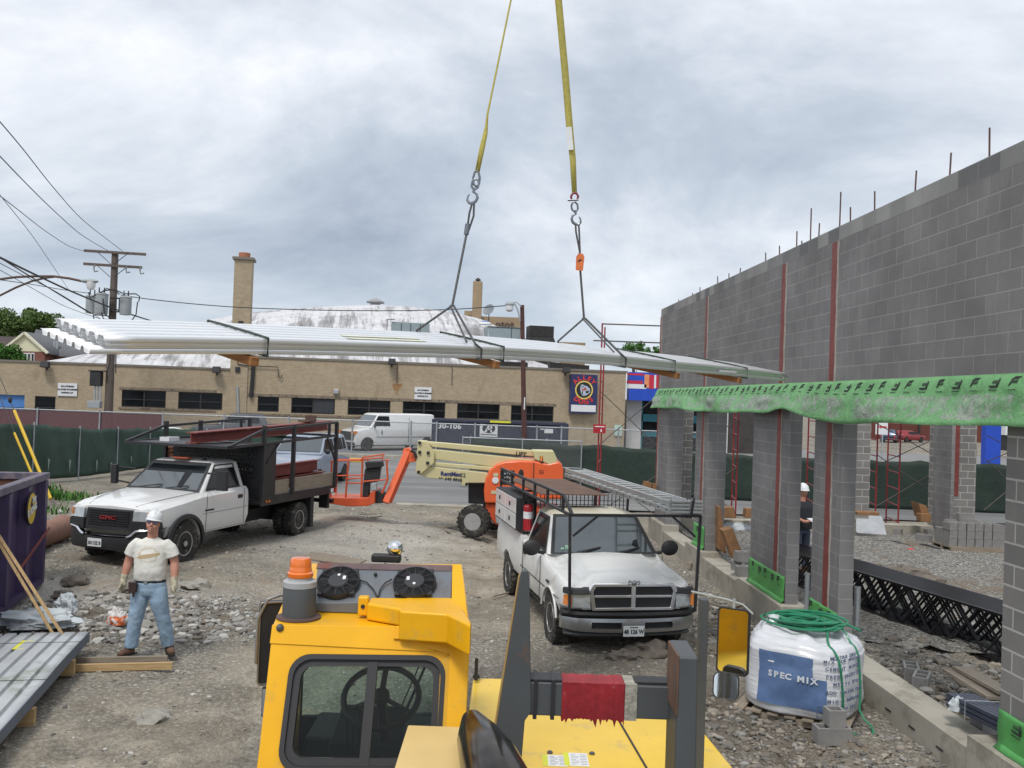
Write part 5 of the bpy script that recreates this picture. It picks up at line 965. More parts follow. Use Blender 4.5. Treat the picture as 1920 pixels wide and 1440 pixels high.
bd = mb.build('body', m_white, gt, angle=28); c_ = MB(); c_.cyl((0, -1.3, .42), (0, 1.3, .42), .50, n=32); cut(bd, c_, 28); c_ = MB(); c_.box(.52, 1.2, -1.2, 1.2, .2, .80); cut(bd, c_, 28)
k_ = bd.modifiers.new('b', 'BEVEL'); k_.width = .012; k_.segments = 2; k_.limit_method = 'ANGLE'; k_.angle_limit = R(50)
cab(gt, m_white, 1.345, 1.93, -.60, -1.22, -2.2, -2.12, .90, .72)
nx_ = V((.68, 0, .73))*.012
mb = MB(); mb.plate([V((-.60, .82, 1.375))+nx_, V((-.60, -.82, 1.375))+nx_, V((-1.19, -.67, 1.865))+nx_, V((-1.19, .67, 1.865))+nx_], V((-.004, 0, -.004))); wsd = mb.build('windscreen', m_glass, gt)
mb = MB(); mb.ring_plate([V((-.57, .87, 1.35))+nx_, V((-.57, -.87, 1.35))+nx_, V((-1.22, -.71, 1.89))+nx_, V((-1.22, .71, 1.89))+nx_], [V((-.61, .81, 1.385))+nx_, V((-.61, -.81, 1.385))+nx_, V((-1.17, -.665, 1.845))+nx_, V((-1.17, .665, 1.845))+nx_], nx_*.4); mb.build('windscreen_seal', m_black, gt)
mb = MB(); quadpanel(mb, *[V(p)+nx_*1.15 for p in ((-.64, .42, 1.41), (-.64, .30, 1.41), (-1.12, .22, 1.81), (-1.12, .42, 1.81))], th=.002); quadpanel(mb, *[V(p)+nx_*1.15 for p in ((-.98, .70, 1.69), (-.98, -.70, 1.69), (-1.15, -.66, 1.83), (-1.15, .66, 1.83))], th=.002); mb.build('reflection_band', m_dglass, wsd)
for s in (-1, 1):
    def sy(z): return s*(.90-(z-1.345)/.585*.18+.012)
    pts = [(-.82, 1.40), (-1.26, 1.84), (-1.88, 1.84), (-1.95, 1.40)]; mb = MB(); mb.plate([V((x, sy(z), z)) for x, z in pts], V((0, -s*.004, 0))); mb.build('side_window', m_dglass, gt)
    pts2 = [(-.74, 1.365), (-1.24, 1.87), (-1.92, 1.87), (-2.0, 1.365)]; mb = MB(); mb.ring_plate([V((x, sy(z)+s*.002, z)) for x, z in pts2], [V((x, sy(z)+s*.002, z)) for x, z in pts], V((0, s*.004, 0))); mb.build('window_seal', m_black, gt)
    y = s*1.003; mb = MB()
    for p, q in (((-.66, .58), (-.70, 1.33)), ((-2.03, .58), (-2.03, 1.34)), ((-.66, .58), (-2.03, .58)), ((-.56, .93), (-2.15, .93))): mb.bar((p[0], y, p[1]), (q[0], y, q[1]), .010, .006)
    mb.build('door_seam', MC['panel_gap'], gt)
    mb = MB(); mb.cbox((-1.88, s*1.0, 1.17), (.17, .03, .08)); mb.build('door_handle', m_black, gt, bev=.015)
    mb = MB(); mb.cbox((-.78, s*1.0, .99), (.30, .012, .035)); mb.build('badge', m_blk, gt)
    mb = MB(); mb.tube([(-.80, s*.92, 1.42), (-.78, s*1.25, 1.46)], .022, 6); mb.tube([(-.85, s*.88, 1.72), (-.78, s*1.25, 1.74)], .022, 6); mb.cbox((-.74, s*1.30, 1.60), (.10, .23 if s > 0 else .13, .40)); mb.build('mirror', m_black, gt, bev=.02)
    n = 16; mb = MB(); ro, ri = .60, .50; a_ = [R(-8+196*k/n) for k in range(n+1)]
    O = [V((ro*cos(a), s*1.0, .42+ro*sin(a)*.96)) for a in a_]; I = [V((ri*cos(a), s*1.0, .42+ri*sin(a))) for a in a_]
    vs = O+I+[p+V((0, s*.06, -.0)) for p in O[:0]]; mb.add(O+I+[p+V((0, s*.05, 0)) for p in O]+[p+V((0, s*.065, 0)) for p in I], [f for k in range(n) for f in ((k, k+1, n+2+k, n+1+k), (2*n+2+k, 3*n+3+k, 3*n+4+k, 2*n+3+k), (k, 2*n+2+k, 2*n+3+k, k+1), (n+1+k, n+2+k, 3*n+4+k, 3*n+3+k))]+[(0, n+1, 3*n+3, 2*n+2), (n, 2*n+1, 4*n+3, 3*n+2)]); mb.build('wheel_flare', m_black, gt, bev=.008)
for s in (-1, 1): wheel(gt, (0, s*.90, .415), .415, .25, s, .56, dish=.10)
for s in (-1, 1):
    for o_ in (0, .27): wheel(gt, (-4.25, s*(1.02-o_), .40), .40, .23, s, .54, dish=-.06)
fm = m_blk; gx = .93
mb = MB(); mb.hexa([(.80, -.54, .74), (.80, .54, .74), (.97, .53, .74), (.97, -.53, .74), (.76, -.53, 1.135), (.76, .53, 1.135), (.93, .52, 1.125), (.93, -.52, 1.125)]); gb = mb.build('grille_surround', m_black, gt, bev=.02)
mb = MB(); 
for k in range(7): z = .83+k*.042; mb.box(.955-.005*k, .982-.005*k, -.45, .45, z, z+.020)
mb.build('grille_bars', m_blk, gb); text('lettering', 'GMC', .095, mat('emblem_red', (.24, .02, .022), .4, var=.05), gb, (.982, 0, .965), (0, 1, 0), (-.12, 0, 1), .012, bold=.002, sx=1.75)
for s in (-1, 1):
    mb = MB(); mb.hexa([(.80, s*.55, .93), (.985, s*.55, .93), (.915, s*.90, .93), (.76, s*1.0, .93), (.77, s*.55, 1.12), (.955, s*.55, 1.12), (.885, s*.90, 1.115), (.74, s*.99, 1.115)]); mb.build('headlight', m_lens, gt, bev=.01)
    mb = MB(); mb.hexa([(.78, s*.80, .975), (.945, s*.83, .975), (.885, s*.93, .975), (.74, s*1.012, .975), (.77, s*.80, 1.11), (.925, s*.83, 1.11), (.865, s*.93, 1.10), (.73, s*1.0, 1.10)]); mb.build('turn_lamp', m_amber, gt, bev=.008)
    mb = MB(); mb.hexa([(.78, s*.545, .72), (.985, s*.545, .72), (.90, s*.94, .74), (.68, s*1.01, .78), (.78, s*.545, .925), (.978, s*.545, .925), (.90, s*.93, .915), (.70, s*1.0, .915)]); mb.build('corner_panel', m_black, gt, bev=.01)
def gb_(zb, zt, m, name, dip=0, dx=0, ym=.99):
    mb = MB(); rings = []
    for k in range(33):
        y = -ym+2*ym*k/32; u = abs(y); st = max(0, min(1, (u-.52)/.16)); zt_ = zt+dip*st; x = 1.07-.10*(u/ym)**2-.16*max(0, u-.78)/.2+dx
        rings.append([V((x-.16, y, zb+.05*(u/ym)**3)), V((x-.03, y, zb+.01+.05*(u/ym)**3)), V((x, y, (zb+zt_)/2)), V((x-.02, y, zt_-.01)), V((x-.16, y, zt_))])
    mb.rings(rings); return mb.build(name, m, gt, angle=50)
gb_(.36, .62, m_black, 'bumper', .12); gb_(.62, .665, m_chrome, 'bumper_chrome', 0, .004, .50)
mb = MB()
for s in (-1, 1): mb.tube([(1.04, s*.48, .64), (1.03, s*.56, .665), (1.02, s*.66, .755), (.99, s*.74, .765), (.90, s*.90, .765), (.82, s*.98, .76)], .024, 8)
mb.build('bumper_chrome', m_chrome, gt)
mb = MB(); mb.box(1.065, 1.073, -.36, -.05, .42, .575); pl = mb.build('number_plate', m_sign, gt, bev=.003); text('plate_number', '30113Z B', .09, MC['plate_green'], pl, (1.076, -.205, .485), (0, 1, 0), (0, 0, 1), .001, bold=.003, sx=.78)
mb = MB(); mb.box(-1.35, -1.15, -.22, .16, 1.952, 1.995); mb.build('roof_lamp', mat('amber_marker', (.30, .07, .03), .4), gt, bev=.02); mb = MB(); mb.sph((-1.32, .45, 1.965), .06, 10, 6, (1, 1, .5)); mb.build('roof_knob', m_black, gt)
mb = MB(); [mb.tube([(.86, s*.52, 1.19), (.5, s*.66, 1.262), (-.2, s*.80, 1.335), (-.52, s*.84, 1.36)], .006, 4) for s in (-1, 1)]; mb.build('hood_crease', MC['panel_gap'], gt)
wiper((-.52, -.50, 1.405), (-.66, -.05, 1.46), m_black, gt); wiper((-.52, .12, 1.405), (-.66, .58, 1.46), m_black, gt)
mb = MB(); mb.box(-5.8, .5, -.5, .5, .45, .72); mb.cyl((-4.25, -.8, .4), (-4.25, .8, .4), .06); mb.box(-3.5, -2.5, -.85, -.5, .45, .85); mb.build('chassis', m_black, gt)
mb = MB(); mb.box(-5.95, -2.42, -1.15, 1.15, .93, 1.04); mb.box(-5.95, -2.42, 1.151, 1.19, .90, 1.09); mb.box(-5.95, -2.42, -1.19, -1.151, .90, 1.09); mb.build('flatbed', m_blk, gt)
for x, z in ((-2.62, .985), (-2.74, .985)): mb = MB(); mb.cyl((x, 1.19, z), (x, 1.205, z), .03, n=12); mb.build('side_lamp', m_amber, gt)
mb = MB(); mb.box(-4.85, -4.7, .62, 1.17, .16, .9); mb.build('mud_flap', m_black, gt); mb = MB(); mb.box(-6.05, -5.95, -1.1, 1.1, .62, .72); mb.box(-5.9, -5.8, .8, 1.05, .5, .9); mb.build('rear_bar', m_blk, gt)
mb = MB(); mb.box(-2.50, -2.45, -1.15, 1.15, 1.05, 2.28); hb = mb.build('headboard', m_blk, gt)
c_ = MB()
for i in range(-14, 15):
    for j in range(9): c_.box(-2.6, -2.3, i*.072-.018+(j % 2)*.036, i*.072+.018+(j % 2)*.036, 1.50+j*.082, 1.55+j*.082)
cut(hb, c_)
mb = MB(); mb.box(-3.0, -2.46, .90, 1.18, 1.05, 2.24); mb.build('upright_locker', m_blk, gt, bev=.01)
PZ = 2.24
mb = MB(); mb.box(-5.0+2.0, -1.12, -1.34, 1.17, PZ, PZ+.03); mb.build('overhead_deck', m_blk, gt)
yy = lambda s: 1.18 if s > 0 else -1.36
mb = MB(); Bq = lambda p, q, w_=.055: mb.bar(p, q, w_)
for s in (-1, 1):
    Bq((-1.10, yy(s), PZ+.01), (-5.92, yy(s), PZ+.12)); Bq((-1.10, yy(s), PZ+.02), (-2.35, yy(s), PZ+.33)); Bq((-2.35, yy(s), PZ+.33), (-5.92, yy(s), PZ+.46))
    for x in (-2.45, -3.75): Bq((x, yy(s), 1.05), (x, yy(s), PZ+.44), .08)
    Bq((-5.5, yy(s), PZ+.08), (-5.5, yy(s), PZ+.44)); Bq((-5.9, yy(s), 1.05), (-5.9, yy(s), PZ+.46), .08); Bq((-3.5+.4, yy(s), PZ+.05), (-2.5, yy(s), 1.75), .04); Bq((-5.9, yy(s), 1.7), (-5.4, yy(s), PZ+.1), .04)
Bq((-1.10, -1.36, PZ+.01), (-1.10, 1.18, PZ+.01)); Bq((-5.9, -1.36, PZ+.12), (-5.9, 1.18, PZ+.12)); Bq((-4.4, -1.36, PZ+.1), (-4.4, 1.18, PZ+.1))
mb.build('stake_rack', m_blk, gt)
for x0, x1 in ((-3.66, -2.52), (-5.85, -3.84)): mb = MB(); mb.box(x0, x1, 1.10, 1.145, 1.10, 1.42); mb.build('side_board', m_woodd, gt, uvlong=True)
mb = MB(); mb.box(-5.9, -5.8, 1.19, 1.22, .92, 1.02); mb.build('reflector_tape', m_red, gt); mb = MB(); mb.box(-5.78, -5.68, 1.19, 1.22, .92, 1.02); mb.build('reflector_tape', m_sign, gt)
def ibeam(mb, a, b, w, h, tf=.015): a, b = V(a), V(b); mb.bar(a+V((0, 0, h/2)), b+V((0, 0, h/2)), w, tf); mb.bar(a-V((0, 0, h/2)), b-V((0, 0, h/2)), w, tf); mb.bar(a, b, tf, h-tf)
def onG(nm, lab, cat, grp=None): return thing(nm, lab, cat, cG, rzG, local=True, group=grp)
t = onG('steel_beam', 'long red oxide steel beam lying over the truck cab platform', 'steel beam'); mb = MB(); ibeam(mb, (-1.30, .12, PZ+.16), (-6.3, .70, PZ+.36), .28, .21, .022); mb.build('beam_body', m_ox, t); mb = MB(); mb.tube([(-2.95, .15, PZ+.3), (-3.05, .46, PZ+.33)], .02, 5); mb.tube([(-2.85, .15, PZ+.3), (-2.95, .46, PZ+.33)], .02, 5); mb.build('sling_strap', m_woodd, t)
for i, (y, z, x1, lab) in enumerate(((.90, 1.30, -5.75, 'red oxide beam lowest against the side boards of the flatbed'), (.66, 1.38, -5.7, 'red oxide beam second from the side boards of the flatbed'), (.40, 1.46, -5.5, 'red oxide beam third in from the side boards of the flatbed'), (.84, 1.60, -5.55, 'red oxide beam stacked on top near the side boards'))):
    t = onG('steel_beam', lab, 'steel beam', 'red beams loaded on the flatbed'); mb = MB(); ibeam(mb, (-3.05 if y > .7 else -2.55, y, z), (x1, y, z+.02), .18, .24, .018); mb.build('beam_body', m_ox, t)
t = onG('beam_end_bracket', 'small rusty bracket sitting on rear end of the long red beam', 'bracket'); mb = MB(); mb.box(-5.6, -5.2, .45, .75, PZ+.46, PZ+.50); mb.box(-5.6, -5.56, .45, .75, PZ+.50, PZ+.62); mb.build('bracket_body', rb, t)
for x, y, lab in ((-1.9, -.85, 'small white box on overhead platform nearest the front'), (-2.5, -.35, 'pair of white boxes on the overhead platform beside red beam')):
    t = onG('small_box', lab, 'box', 'white boxes on the truck platform'); mb = MB(); mb.box(x-.18, x+.18, y-.12, y+.12, PZ+.03, PZ+.12); mb.build('box_body', m_sign, t); mb = MB(); mb.box(x-.181, x+.181, y-.03, y+.03, PZ+.121, PZ+.124); mb.build('tape', m_text, t)
t = onG('brick_stack', 'short stack of brown bricks behind the truck cab', 'bricks'); mb = MB()
for k in range(5): mb.box(-2.8, -2.5, -1.45+.0, -1.2, 1.5+k*.12, 1.60+k*.12)
mb.build('bricks_body', MC['terracotta'], t)
# ---- other vehicles, generic loft
def car(name, lab, cat, loc, rz, L_, Wd, H, m, kind='car', group=None, wheels=True, wr=.32, hood=.95, belt=1.0, fr=.22, gl0=.3, gl1=.5, rear=.95):
    t = thing(name, lab, cat, loc, rz, group=group, local=True); w = Wd/2; mb = MB()
    def s_(x, ww, zt, zb=.28): return (x, [(0, zb), (.8*ww, zb), (.97*ww, zb+.08), (ww, zb+.3), (ww, zt-.18), (.96*ww, zt-.04), (.85*ww, zt), (0, zt+.02)])
    xf = L_*.5; st = [s_(xf, w*.82, hood*.78, .35), s_(xf-.12, w*.93, hood*.90), s_(xf-.5, w*.98, hood*.97), s_(xf-L_*fr, w, hood+.03), s_(xf-L_*gl0, w, belt), s_(0, w, belt), s_(-xf+.3, w, rear), s_(-xf+.05, w*.95, rear-.06), s_(-xf, w*.90, rear-.2, .4)]
    body_loft(mb, st); b = mb.build('body', m, t, angle=35)
    c_ = MB(); wx = (xf-.92 if kind != 'van' else xf-.85, -xf+.95)
    for x in wx: c_.cyl((x, -w-.2, wr), (x, w+.2, wr), wr+.06, n=24)
    cut(b, c_, 35)
    gx0 = xf-L_*fr-.05; gx1 = xf-L_*gl1; bk = -xf+(.25 if kind in ('van', 'wagon') else L_*.2)
    o = MB(); o.rings([cabring(gx0, bk-.02, w*.93, w*.93, belt-.02), cabring(gx1+.05, bk+.25 if kind != 'van' else bk+.05, w*.78, w*.78, H-.07), cabring(gx1-.1, bk+.35 if kind != 'van' else bk+.12, w*.70, w*.70, H-.01, .12), cabring(gx1-.4, bk+.6, w*.3, w*.3, H+.01, .08)]); o.build('cabin', m, t, angle=40)
    hh = H-.07-belt; dxx = gx0-(gx1+.05)
    mb = MB(); e = .015; f = lambda k: gx0-dxx*k; q = lambda k, s: s*(w*.93-(w*.15)*k)
    mb.plate([V((f(.12)+e, q(.12, 1)-.07, belt+hh*.10+e)), V((f(.12)+e, q(.12, -1)+.07, belt+hh*.10+e)), V((f(.94)+e, q(.94, -1)+.06, belt+hh*.92+e)), V((f(.94)+e, q(.94, 1)-.06, belt+hh*.92+e))], V((-.005, 0, -.005))); mb.build('windscreen', m_glass, t)
    for s in (-1, 1):
        segs = [(f(.2)-.12, gx1-.75)] if kind == 'van' else [(f(.2)-.1, gx1-.75), (gx1-.85, bk+.75), (bk+.65, bk+.35)] if kind == 'wagon' else [(f(.2)-.1, gx1-.8), (gx1-.9, bk+.5)]
        for a, b_ in segs:
            mb = MB(); k = .12; K = .88; a2 = min(a, a-(dxx*.6 if a == segs[0][0] else 0)); mb.plate([V((a, q(k, s)+s*.012, belt+hh*k)), V((a2, q(K, s)+s*.012, belt+hh*K)), V((b_+.05, q(K, s)+s*.012, belt+hh*K)), V((b_, q(k, s)+s*.012, belt+hh*k))], V((0, -s*.006, 0))); mb.build('side_window', m_dglass, t)
        mb = MB(); mb.cbox((xf-.10, s*w*.66, hood*.70), (.12, .34, .15)); mb.build('headlight', m_lens, t, bev=.03)
        mb = MB(); mb.cbox((-xf+.03, s*w*.78, rear*.75), (.08, .2, .3)); mb.build('tail_lamp', m_red, t, bev=.02)
        mb = MB(); mb.sph((gx0-.25, s*(w+.08), belt+.08), .12, 10, 6, (.5, 1, .8)); mb.build('mirror', m_black, t)
        for x in wx:
            mb = MB(); mb.lathe([(wr*.6, -.1), (wr*.95, -.11), (wr, -.07), (wr, .07), (wr*.95, .11), (wr*.6, .1)], (x, s*(w-.10), wr), (0, s, 0), 24); wh = mb.build('wheel', m_rub, t); mb = MB(); mb.lathe([(.01, .06), (wr*.2, .07), (wr*.6, .04), (wr*.62, .08)], (x, s*(w-.10), wr), (0, s, 0), 20); mb.build('rim', m_rim, wh)
    mb = MB(); mb.cbox((xf-.02, 0, hood*.62), (.08, w*.95, .22)); mb.build('grille', m_black, t, bev=.02)
    mb = MB(); mb.cbox((xf-.03, 0, .42), (.14, w*1.75, .18)); mb.build('bumper', m_black if kind == 'van' else m, t, bev=.04); return t, xf, w
m_svan = mat('silver_blue_paint', (.26, .30, .37), .35, .0, var=.04, coat=.5)
p = W(558, 800, 33.5); car('minivan', 'silver blue minivan parked facing camera behind the flatbed rack', 'minivan', (p.x, p.y+2.0, .05), R(-97), 4.9, 2.0, 1.88, m_svan, 'wagon', hood=1.12, belt=1.22, fr=.24, gl1=.42, gl0=.27)
p = W(672, 820, 54.8); t, xf, w = car('van', 'white panel van with black grille parked behind the chain link fence', 'van', (p.x+1.7, p.y+1.2, .2), R(-140), 6.0, 2.05, 2.22, m_white, 'van', wr=.38, hood=1.30, belt=1.38, fr=.16, gl0=.2, gl1=.28, rear=1.38)
mb = MB(); mb.box(xf-.10, xf+.05, -.85, .85, .62, 1.12)
g_ = mb.build('grille', m_black, t, bev=.03); 
for s in (-1, 1): mb = MB(); mb.box(xf-.2, xf+.065, min(s*.62, s*.95), max(s*.62, s*.95), .98, 1.16); mb.build('turn_lamp', m_amber, t)
mb = MB(); mb.box(-2.9, 1.6, 1.03, 1.04, .82, .84); mb.box(-.7, -.68, 1.03, 1.04, .5, 2.0); mb.cbox((1.2, 1.04, 1.1), (.05, .02, .25)); mb.build('door_seam', m_blk, t)
p = W(440, 800, 55); car('grey_pickup', 'dark grey pickup parked behind the fence above the flatbed truck', 'pickup truck', (p.x-.2, 56.5, .2), R(-160), 5.6, 1.95, 1.90, mat('charcoal_paint', (.10, .105, .115), .3, .5, coat=.5), 'car', wr=.38, hood=1.15, belt=1.25, fr=.26, gl0=.3, gl1=.42, rear=1.25)
p = W(272, 803, 47); car('parked_car', 'low white car behind the green screen left of flatbed rack', 'car', (p.x+.5, 47.5, .05), R(-165), 4.5, 1.75, 1.42, m_white, 'car', hood=.85, belt=.92)
p = W(1677, 820, 106); car('hatchback', 'blue grey hatchback seen from behind below the ENTER sign', 'car', (p.x-.1, 107, 0), R(62), 4.0, 1.75, 1.5, mat('slate_blue_paint', (.07, .10, .15), .3, .5, coat=.5), 'wagon', hood=.9, belt=.95)
p = W(1703, 820, 108); car('sedan', 'dark red sedan parked beside the blue grey hatchback', 'car', (p.x+.6, 109.5, 0), R(30), 4.6, 1.75, 1.4, mat('dark_red_paint', (.28, .02, .025), .3, .2, coat=.5), 'car', hood=.9, belt=.92)
# roll off containers
def ribs_box(t, x0, x1, y, z0, z1, m, n, d=.08): pass
m_dk = mat('dark_blue_container', (.030, .036, .062), .6, var=.15, vs=3, dirt=(.09, .085, .09), ds=3, dt=.62)
a = W(812, 790, 53.3); b_ = W(1063, 798, 53.9); t = thing('dumpster', 'dark blue steel dumpster numbered 30-106 behind the fence', 'dumpster', (a.x, 53.3, .2)); zt = 2.12
mb = MB(); x0, x1 = a.x, b_.x; T_ = .1
mb.box(x0, x1, 53.3, 53.4, .45, zt); mb.box(x0, x1, 55.6, 55.7, .45, zt); mb.box(x0, x0+T_, 53.41, 55.59, .45, zt); mb.box(x1-T_, x1, 53.41, 55.59, .45, zt); mb.box(x0, x1, 53.3, 55.7, .35, .44); mb.build('body', m_dk, t)
mb = MB(); mb.box(x0-.06, x1+.06, 53.2, 53.45, zt-.02, zt+.12); mb.box(x1-.45, x1+.06, 53.2, 53.29, .45, zt); mb.box(x0-.06, x0+.3, 53.2, 53.29, .45, zt); mb.box(x0-.06, x1+.06, 55.55, 55.8, zt-.02, zt+.12); mb.build('top_rail', m_dk, t, bev=.02)
text('number', '30-106', .42, m_sign, t, W(843, 799.5, 53.28), (1, 0, 0), (0, 0, 1), .004, bold=.012, sx=1.15)
p0 = W(900, 795, 53.25); p1 = W(932.5, 819.5, 53.25); mb = MB(); mb.box(p0.x, p1.x, 53.24, 53.29, p1.z, p0.z); lg = mb.build('logo_panel', m_sign, t); cx_, cz_ = (p0.x+p1.x)/2, (p0.z+p1.z)/2+.12
mb = MB(); n = 24
vs = [(cx_+.38*cos(2*pi*k/n), 53.235, cz_+.27*sin(2*pi*k/n)) for k in range(n)]; mb.plate(vs, (0, .004, 0)); mb.build('logo_oval', m_text, lg); mb = MB()
for q in ([(-.25, -.22), (-.13, -.22), (.10, .22), (-.02, .22)], [(.10, .22), (.20, .22), (.20, -.22), (.10, -.22)], [(-.12, -.08), (.2, -.08), (.2, .0), (-.08, .0)]): mb.plate([(cx_+u, 53.228, cz_+v) for u, v in q], (0, .006, 0))
mb.build('logo_letter', m_sign, lg); text('lettering', 'Advanced Disposal', .12, m_text, lg, (cx_, 53.235, cz_-.35), (1, 0, 0), (0, 0, 1), .002, bold=.004)
p0 = W(919, 789, 53.2); mb = MB(); mb.box(p0.x, p0.x+1.2, 53.17, 53.195, p0.z-.1, p0.z+.02); mb.build('yellow_label', mat('yellow_label', (.70, .68, .05), .6, var=.15, vs=14), t); mb = MB(); p0 = W(1021, 804, 53.2); mb.box(p0.x, p0.x+.5, 53.27, 53.295, p0.z-.25, p0.z); mb.box(p0.x-.25, p0.x-.03, 53.27, 53.295, p0.z-.06, p0.z); mb.build('paper_label', m_sign, t)
# purple container at the left
m_pur = mat('purple_container_paint', (.045, .025, .085), .5, var=.2, vs=3, dirt=(.14, .10, .11), ds=5, dt=.62); m_rin = mat('rusty_inside', (.13, .055, .035), .8, var=.3)
K1 = G(70, 1098, .05); top = 1.92; K1 = V((K1.x, K1.y, 0)); K0d = (V((-7.55, 13.6, 0))-K1); ang = atan2(K0d.y, K0d.x)
t = thing('dumpster', 'purple steel dumpster with round yellow emblem cut by left edge', 'dumpster', K1, ang, local=True)   # local x towards the camera, local y = right of it
Lc, Wc = 6.2, -2.4
mb = MB(); mb.box(0, Lc, Wc, Wc+.06, .2, top); mb.box(0, Lc, -.06, 0, .2, top); mb.box(0, .06, Wc+.061, -.061, .2, top); mb.box(Lc-.06, Lc, Wc+.061, -.061, .2, top); mb.box(0, Lc, Wc, 0, .12, .199); mb.build('body', m_pur, t)
mb = MB(); mb.box(.061, Lc-.061, Wc+.061, Wc+.07, .2, top-.02); mb.box(.061, .07, Wc+.08, -.08, .2, top-.02); mb.box(.061, Lc-.061, -.07, -.061, .2, top-.02); mb.build('inner_lining', m_rin, t)
mb = MB()
mb.box(-.05, Lc, -.03, .12, top-.02, top+.10); mb.box(-.05, Lc, Wc-.1, Wc+.03, top-.02, top+.10); mb.box(-.05, .10, Wc+.04, -.04, top-.02, top+.10); mb.build('top_rail', mat('scuffed_purple', (.11, .095, .14), .6, var=.3, vs=6, dirt=(.22, .18, .17), ds=6, dt=.5), t, bev=.015)
mb = MB()
for x in (-.0, 1.05, 2.1, 3.15, 4.2, 5.3): mb.hexa([(x-.02, 0, .2), (x+.30, 0, .2), (x+.22, .12, .2), (x+.06, .12, .2), (x-.02, 0, top-.03), (x+.30, 0, top-.03), (x+.22, .12, top-.03), (x+.06, .12, top-.03)])
mb.build('side_rib', m_pur, t); mb = MB(); mb.box(0, Lc, -.05, .10, .1, .22); mb.build('floor_rail', m_pur, t)
d_ = V((cos(ang), sin(ang), 0)); nrm = V((-d_.y, d_.x, 0)); q = PL(42, 953, K1, nrm); ux = (q-K1).dot(d_); mb = MB(); n = 28; mb.plate([(ux+.27*cos(2*pi*k/n), .142, q.z+.27*sin(2*pi*k/n)) for k in range(n)], (0, -.01, 0)); em = mb.build('emblem', mat('yellow_emblem', (.62, .42, .03), .5, var=.12), t)
mb = MB(); mb.ring_plate([(ux+.275*cos(2*pi*k/n), .146, q.z+.275*sin(2*pi*k/n)) for k in range(n)], [(ux+.25*cos(2*pi*k/n), .146, q.z+.25*sin(2*pi*k/n)) for k in range(n)], (0, -.01, 0)); mb.plate([(ux+.02, .15, q.z+.16), (ux+.10, .15, q.z+.06), (ux-.0, .15, q.z-.02), (ux-.04, .15, q.z+.04)], (0, -.006, 0)); mb.build('emblem_mark', m_text, em)
text('lettering', 'THE', .13, m_sign, em, (ux-.08, .152, q.z+.13), (-1, 0, 0), (0, 0, 1), .002, bold=.004); text('lettering', 'D KING', .15, m_sign, em, (ux, .152, q.z-.03), (-1, 0, .2), (0, 0, 1), .002, bold=.005)
mb = MB(); mb.bar((.0, .15, 1.05), (1.9, .15, .62), .03); mb.build('door_rod', m_ox, t)
def proj(p):
    d = V(p)-EYE; k = d.dot(_F); return 960+FPX*d.dot(_Rt)/k, 720-FPX*d.dot(_Up)/k
def pp(mb, pts, Y, th): mb.plate([W(x, y, Y) for x, y in pts], (0, th, 0))
# ------------------------------------------------------------------ hanging bundle of steel deck
BA = R(46.9); BD = V((cos(BA), sin(BA), 0)); BN = V((sin(BA), -cos(BA), 0)); BS = V((-3.185, 6.5, 0)); BLn = 10.85
edge_b = [(100, 663), (160, 664.5), (367, 664), (506, 663.7), (664, 668), (897, 672), (1064, 679.5), (1175, 687), (1233, 694), (1345, 702), (1465, 714), (1520, 720)]
def itp(tab, x):
    for (a, b), (c, d) in zip(tab, tab[1:]):
        if x <= c: return b+(d-b)*(x-a)/(c-a)
    return tab[-1][1]
ZT_ = []
for i in range(41):
    t = BLn*i/40; q = BS+BD*t+BN*.455; z = 4.0
    for _ in range(5): px, _y = proj((q.x, q.y, z)); z = W(px, itp(edge_b, px), q.y).z
    ZT_.append(z)
for _ in range(6): ZT_ = [ZT_[0]]+[(ZT_[i-1]+2*ZT_[i]+ZT_[i+1])/4 for i in range(1, 40)]+[ZT_[-1]]
def zb_(t): f = max(0, min(39.999, t/BLn*40)); i = int(f); return ZT_[i]+(ZT_[i+1]-ZT_[i])*(f-i)
TILT = .18
def bpt(t, w_, h): return V((*(BS+BD*t+BN*w_).xy, zb_(t)+(.455-w_)*TILT+h))
bt = thing('steel_deck_bundle', 'long bundle of galvanised ribbed steel deck sheets hanging from crane slings', 'steel deck', bpt(5.2, 0, 0))
m_deck = mat('bright_galvanised_deck', (.80, .81, .82), .32, .48, var=.04, vs=2, dirt=(.62, .63, .62), ds=2, dt=.62)
def deckprof(n=6, wd=.91, hh=.038, inv=False):
    P = []; p = wd/n
    for k in range(n):
        x = -wd/2+k*p
        P += [(x, 0), (x+p*.22, 0), (x+p*.34, hh), (x+p*.88, hh)]
    P += [(wd/2, 0)]
    return [(x, (hh-z) if inv else z) for x, z in P]
def sheet_(mbk, off, t0, t1, dw=0, inv=False, n=44):
    P = deckprof(inv=inv); mbk.add([bpt(t0+(t1-t0)*i/n, x+dw, off+z) for i in range(n+1) for x, z in P], [(i*len(P)+j, i*len(P)+j+1, (i+1)*len(P)+j+1, (i+1)*len(P)+j) for i in range(n) for j in range(len(P)-1)], False)
for k, (off, t0, t1, inv, dw) in enumerate(((0, .0, 10.1, True, 0), (.042, .12, 9.95, False, .0), (.057, .10, 10.18, False, .002), (.072, .13, 9.85, False, -.003), (.086, .09, 10.12, False, .003))):
    mb = MB(); sheet_(mb, off, t0, t1, dw, inv); mb.build('deck_sheet', m_deck, bt, angle=20, recalc=False).modifiers.new('s', 'SOLIDIFY').thickness = .0022
m_strap = mat('dark_banding', (.03, .045, .035), .5)
for t in (1.35, 4.02, 7.1, 8.9): mb = MB(); mb.tube([bpt(t, w_, h) for w_, h in ((-.47, -.01), (-.47, .13), (-.2, .134), (.2, .134), (.475, .13), (.475, -.01), (0, -.012))], .011, 5, closed=True); mb.build('banding_strap', m_strap, bt)
mb = MB(); 
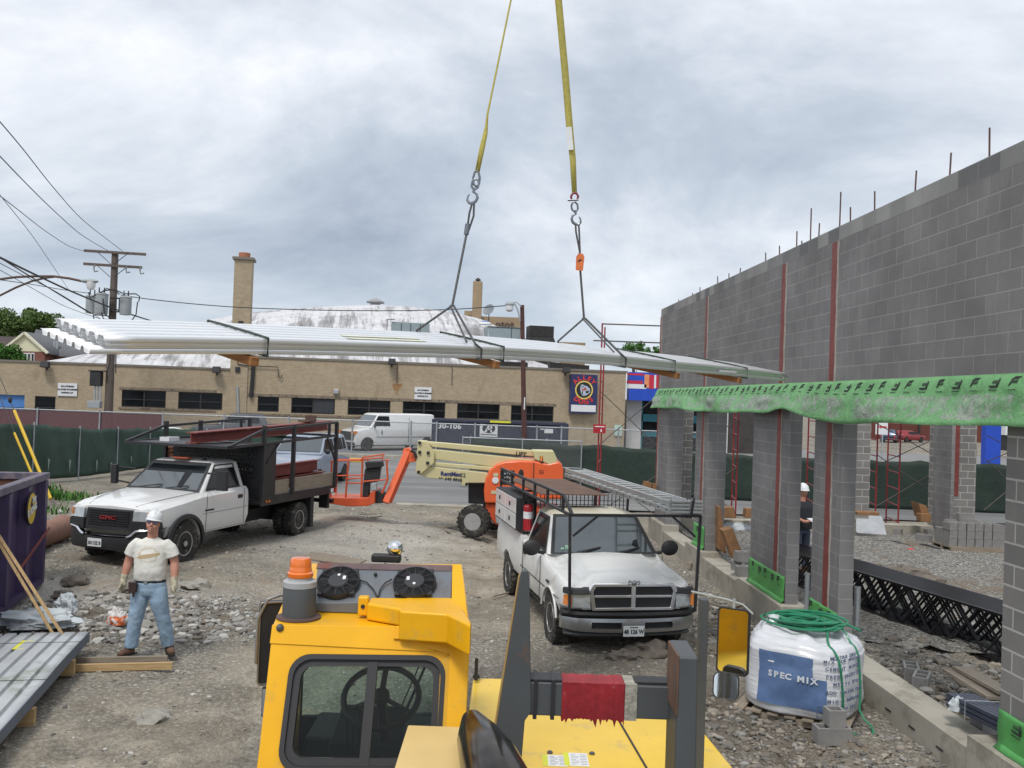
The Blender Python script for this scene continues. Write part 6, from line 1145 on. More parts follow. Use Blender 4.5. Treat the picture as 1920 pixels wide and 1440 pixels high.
for k, (t, w_) in enumerate(((2.25, .28), (2.3, .13))): mb.plate([bpt(t, w_-.03, .128), bpt(t+.9, w_-.03, .128), bpt(t+.9, w_+.03, .128), bpt(t, w_+.03, .128)], (0, 0, .001))
mb.build('chalk_mark', mat('faded_yellow_mark', (.68, .69, .55), .6), bt)
mb = MB(); mb.plate([bpt(8.15, .478, .04), bpt(8.6, .478, .045), bpt(8.6, .478, .075), bpt(8.15, .478, .07)], tuple(BN*.002)); mb.build('bundle_label', m_sign, bt)
for t, lab in ((1.25, 'orange timber bearer hanging under the left end of the bundle'), (3.95, 'orange timber bearer under the bundle beside the left sling'), (7.2, 'orange timber bearer under bundle beside the scaffold'), (8.75, 'orange timber bearer under the right end of the bundle')):
    tb = thing('timber_bearer', lab, 'timber', bpt(t, 0, -.05), group='timber bearers under the bundle'); mb = MB()
    a, b_ = bpt(t-.0, -.50, -.055), bpt(t+.0, .46, -.055); mb.bar(a, b_, .075, .07); mb.build('beam', m_woodo, tb, uvlong=True, bev=.004)
m_rope = mat('steel_wire_rope', (.10, .10, .10), .5, .5, var=.3, vs=30); m_yst = mat('yellow_web_sling', (.46, .40, .10), .8, var=.15, vs=20); m_shk = mat('grey_shackle', (.22, .24, .27), .35, .8, var=.2, vs=12)
def sling(lab, tl, top, link, tl2, up, hookpx, Yh):
    s = thing('crane_sling', lab, 'crane sling', W(*link, Yh), group=None); J = W(*link, Yh)
    def near(px, w_, h, t): 
        for _ in range(8): x = proj(bpt(t, w_, h))[0]; t += (px-x)/ (proj(bpt(t+.1, w_, h))[0]-x)*.1
        return t
    tf = near(tl[0], -.47, .13, 4); tn = near(tl[1], .47, .13, 4)
    mb = MB(); mb.tube([J, bpt(tf, -.47, .135)], .012, 6); mb.tube([bpt(tf, -.47, .135), bpt(tf+.02, -.48, .05), bpt((tf+tn)/2, 0, -.015), bpt(tn, .483, .0), bpt(tn, .485, .1), bpt(tn-.05, .45, .14), J+V((.015, 0, 0))], .013, 6); mb.tube([bpt(tn-.12, .40, .15), J-V((.02, 0, .0))], .011, 6); mb.build('choker_leg', m_rope, s)
    return s, J
s1, J1 = sling('left crane sling with yellow strap, swivel hook and wire rope', (782, 901), None, (848, 573), None, None, None, 9.75)
U = lambda px, py, Y: W(px, py, Y)
mb = MB(); mb.tube([J1, U(875, 437, 9.9)], .013, 6); mb.tube([U(875, 437, 9.9), U(880, 400, 9.9), U(886, 378, 9.9)], .011, 6); mb.tube([U(877, 437, 9.9), U(888, 405, 9.9), U(889, 378, 9.9)], .011, 6); mb.build('wire_rope', m_rope, s1)
mb = MB(); mb.cyl(U(874, 440, 9.9), U(877, 420, 9.9), .028, n=10); mb.build('ferrule', m_shk, s1)
def hook(s, a, b, m=m_shk, w_=.05, flip=1):
    a, b = V(a), V(b); d = b-a; sd = V((d.z, 0, -d.x)).normalized()*flip; mb = MB(); r = w_*.28; L_ = d.length
    loop = [a+d*u+sd*v for u, v in ((.30, 0), (.40, w_*.8), (.6, w_*1.1), (.8, w_*.9), (.95, w_*.3), (.98, -w_*.4), (.85, -w_*.95), (.65, -w_*1.0), (.5, -w_*.75))]; mb.tube(loop, [r*.8, r, r*1.2, r*1.3, r*1.3, r*1.2, r, r*.7, r*.5], 8); mb.tube([a+d*.08, a+d*.34], [r*1.3, r*1.1], 8); mb.build('hook', m, s)
    mb = MB(); mb.tube([a+sd*x+d*y for x, y in ((w_*.7, .0), (w_*.75, -.25), (w_*.35, -.42), (-w_*.35, -.42), (-w_*.75, -.25), (-w_*.7, 0), (-w_*.35, .12), (w_*.35, .12))], r*.9, 8, closed=True); mb.build('swivel_link', m, s)
hook(s1, U(890, 350, 9.92), U(883, 382, 9.9), flip=-1); mb = MB(); mb.tube([U(893, 345, 9.93)+V((x, 0, z)) for x, z in ((.03, 0), (.035, .07), (.02, .13), (-.02, .13), (-.035, .07), (-.03, 0), (0, -.03))], .014, 8, closed=True); mb.build('shackle', m_shk, s1)
m_band = lambda: None
def webs(s, pts, w_, face):
    mb = MB(); P = [V(p) for p in pts]; f = V(face).normalized()
    for a, b in zip(P, P[1:]): pass
    vs = []; n = len(P)
    for i, p in enumerate(P): ww = w_[i] if isinstance(w_, list) else w_; vs += [p-f*ww/2, p+f*ww/2]
    mb.add(vs, [(2*i, 2*i+1, 2*i+3, 2*i+2) for i in range(n-1)]); return mb.build('web_strap', m_yst, s, solid=.006)
webs(s1, [U(897, 322, 9.93), U(905, 275, 9.95), U(911, 250, 9.97), U(914, 215, 9.98), U(958, 0, 10.2), U(1000, -230, 10.4)], [.03, .055, .04, .022, .02, .03], (1, .2, 0)); webs(s1, [U(892, 322, 9.95), U(901, 275, 9.97), U(910, 240, 9.99)], .018, (1, 0, 0))
s2, J2 = sling('right crane sling with wide yellow strap, hook and orange tag', (1046, 1172), None, (1095, 597), None, None, None, 11.0)
mb = MB(); mb.tube([J2, U(1088, 507, 11), U(1087, 470, 11)], .013, 6); mb.tube([U(1087, 472, 11), U(1080, 435, 11), U(1079, 418, 11)], .011, 6); mb.tube([U(1087.5, 472, 11), U(1086, 435, 11), U(1085, 418, 11)], .011, 6); mb.build('wire_rope', m_rope, s2)
mb = MB(); c = U(1087, 491, 10.95); mb.plate([c+V((x, 0, z)) for x, z in ((-.045, -.10), (.042, -.105), (.055, .06), (.035, .10), (-.02, .10), (-.045, .06))], (0, .008, 0)); tg = mb.build('load_tag', mat('orange_tag', (.66, .17, .05), .6, var=.12, vs=25), s2); mb = MB(); mb.plate([c+V((x, -.003, z)) for x, z in ((-.03, .0), (.03, .02), (.03, .03), (-.03, .01))], (0, .002, 0)); mb.plate([c+V((x, -.003, z)) for x, z in ((-.01, -.0), (.0, .0), (.01, .04), (.0, .04))], (0, .002, 0)); mb.build('tag_marks', m_text, tg)
hook(s2, U(1078, 392, 11), U(1082, 422, 11)); mb = MB(); c = U(1077, 371, 11); mb.tube([c+V((x, 0, z)) for x, z in ((.035, -.02), (.045, .02), (.025, .055), (-.02, .055), (-.04, .02), (-.035, -.02))], .014, 8); mb.build('red_shackle', mat('dark_red_shackle', (.22, .02, .03), .4), s2); mb = MB(); mb.cyl(c+V((-.08, 0, -.03)), c+V((.05, 0, -.02)), .014, n=8); mb.build('shackle_pin', m_shk, s2)
webs(s2, [U(1077, 362, 11), U(1074, 300, 11), U(1068, 240, 11), U(1059, 130, 10.9), U(1047, 0, 10.8), U(1024, -230, 10.6)], [.06, .075, .085, .085, .085, .085], (1, .15, .1)); mb = MB(); a, b_ = U(1066, 238, 10.96), U(1070, 281, 10.96); mb.bar(a, b_, .07, .004, up=(0, 1, 0)); mb.build('strap_label', m_sign, s2)
# ------------------------------------------------------------------ boom lift
m_or = mat('orange_lift_paint', (.80, .13, .035), .38, var=.06, coat=.3, dirt=(.50, .14, .06), ds=3, dt=.62); m_tan_ = mat('cream_boom_paint', (.60, .54, .30), .42, var=.05, dirt=(.42, .38, .24), ds=3, dt=.6); m_ored = mat('orange_basket_paint', (.62, .095, .03), .45, var=.12, dirt=(.3, .12, .07), ds=6, dt=.6)
YL_ = 24.6
lf = thing('boom_lift', 'orange and cream articulated boom lift with folded jib and basket', 'boom lift', W(980, 990, YL_))
mb = MB(); pp(mb, [(909, 944), (907, 920), (910, 898), (918, 881), (931, 871), (947, 865.5), (975, 863.5), (1006, 865), (1028, 870), (1046, 865.5), (1053, 869), (1056.5, 880), (1056.5, 936), (985, 936), (950, 944)], YL_, 1.5); hd = mb.build('engine_hood', m_or, lf, bev=.10, seg=4)
mb = MB(); pp(mb, [(938, 909), (938, 882), (965, 882), (965, 909)], YL_-.012, .02); cpn = mb.build('control_panel', m_black, hd, bev=.01); mb = MB()
for i in range(5):
    for j in range(3): p = W(942+i*4.7, 887+j*7+(i % 2), YL_-.02); mb.cyl(p, p+V((0, -.02, 0)), .018+.008*((i+j) % 2), n=8)
mb.build('gauges', m_lens, cpn); mb = MB(); p = W(929, 900.5, YL_-.01); mb.lathe([(.01, 0), (.09, 0), (.09, .02), (.06, .025), (.01, .02)], p, (0, -1, 0), 16); mb.build('filler_cap', m_sign, hd)
mb = MB(); a, b_ = W(1001, 867, YL_-.006), W(1000, 906, YL_-.006); mb.bar(a, b_, .02, .012); p = W(977, 888, YL_-.006); mb.sph(p, .07, 12, 8, (1, .15, 1.7)); mb.build('hood_seam', m_black, hd)
mb = MB(); pp(mb, [(921, 926), (921, 920), (933, 920), (933, 926)], YL_-.012, .01); pp(mb, [(925, 893), (925, 887), (934, 887), (934, 893)], YL_-.012, .01); mb.build('decals', mat('pale_decal', (.55, .55, .35), .6), hd); text('number', '52', .13, m_text, hd, W(1015, 885, YL_-.01), (1, 0, 0), (0, 0, 1), .003)
bo = lambda nm, pts, Y, th, m=m_tan_, par=lf, bev=.02: (lambda mb: (pp(mb, pts, Y, th), mb.build(nm, m, par, bev=bev))[1])(MB())
ub = bo('upper_boom', [(797, 827.5), (1001, 845), (1001, 856), (811, 838)], YL_+.35, .28)
bo('boom_head', [(998, 845), (1038, 846), (1044.5, 860), (1043, 881), (1031, 883), (1026, 869), (1003, 862)], YL_+.02, .75)
mbm = bo('main_boom', [(806, 842), (1005, 862.5), (1005, 876), (930, 876), (810, 860.5)], YL_+.3, .36)
bo('tension_link', [(811, 866.5), (930, 876), (930, 883.5), (811, 873.5)], YL_+.25, .12)
lb = bo('lower_boom', [(800, 874), (915, 887), (912, 905.5), (878, 905.5), (878, 911), (866, 911), (863, 901), (802, 896.5), (787, 890)], YL_+.2, .36)
hp = bo('boom_knuckle', [(783, 826), (799, 827.5), (814, 848), (814, 868), (787, 890.5), (779, 887)], YL_+.1, .5)
mb = MB()
for px, py in ((787, 830), (787, 848), (803, 849), (802, 868), (785, 885), (1003, 849), (875, 908)): p = W(px, py, YL_+.1); mb.cyl(p+V((0, .02, 0)), p+V((0, -.05, 0)), .045, n=10)
mb.build('pivot_pins', m_blk, lf)
text('lettering', 'RentMax', .15, mat('dark_blue_lettering', (.02, .03, .15), .5), lb, W(845, 889, YL_+.19), (1, 0, -.02), (0, 0, 1), .004, bold=.006); text('lettering', '640 8860', .125, m_text, lb, W(850, 899.5, YL_+.19), (1, 0, -.06), (0, 0, 1), .004, bold=.004); text('lettering', '847', .08, m_text, lb, W(827, 897, YL_+.19), (1, 0, -.06), (0, 0, 1), .004); text('number', '52', .15, m_text, lb, W(868, 891.5, YL_+.19), (1, 0, 0), (0, 0, 1), .004)
text('lettering', 'LIFT', .16, m_text, mbm, W(977, 852, YL_+.34), (1, 0, -.08), (0, 0, 1), .004, bold=.004)
mb = MB(); c = W(1015.5, 865, YL_+.05); mb.cyl(c-V((0, 0, .04)), c, .06, n=12); bc_ = mb.build('beacon_base', m_black, lf); mb = MB(); mb.lathe([(.055, 0), (.05, .12), (.03, .15), (.005, .155)], c, n=14); mb.build('amber_beacon', m_amber, bc_); mb = MB()
for k in range(6): mb.tube([c+V((.07*cos(k), .07*sin(k), 0)), c+V((.07*cos(k), .07*sin(k), .13)), c+V((0, 0, .19))], .006, 4)
mb.build('beacon_guard', m_blk, bc_)
j0 = W(764, 846, YL_+.3); j1 = W(723, 943, YL_-.2)
mb = MB(); mb.bar(j0, j1, .17, .2, up=(0, 1, 0)); mb.build('jib', m_or, lf, bev=.015); mb = MB(); mb.bar(j0+V((.12, .1, -.05)), j1+V((.12, .1, 0)), .07, .09, up=(0, 1, 0)); mb.build('jib_link', m_ored, lf)
bo('jib_bracket', [(756, 842), (765, 839), (779, 853), (779, 866), (766, 867), (760, 874), (752, 866)], YL_+.2, .35, m_or)
mb = MB(); mb.tube([W(770, 845, YL_+.1), W(777, 848, YL_+.1), W(781, 858, YL_+.1)], .04, 8); mb.build('hydraulic_hose', m_black, lf)
YB_ = YL_-.3; DP = .95
tr = bo('basket_tray', [(615, 932), (615, 944), (650, 949.5), (688, 949.5), (702, 944), (703, 921), (696, 922), (690, 933), (650, 934)], YB_-.1, DP+.1, m_ored)
def T(*pts, r=.019, Y=YB_): return [W(x, y, Y) for x, y in pts]
def rails(nm, lst, Y, r=.019):
    for l_ in lst: mb = MB(); mb.tube([W(x, y, Y) for x, y in l_], r, 8); mb.build(nm, m_ored, lf)
rails('basket_post', [[(622, 865), (620, 932)], [(653, 866), (648, 933)], [(680, 857), (677, 935)], [(725, 864), (727, 899), (716, 925)]], YB_, .026)
rails('basket_rail', [[(621, 864.5), (676, 863)], [(676, 863), (681, 857.5), (721, 851.5)], [(681, 861), (719, 858)], [(648, 898), (676, 896.5)], [(648, 906), (677, 905.5)], [(680, 903), (726, 899)], [(719, 851), (716, 862), (731, 863)]], YB_)
rails('basket_post', [[(632, 864), (630, 926)], [(690, 860), (690, 926)]], YB_+DP, .022); rails('basket_rail', [[(630, 862), (690, 861)], [(631, 892), (690, 891)]], YB_+DP)
mb = MB()
for (x, y) in ((621, 864.5), (677, 864)): mb.cyl(W(x, y, YB_), W(x+9, y-2, YB_+DP), .019, n=8)
mb.build('basket_side_rail', m_ored, lf)
cbx = bo('control_box', [(684, 866), (715, 865), (717, 876), (686, 879)], YB_-.03, .4, m_black); mb = MB(); pp(mb, [(684, 879), (713, 877), (709, 903), (692, 906), (691, 932), (679, 932), (681, 905)], YB_+.05, .3); mb.build('tool_pouch', m_black, lf, bev=.02)
bo('junction_box', [(696, 907), (706, 905), (706, 919), (696, 921)], YB_-.06, .15, m_can); bo('basket_mount', [(699, 920), (711, 921), (719, 925), (719, 943), (709, 944), (702, 944)], YB_+.1, .5, m_black)
bo('turntable_base', [(910, 945), (950, 945), (985, 950), (1050, 955), (1050, 975), (930, 985), (912, 965)], YL_+.1, 1.4, m_ored, bev=.04); bo('counter_box', [(878, 906), (911, 906), (911, 946), (878, 944)], YL_+.5, .7, m_black)
bo('drive_motor', [(928, 961), (941, 957), (948, 966), (946, 984), (930, 982)], YL_-.25, .3, m_can, bev=.03); bo('hydraulic_tank', [(941, 960), (958, 958), (958, 984), (944, 984)], YL_-.15, .3, m_cb, bev=.04)
c0 = W(889, 977, 24.0); Rw = 30.5*24/1720
def bigwheel(c, par, Rw, ax):
    mb = MB(); mb.lathe([(Rw*.52, -.17), (Rw*.8, -.19), (Rw*.93, -.17), (Rw*.95, 0), (Rw*.93, .17), (Rw*.8, .19), (Rw*.52, .17)], c, ax, 36); q = V(ax).to_track_quat('Z', 'Y').to_matrix()
    for k in range(22):
        for s in (-1, 1):
            a = 2*pi*(k+.5*(s > 0))/22; M = q @ Matrix.Rotation(a, 3, 'Z'); M2 = M @ Matrix.Rotation(s*.45, 3, 'X'); mb.cbox(V(c)+M @ V((Rw*.955, 0, s*.095)), (Rw*.10, .055, .20), M2)
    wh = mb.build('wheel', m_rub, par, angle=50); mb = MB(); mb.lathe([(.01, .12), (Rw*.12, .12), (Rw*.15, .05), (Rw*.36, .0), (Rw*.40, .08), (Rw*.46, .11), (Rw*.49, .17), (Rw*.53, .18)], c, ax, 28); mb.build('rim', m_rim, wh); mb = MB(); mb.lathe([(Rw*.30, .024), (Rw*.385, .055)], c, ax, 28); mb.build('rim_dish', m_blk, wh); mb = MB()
    for k in range(9): a = 2*pi*k/9; p = V(c)+q @ V((Rw*.24*cos(a), Rw*.24*sin(a), .03)); mb.cyl(p, p+V(ax)*.03, .02, n=6)
    mb.build('wheel_nuts', m_blk, wh)
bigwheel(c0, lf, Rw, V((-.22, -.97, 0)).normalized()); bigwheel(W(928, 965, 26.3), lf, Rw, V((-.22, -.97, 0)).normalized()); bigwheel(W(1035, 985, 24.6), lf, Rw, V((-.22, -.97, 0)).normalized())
# ------------------------------------------------------------------ foreground crane carrier with cab
m_dk2 = mat('dark_interior', (.02, .021, .022), .7, var=.3); m_lid = mat('worn_grey_panel', (.135, .15, .165), .5, var=.15, vs=3, dirt=(.12, .075, .06), ds=3.2, dt=.5)
def clearm():
    m, N, L, b = newmat('clear_tinted_glass'); b.inputs['Base Color'].default_value = (.62, .72, .68, 1); b.inputs['Transmission Weight'].default_value = 1; b.inputs['Roughness'].default_value = .0; b.inputs['IOR'].default_value = 1.05; b.inputs['Coat Weight'].default_value = .3; return m
m_clear = clearm()
yc = thing('yellow_crane', 'yellow mobile crane with roof fans on its cab and grey boom rest', 'crane', (-.7, 5.0, 0))
ztp = 2.515
def Rf(px, py): return G(px, py, ztp)
A, B_, C_, D_ = Rf(512, 1171), Rf(880, 1176), Rf(866, 1058), Rf(562, 1056)     # roof corners near L, near R, far R, far L
low = lambda p, dz, dy=0: V((p.x, p.y-dy, p.z-dz))
def wallpanel(nm, pts, th, m=m_yel, bev=.0): mb = MB(); mb.plate(pts, th); return mb.build(nm, m, yc, bev=bev)
# rear wall with a rounded window hole, gently sloping
An, Bn = V(A), V(B_); ex = (Bn-An).normalized(); dn = V((0, -.42, -1)).normalized()
def RW(u, v, o=0): return An + ex*u + dn*v + V((0, 1, -.2)).normalized()*o      # u across, v down, o inwards
wd_ = (Bn-An).length; nrw = ex.cross(dn)
def uv_of(px, py): p = PL(px, py, An, nrw); d = p-An; return d.dot(ex), (d.dot(dn) - d.dot(ex)*ex.dot(dn))/(1-ex.dot(dn)**2)
u0, v0 = uv_of(551, 1229); u1, _ = uv_of(836, 1229); v1 = uv_of(690, 1443)[1]
hx, hz_ = (u1-u0)/2, (v1-v0)/2; cu, cv = (u0+u1)/2, (v0+v1)/2
inner = rrect(cu, cv, hx, hz_, .085, 6)
ubl = uv_of(497, 1440)[0]-.01; ubr = uv_of(888, 1440)[0]; vb = v1+.10
def outerpt(u, v):                                       # push hole outline to the panel border
    a = atan2(v-cv, u-cu); 
    du, dv = u-cu, v-cv; k = 99
    if dv < 0: k = min(k, (cv-0)/-dv)
    if dv > 0: k = min(k, (vb-cv)/dv)
    f = lambda kk: None
    if du > 0: k = min(k, (wd_+.005-cu)/du)
    if du < 0: k = min(k, (cu-(-.0))/-du)
    uu, vv = cu+du*k, cv+dv*k
    if abs(uu) < 1e-3: uu = ubl*vv/vb
    return uu, vv
mb = MB(); outer = [outerpt(u, v) for u, v in inner]
mb.ring_plate([RW(u, v) for u, v in outer], [RW(u, v) for u, v in inner], V((0, .05, -.01))); 
for (cu_, cv_) in ((0, 0), (wd_+.005, 0), (ubl, vb), (wd_+.005, vb)):
    pass
rwp = mb.build('rear_wall', m_yel, yc)
mb = MB()
for (ku, kv) in ((0, 0), (wd_+.005, 0), (wd_+.005, vb), (ubl, vb)):      # corner gussets closing the outline
    best = sorted(outer, key=lambda q: (q[0]-ku)**2+(q[1]-kv)**2)
    e1 = [q for q in outer if abs(q[1]-kv) < .004]; e2 = [q for q in outer if abs(q[1]-kv) >= .004]
    if not e1 or not e2: continue
    p1 = min(e1, key=lambda q: abs(q[0]-ku)); p2 = min(e2, key=lambda q: (q[0]-ku)**2*4+(q[1]-kv)**2); mb.plate([RW(ku, kv, .001), RW(*p1, .001), RW(*p2, .001)], V((0, .045, -.01)))
mb.plate([RW(ubl, vb), RW(wd_+.005, vb), RW(wd_+.03, vb+.9), RW(ubl*2.2, vb+.9)], V((0, .05, 0))); mb.build('rear_wall_lower', m_yel, yc)
rub = rrect(cu, cv, hx+.008, hz_+.008, .09, 6); rin = rrect(cu, cv, hx-.045, hz_-.045, .06, 6); rmid = rrect(cu, cv, hx-.014, hz_-.014, .078, 6)
mb = MB(); mb.ring_plate([RW(u, v, -.012) for u, v in rub], [RW(u, v, -.012) for u, v in rmid], V((0, .05, -.01))); mb.ring_plate([RW(u, v, .004) for u, v in rmid], [RW(u, v, .004) for u, v in rin], V((0, .035, -.008))); um = uv_of(698, 1300)[0]; mb.plate([RW(um-.022, v0+.02, .0), RW(um+.022, v0+.02, .0), RW(um+.022, v1, .0), RW(um-.022, v1, .0)], V((0, .03, -.005))); wf = mb.build('window_frame', m_black, yc)
mb = MB(); mb.plate([RW(u, v, .022) for u, v in rin], V((0, .004, 0))); mb.build('window_glass', m_clear, wf)
vh = .085; mb = MB(); mb.plate([RW(-.003, .0, -.006), RW(wd_*.62, .0, -.006), RW(wd_*.62+.2, vh+.03, -.006), RW(-.003, vh, -.006)], V((0, .006, -.001))); mb.build('header_plate', m_yel, yc, bev=.003)
mb = MB(); 
for px, py in ((526, 1177), ): p = RW(*uv_of(px, py), -.008); mb.sph(p, .018, 12, 8)
mb.build('header_bolt', m_grey, yc)
# side walls, front wall frame, floor
def side(nm, P, Q, lean, m):  # P near, Q far (top points)
    mb = MB(); d = (Q-P); tn_ = V((lean, 0, 0)); zl_, zh = .45, 1.55
    mb.plate([P+V((0, 0, -.0)), Q, low(Q, .12), low(P, .12, .05)], tn_); mb.plate([low(P, .12, .05), P+d*.14+V((0, 0, -.12)), P+d*.14+V((0, 0, -1.6)), low(P, 1.6, .65)], tn_); mb.plate([P+d*.88+V((0, 0, -.12)), low(Q, .12), low(Q, 1.6), P+d*.88+V((0, 0, -1.6))], tn_); mb.plate([P+d*.14+V((0, 0, -.85)), P+d*.88+V((0, 0, -.85)), P+d*.88+V((0, 0, -1.6)), P+d*.14+V((0, 0, -1.6))], tn_); s_ = mb.build(nm, m, yc)
    mb = MB(); mb.plate([P+d*.14+V((lean*.4, 0, -.12)), P+d*.88+V((lean*.4, 0, -.12)), P+d*.88+V((lean*.4, 0, -.85)), P+d*.14+V((lean*.4, 0, -.85))], V((lean*.1, 0, 0))); mb.build('side_glass', m_clear, s_)
side('side_wall', A+V((.0, .05, -.004)), D_+V((0, 0, -.004)), .04, m_yel); side('side_wall', B_+V((0, .05, -.004)), C_+V((0, 0, -.004)), -.04, m_yel)
exf = (C_-D_).normalized(); wf_ = (C_-D_).length
def FW(u, z): return D_+exf*u+V((0, .0, z))
mb = MB(); mb.plate([FW(0, -.005), FW(wf_, -.005), FW(wf_, -.10), FW(0, -.10)], (0, -.04, 0)); mb.plate([FW(0, -.10), FW(.05, -.10), FW(.05, -1.6), FW(0, -1.6)], (0, -.04, 0)); mb.plate([FW(wf_-.05, -.10), FW(wf_, -.10), FW(wf_, -1.6), FW(wf_-.05, -1.6)], (0, -.04, 0)); mb.plate([FW(.05, -.95), FW(wf_-.05, -.95), FW(wf_-.05, -1.6), FW(.05, -1.6)], (0, -.04, 0)); mb.build('front_wall', m_dk2, yc)
mb = MB(); mb.plate([FW(.05, -.10), FW(wf_-.05, -.10), FW(wf_-.05, -.95), FW(.05, -.95)], (0, -.006, 0)); mb.build('front_glass', m_clear, yc)
mb = MB(); mb.bar(FW(.68, -.98)+V((0, -.05, 0)), FW(.88, -.48)+V((0, -.05, 0)), .015); mb.bar(FW(.64, -.98)+V((0, -.05, 0)), FW(.84, -.48)+V((0, -.05, 0)), .008); mb.build('wiper', m_black, yc)
mb = MB(); mb.box(-1.15, -.2, 3.7, 5.8, .88, .92); mb.box(-1.12, -.24, 5.28, 5.72, .93, 1.62); mb.hexa([(-1.0, 5.1, .93), (-.5, 5.1, .93), (-.5, 5.3, .93), (-1.0, 5.3, .93), (-.95, 5.12, 1.66), (-.52, 5.12, 1.66), (-.55, 5.35, 1.80), (-.92, 5.35, 1.80)]); mb.build('dashboard', m_dk2, yc, bev=.03)
mb = MB(); mb.cbox((-.74, 4.45, 1.25), (.5, .5, .14)); mb.cbox((-.98, 4.75, 1.45), (.14, .5, .2)); mb.cbox((-.42, 4.9, 1.35), (.2, .3, .35)); mb.build('seat_and_console', mat('worn_seat', (.035, .036, .037), .8, var=.3), yc, bev=.04)
sc_ = W(715, 1306, 4.95); q = V((0, -.55, .85)).normalized().to_track_quat('Z', 'Y'); mb = MB(); n = 36; mb.tube([sc_+q @ V((.20*cos(2*pi*k/n), .20*sin(2*pi*k/n), 0)) for k in range(n)], .017, 8, closed=True); mb.cyl(sc_+q @ V((0, 0, -.02)), sc_+q @ V((0, 0, .02)), .045, n=12)
for a in (R(90), R(210), R(330)): mb.bar(sc_, sc_+q @ V((.2*cos(a), .2*sin(a), 0)), .03, .012)
mb.cyl(sc_, sc_+q @ V((0, 0, -.35)), .03, n=8); mb.build('steering_wheel', m_black, yc)
mb = MB()
for k in range(3): p = W(650+k*12, 1335, 4.9); mb.cyl(p, p+V((0, .05, -.25)), .008, n=6); mb.sph(p, .016, 8, 6)
mb.build('levers', m_black, yc)
# roof
mb = MB(); mb.plate([A, B_, C_, D_], (0, 0, -.03)); mb.build('roof', m_yel, yc, bev=.004)
q0, q1, q2, q3 = W(588, 1131, 4.52), W(846, 1128, 4.52), W(848, 1061, 4.77), W(596, 1056, 4.77); fnm = (q1-q0).cross(q3-q0).normalized(); fu_ = (q1-q0).normalized(); fv_ = fnm.cross(fu_)
mb = MB(); zr0 = ztp+.003; lo = lambda p: V((p.x, p.y, zr0)); mb.hexa([lo(q0), lo(q1), lo(q2)+V((0, .06, 0)), lo(q3)+V((0, .06, 0)), q0, q1, q2, q3]); gp = mb.build('fan_deck', m_lid, yc, bev=.004)
FT = Matrix((( fu_.x, fv_.x, fnm.x, 0), (fu_.y, fv_.y, fnm.y, 0), (fu_.z, fv_.z, fnm.z, 0), (0, 0, 0, 1)))
mb = MB(); mb.plate([q3-fv_*.045, q2-fv_*.045, q2, q3], fnm*.005); mb.build('deck_strip', mat('maroon_grey_strip', (.13, .085, .085), .7, var=.3, vs=6, dirt=(.2, .07, .05), ds=5, dt=.55), gp)
for px, py in ((634, 1089), (777, 1090)):
    cw = PL(px, py, q0+fnm*.028, fnm); c = V((0, 0, 0)); rF = .108; TT = Matrix.Translation(cw) @ FT @ Matrix.Scale(.82, 4); rF = .132; MB0 = lambda: MB(TT); mb = MB0(); mb.lathe([(rF, -.025), (rF, .0), (rF*.98, .004), (rF*.93, .002), (rF*.93, -.025)], c, n=36); fn_ = mb.build('roof_fan', m_black, yc)
    mb = MB0()
    for r_ in (.062, .072, .082, .092, .102, .112, .122): mb.tube([c+V((r_*cos(2*pi*k/36), r_*sin(2*pi*k/36), .006)) for k in range(36)], .0022, 4, closed=True)
    for k in range(12): a = 2*pi*k/12; mb.bar(c+V((.05*cos(a), .05*sin(a), .008)), c+V((rF*.97*cos(a), rF*.97*sin(a), .004)), .004, .005)
    mb.build('fan_grille', m_black, fn_); mb = MB0(); mb.lathe([(.062, -.01), (.064, .006), (.058, .012), (.02, .015), (.01, .014), (.001, .014)], c, n=24); mb.build('fan_hub', mat('fan_hub_black', (.03, .032, .036), .45), fn_)
    mb = MB0()
    for k in range(7): a = 2*pi*k/7; mb.plate([c+V((r_*cos(a+o), r_*sin(a+o), z)) for r_, o, z in ((.06, 0, -.012), (.12, .1, -.006), (.12, .6, -.02), (.06, .5, -.022))], (0, 0, .002))
    mb.build('fan_blades', m_dk2, fn_); s = 1 if px < 700 else -1
    mb = MB0(); mb.cbox(c+V((.038*s, .01, .017)), (.018, .03, .003)); mb.cyl(c+V((.002, .035*s, .013)), c+V((.002, .035*s, .019)), .009, n=12); mb.build('fan_sticker', m_sign, fn_)
    mb = MB0()
    for k in range(4): a = pi/4+pi/2*k; mb.cbox(c+V((rF*1.03*cos(a), rF*1.03*sin(a), -.012)), (.03, .03, .02))
    mb.build('fan_lugs', m_black, fn_)
mb = MB(); [mb.tube([PL(a, b_, q0+fnm*.008, fnm) for a, b_ in l_], .004, 6) for l_ in ([(672, 1087), (688, 1092), (700, 1105), (708, 1120)], [(735, 1086), (722, 1093), (713, 1105), (709, 1120)])]; mb.sph(PL(704, 1077, q0+fnm*.005, fnm), .010, 8, 6); mb.build('fan_cable', m_black, yc)
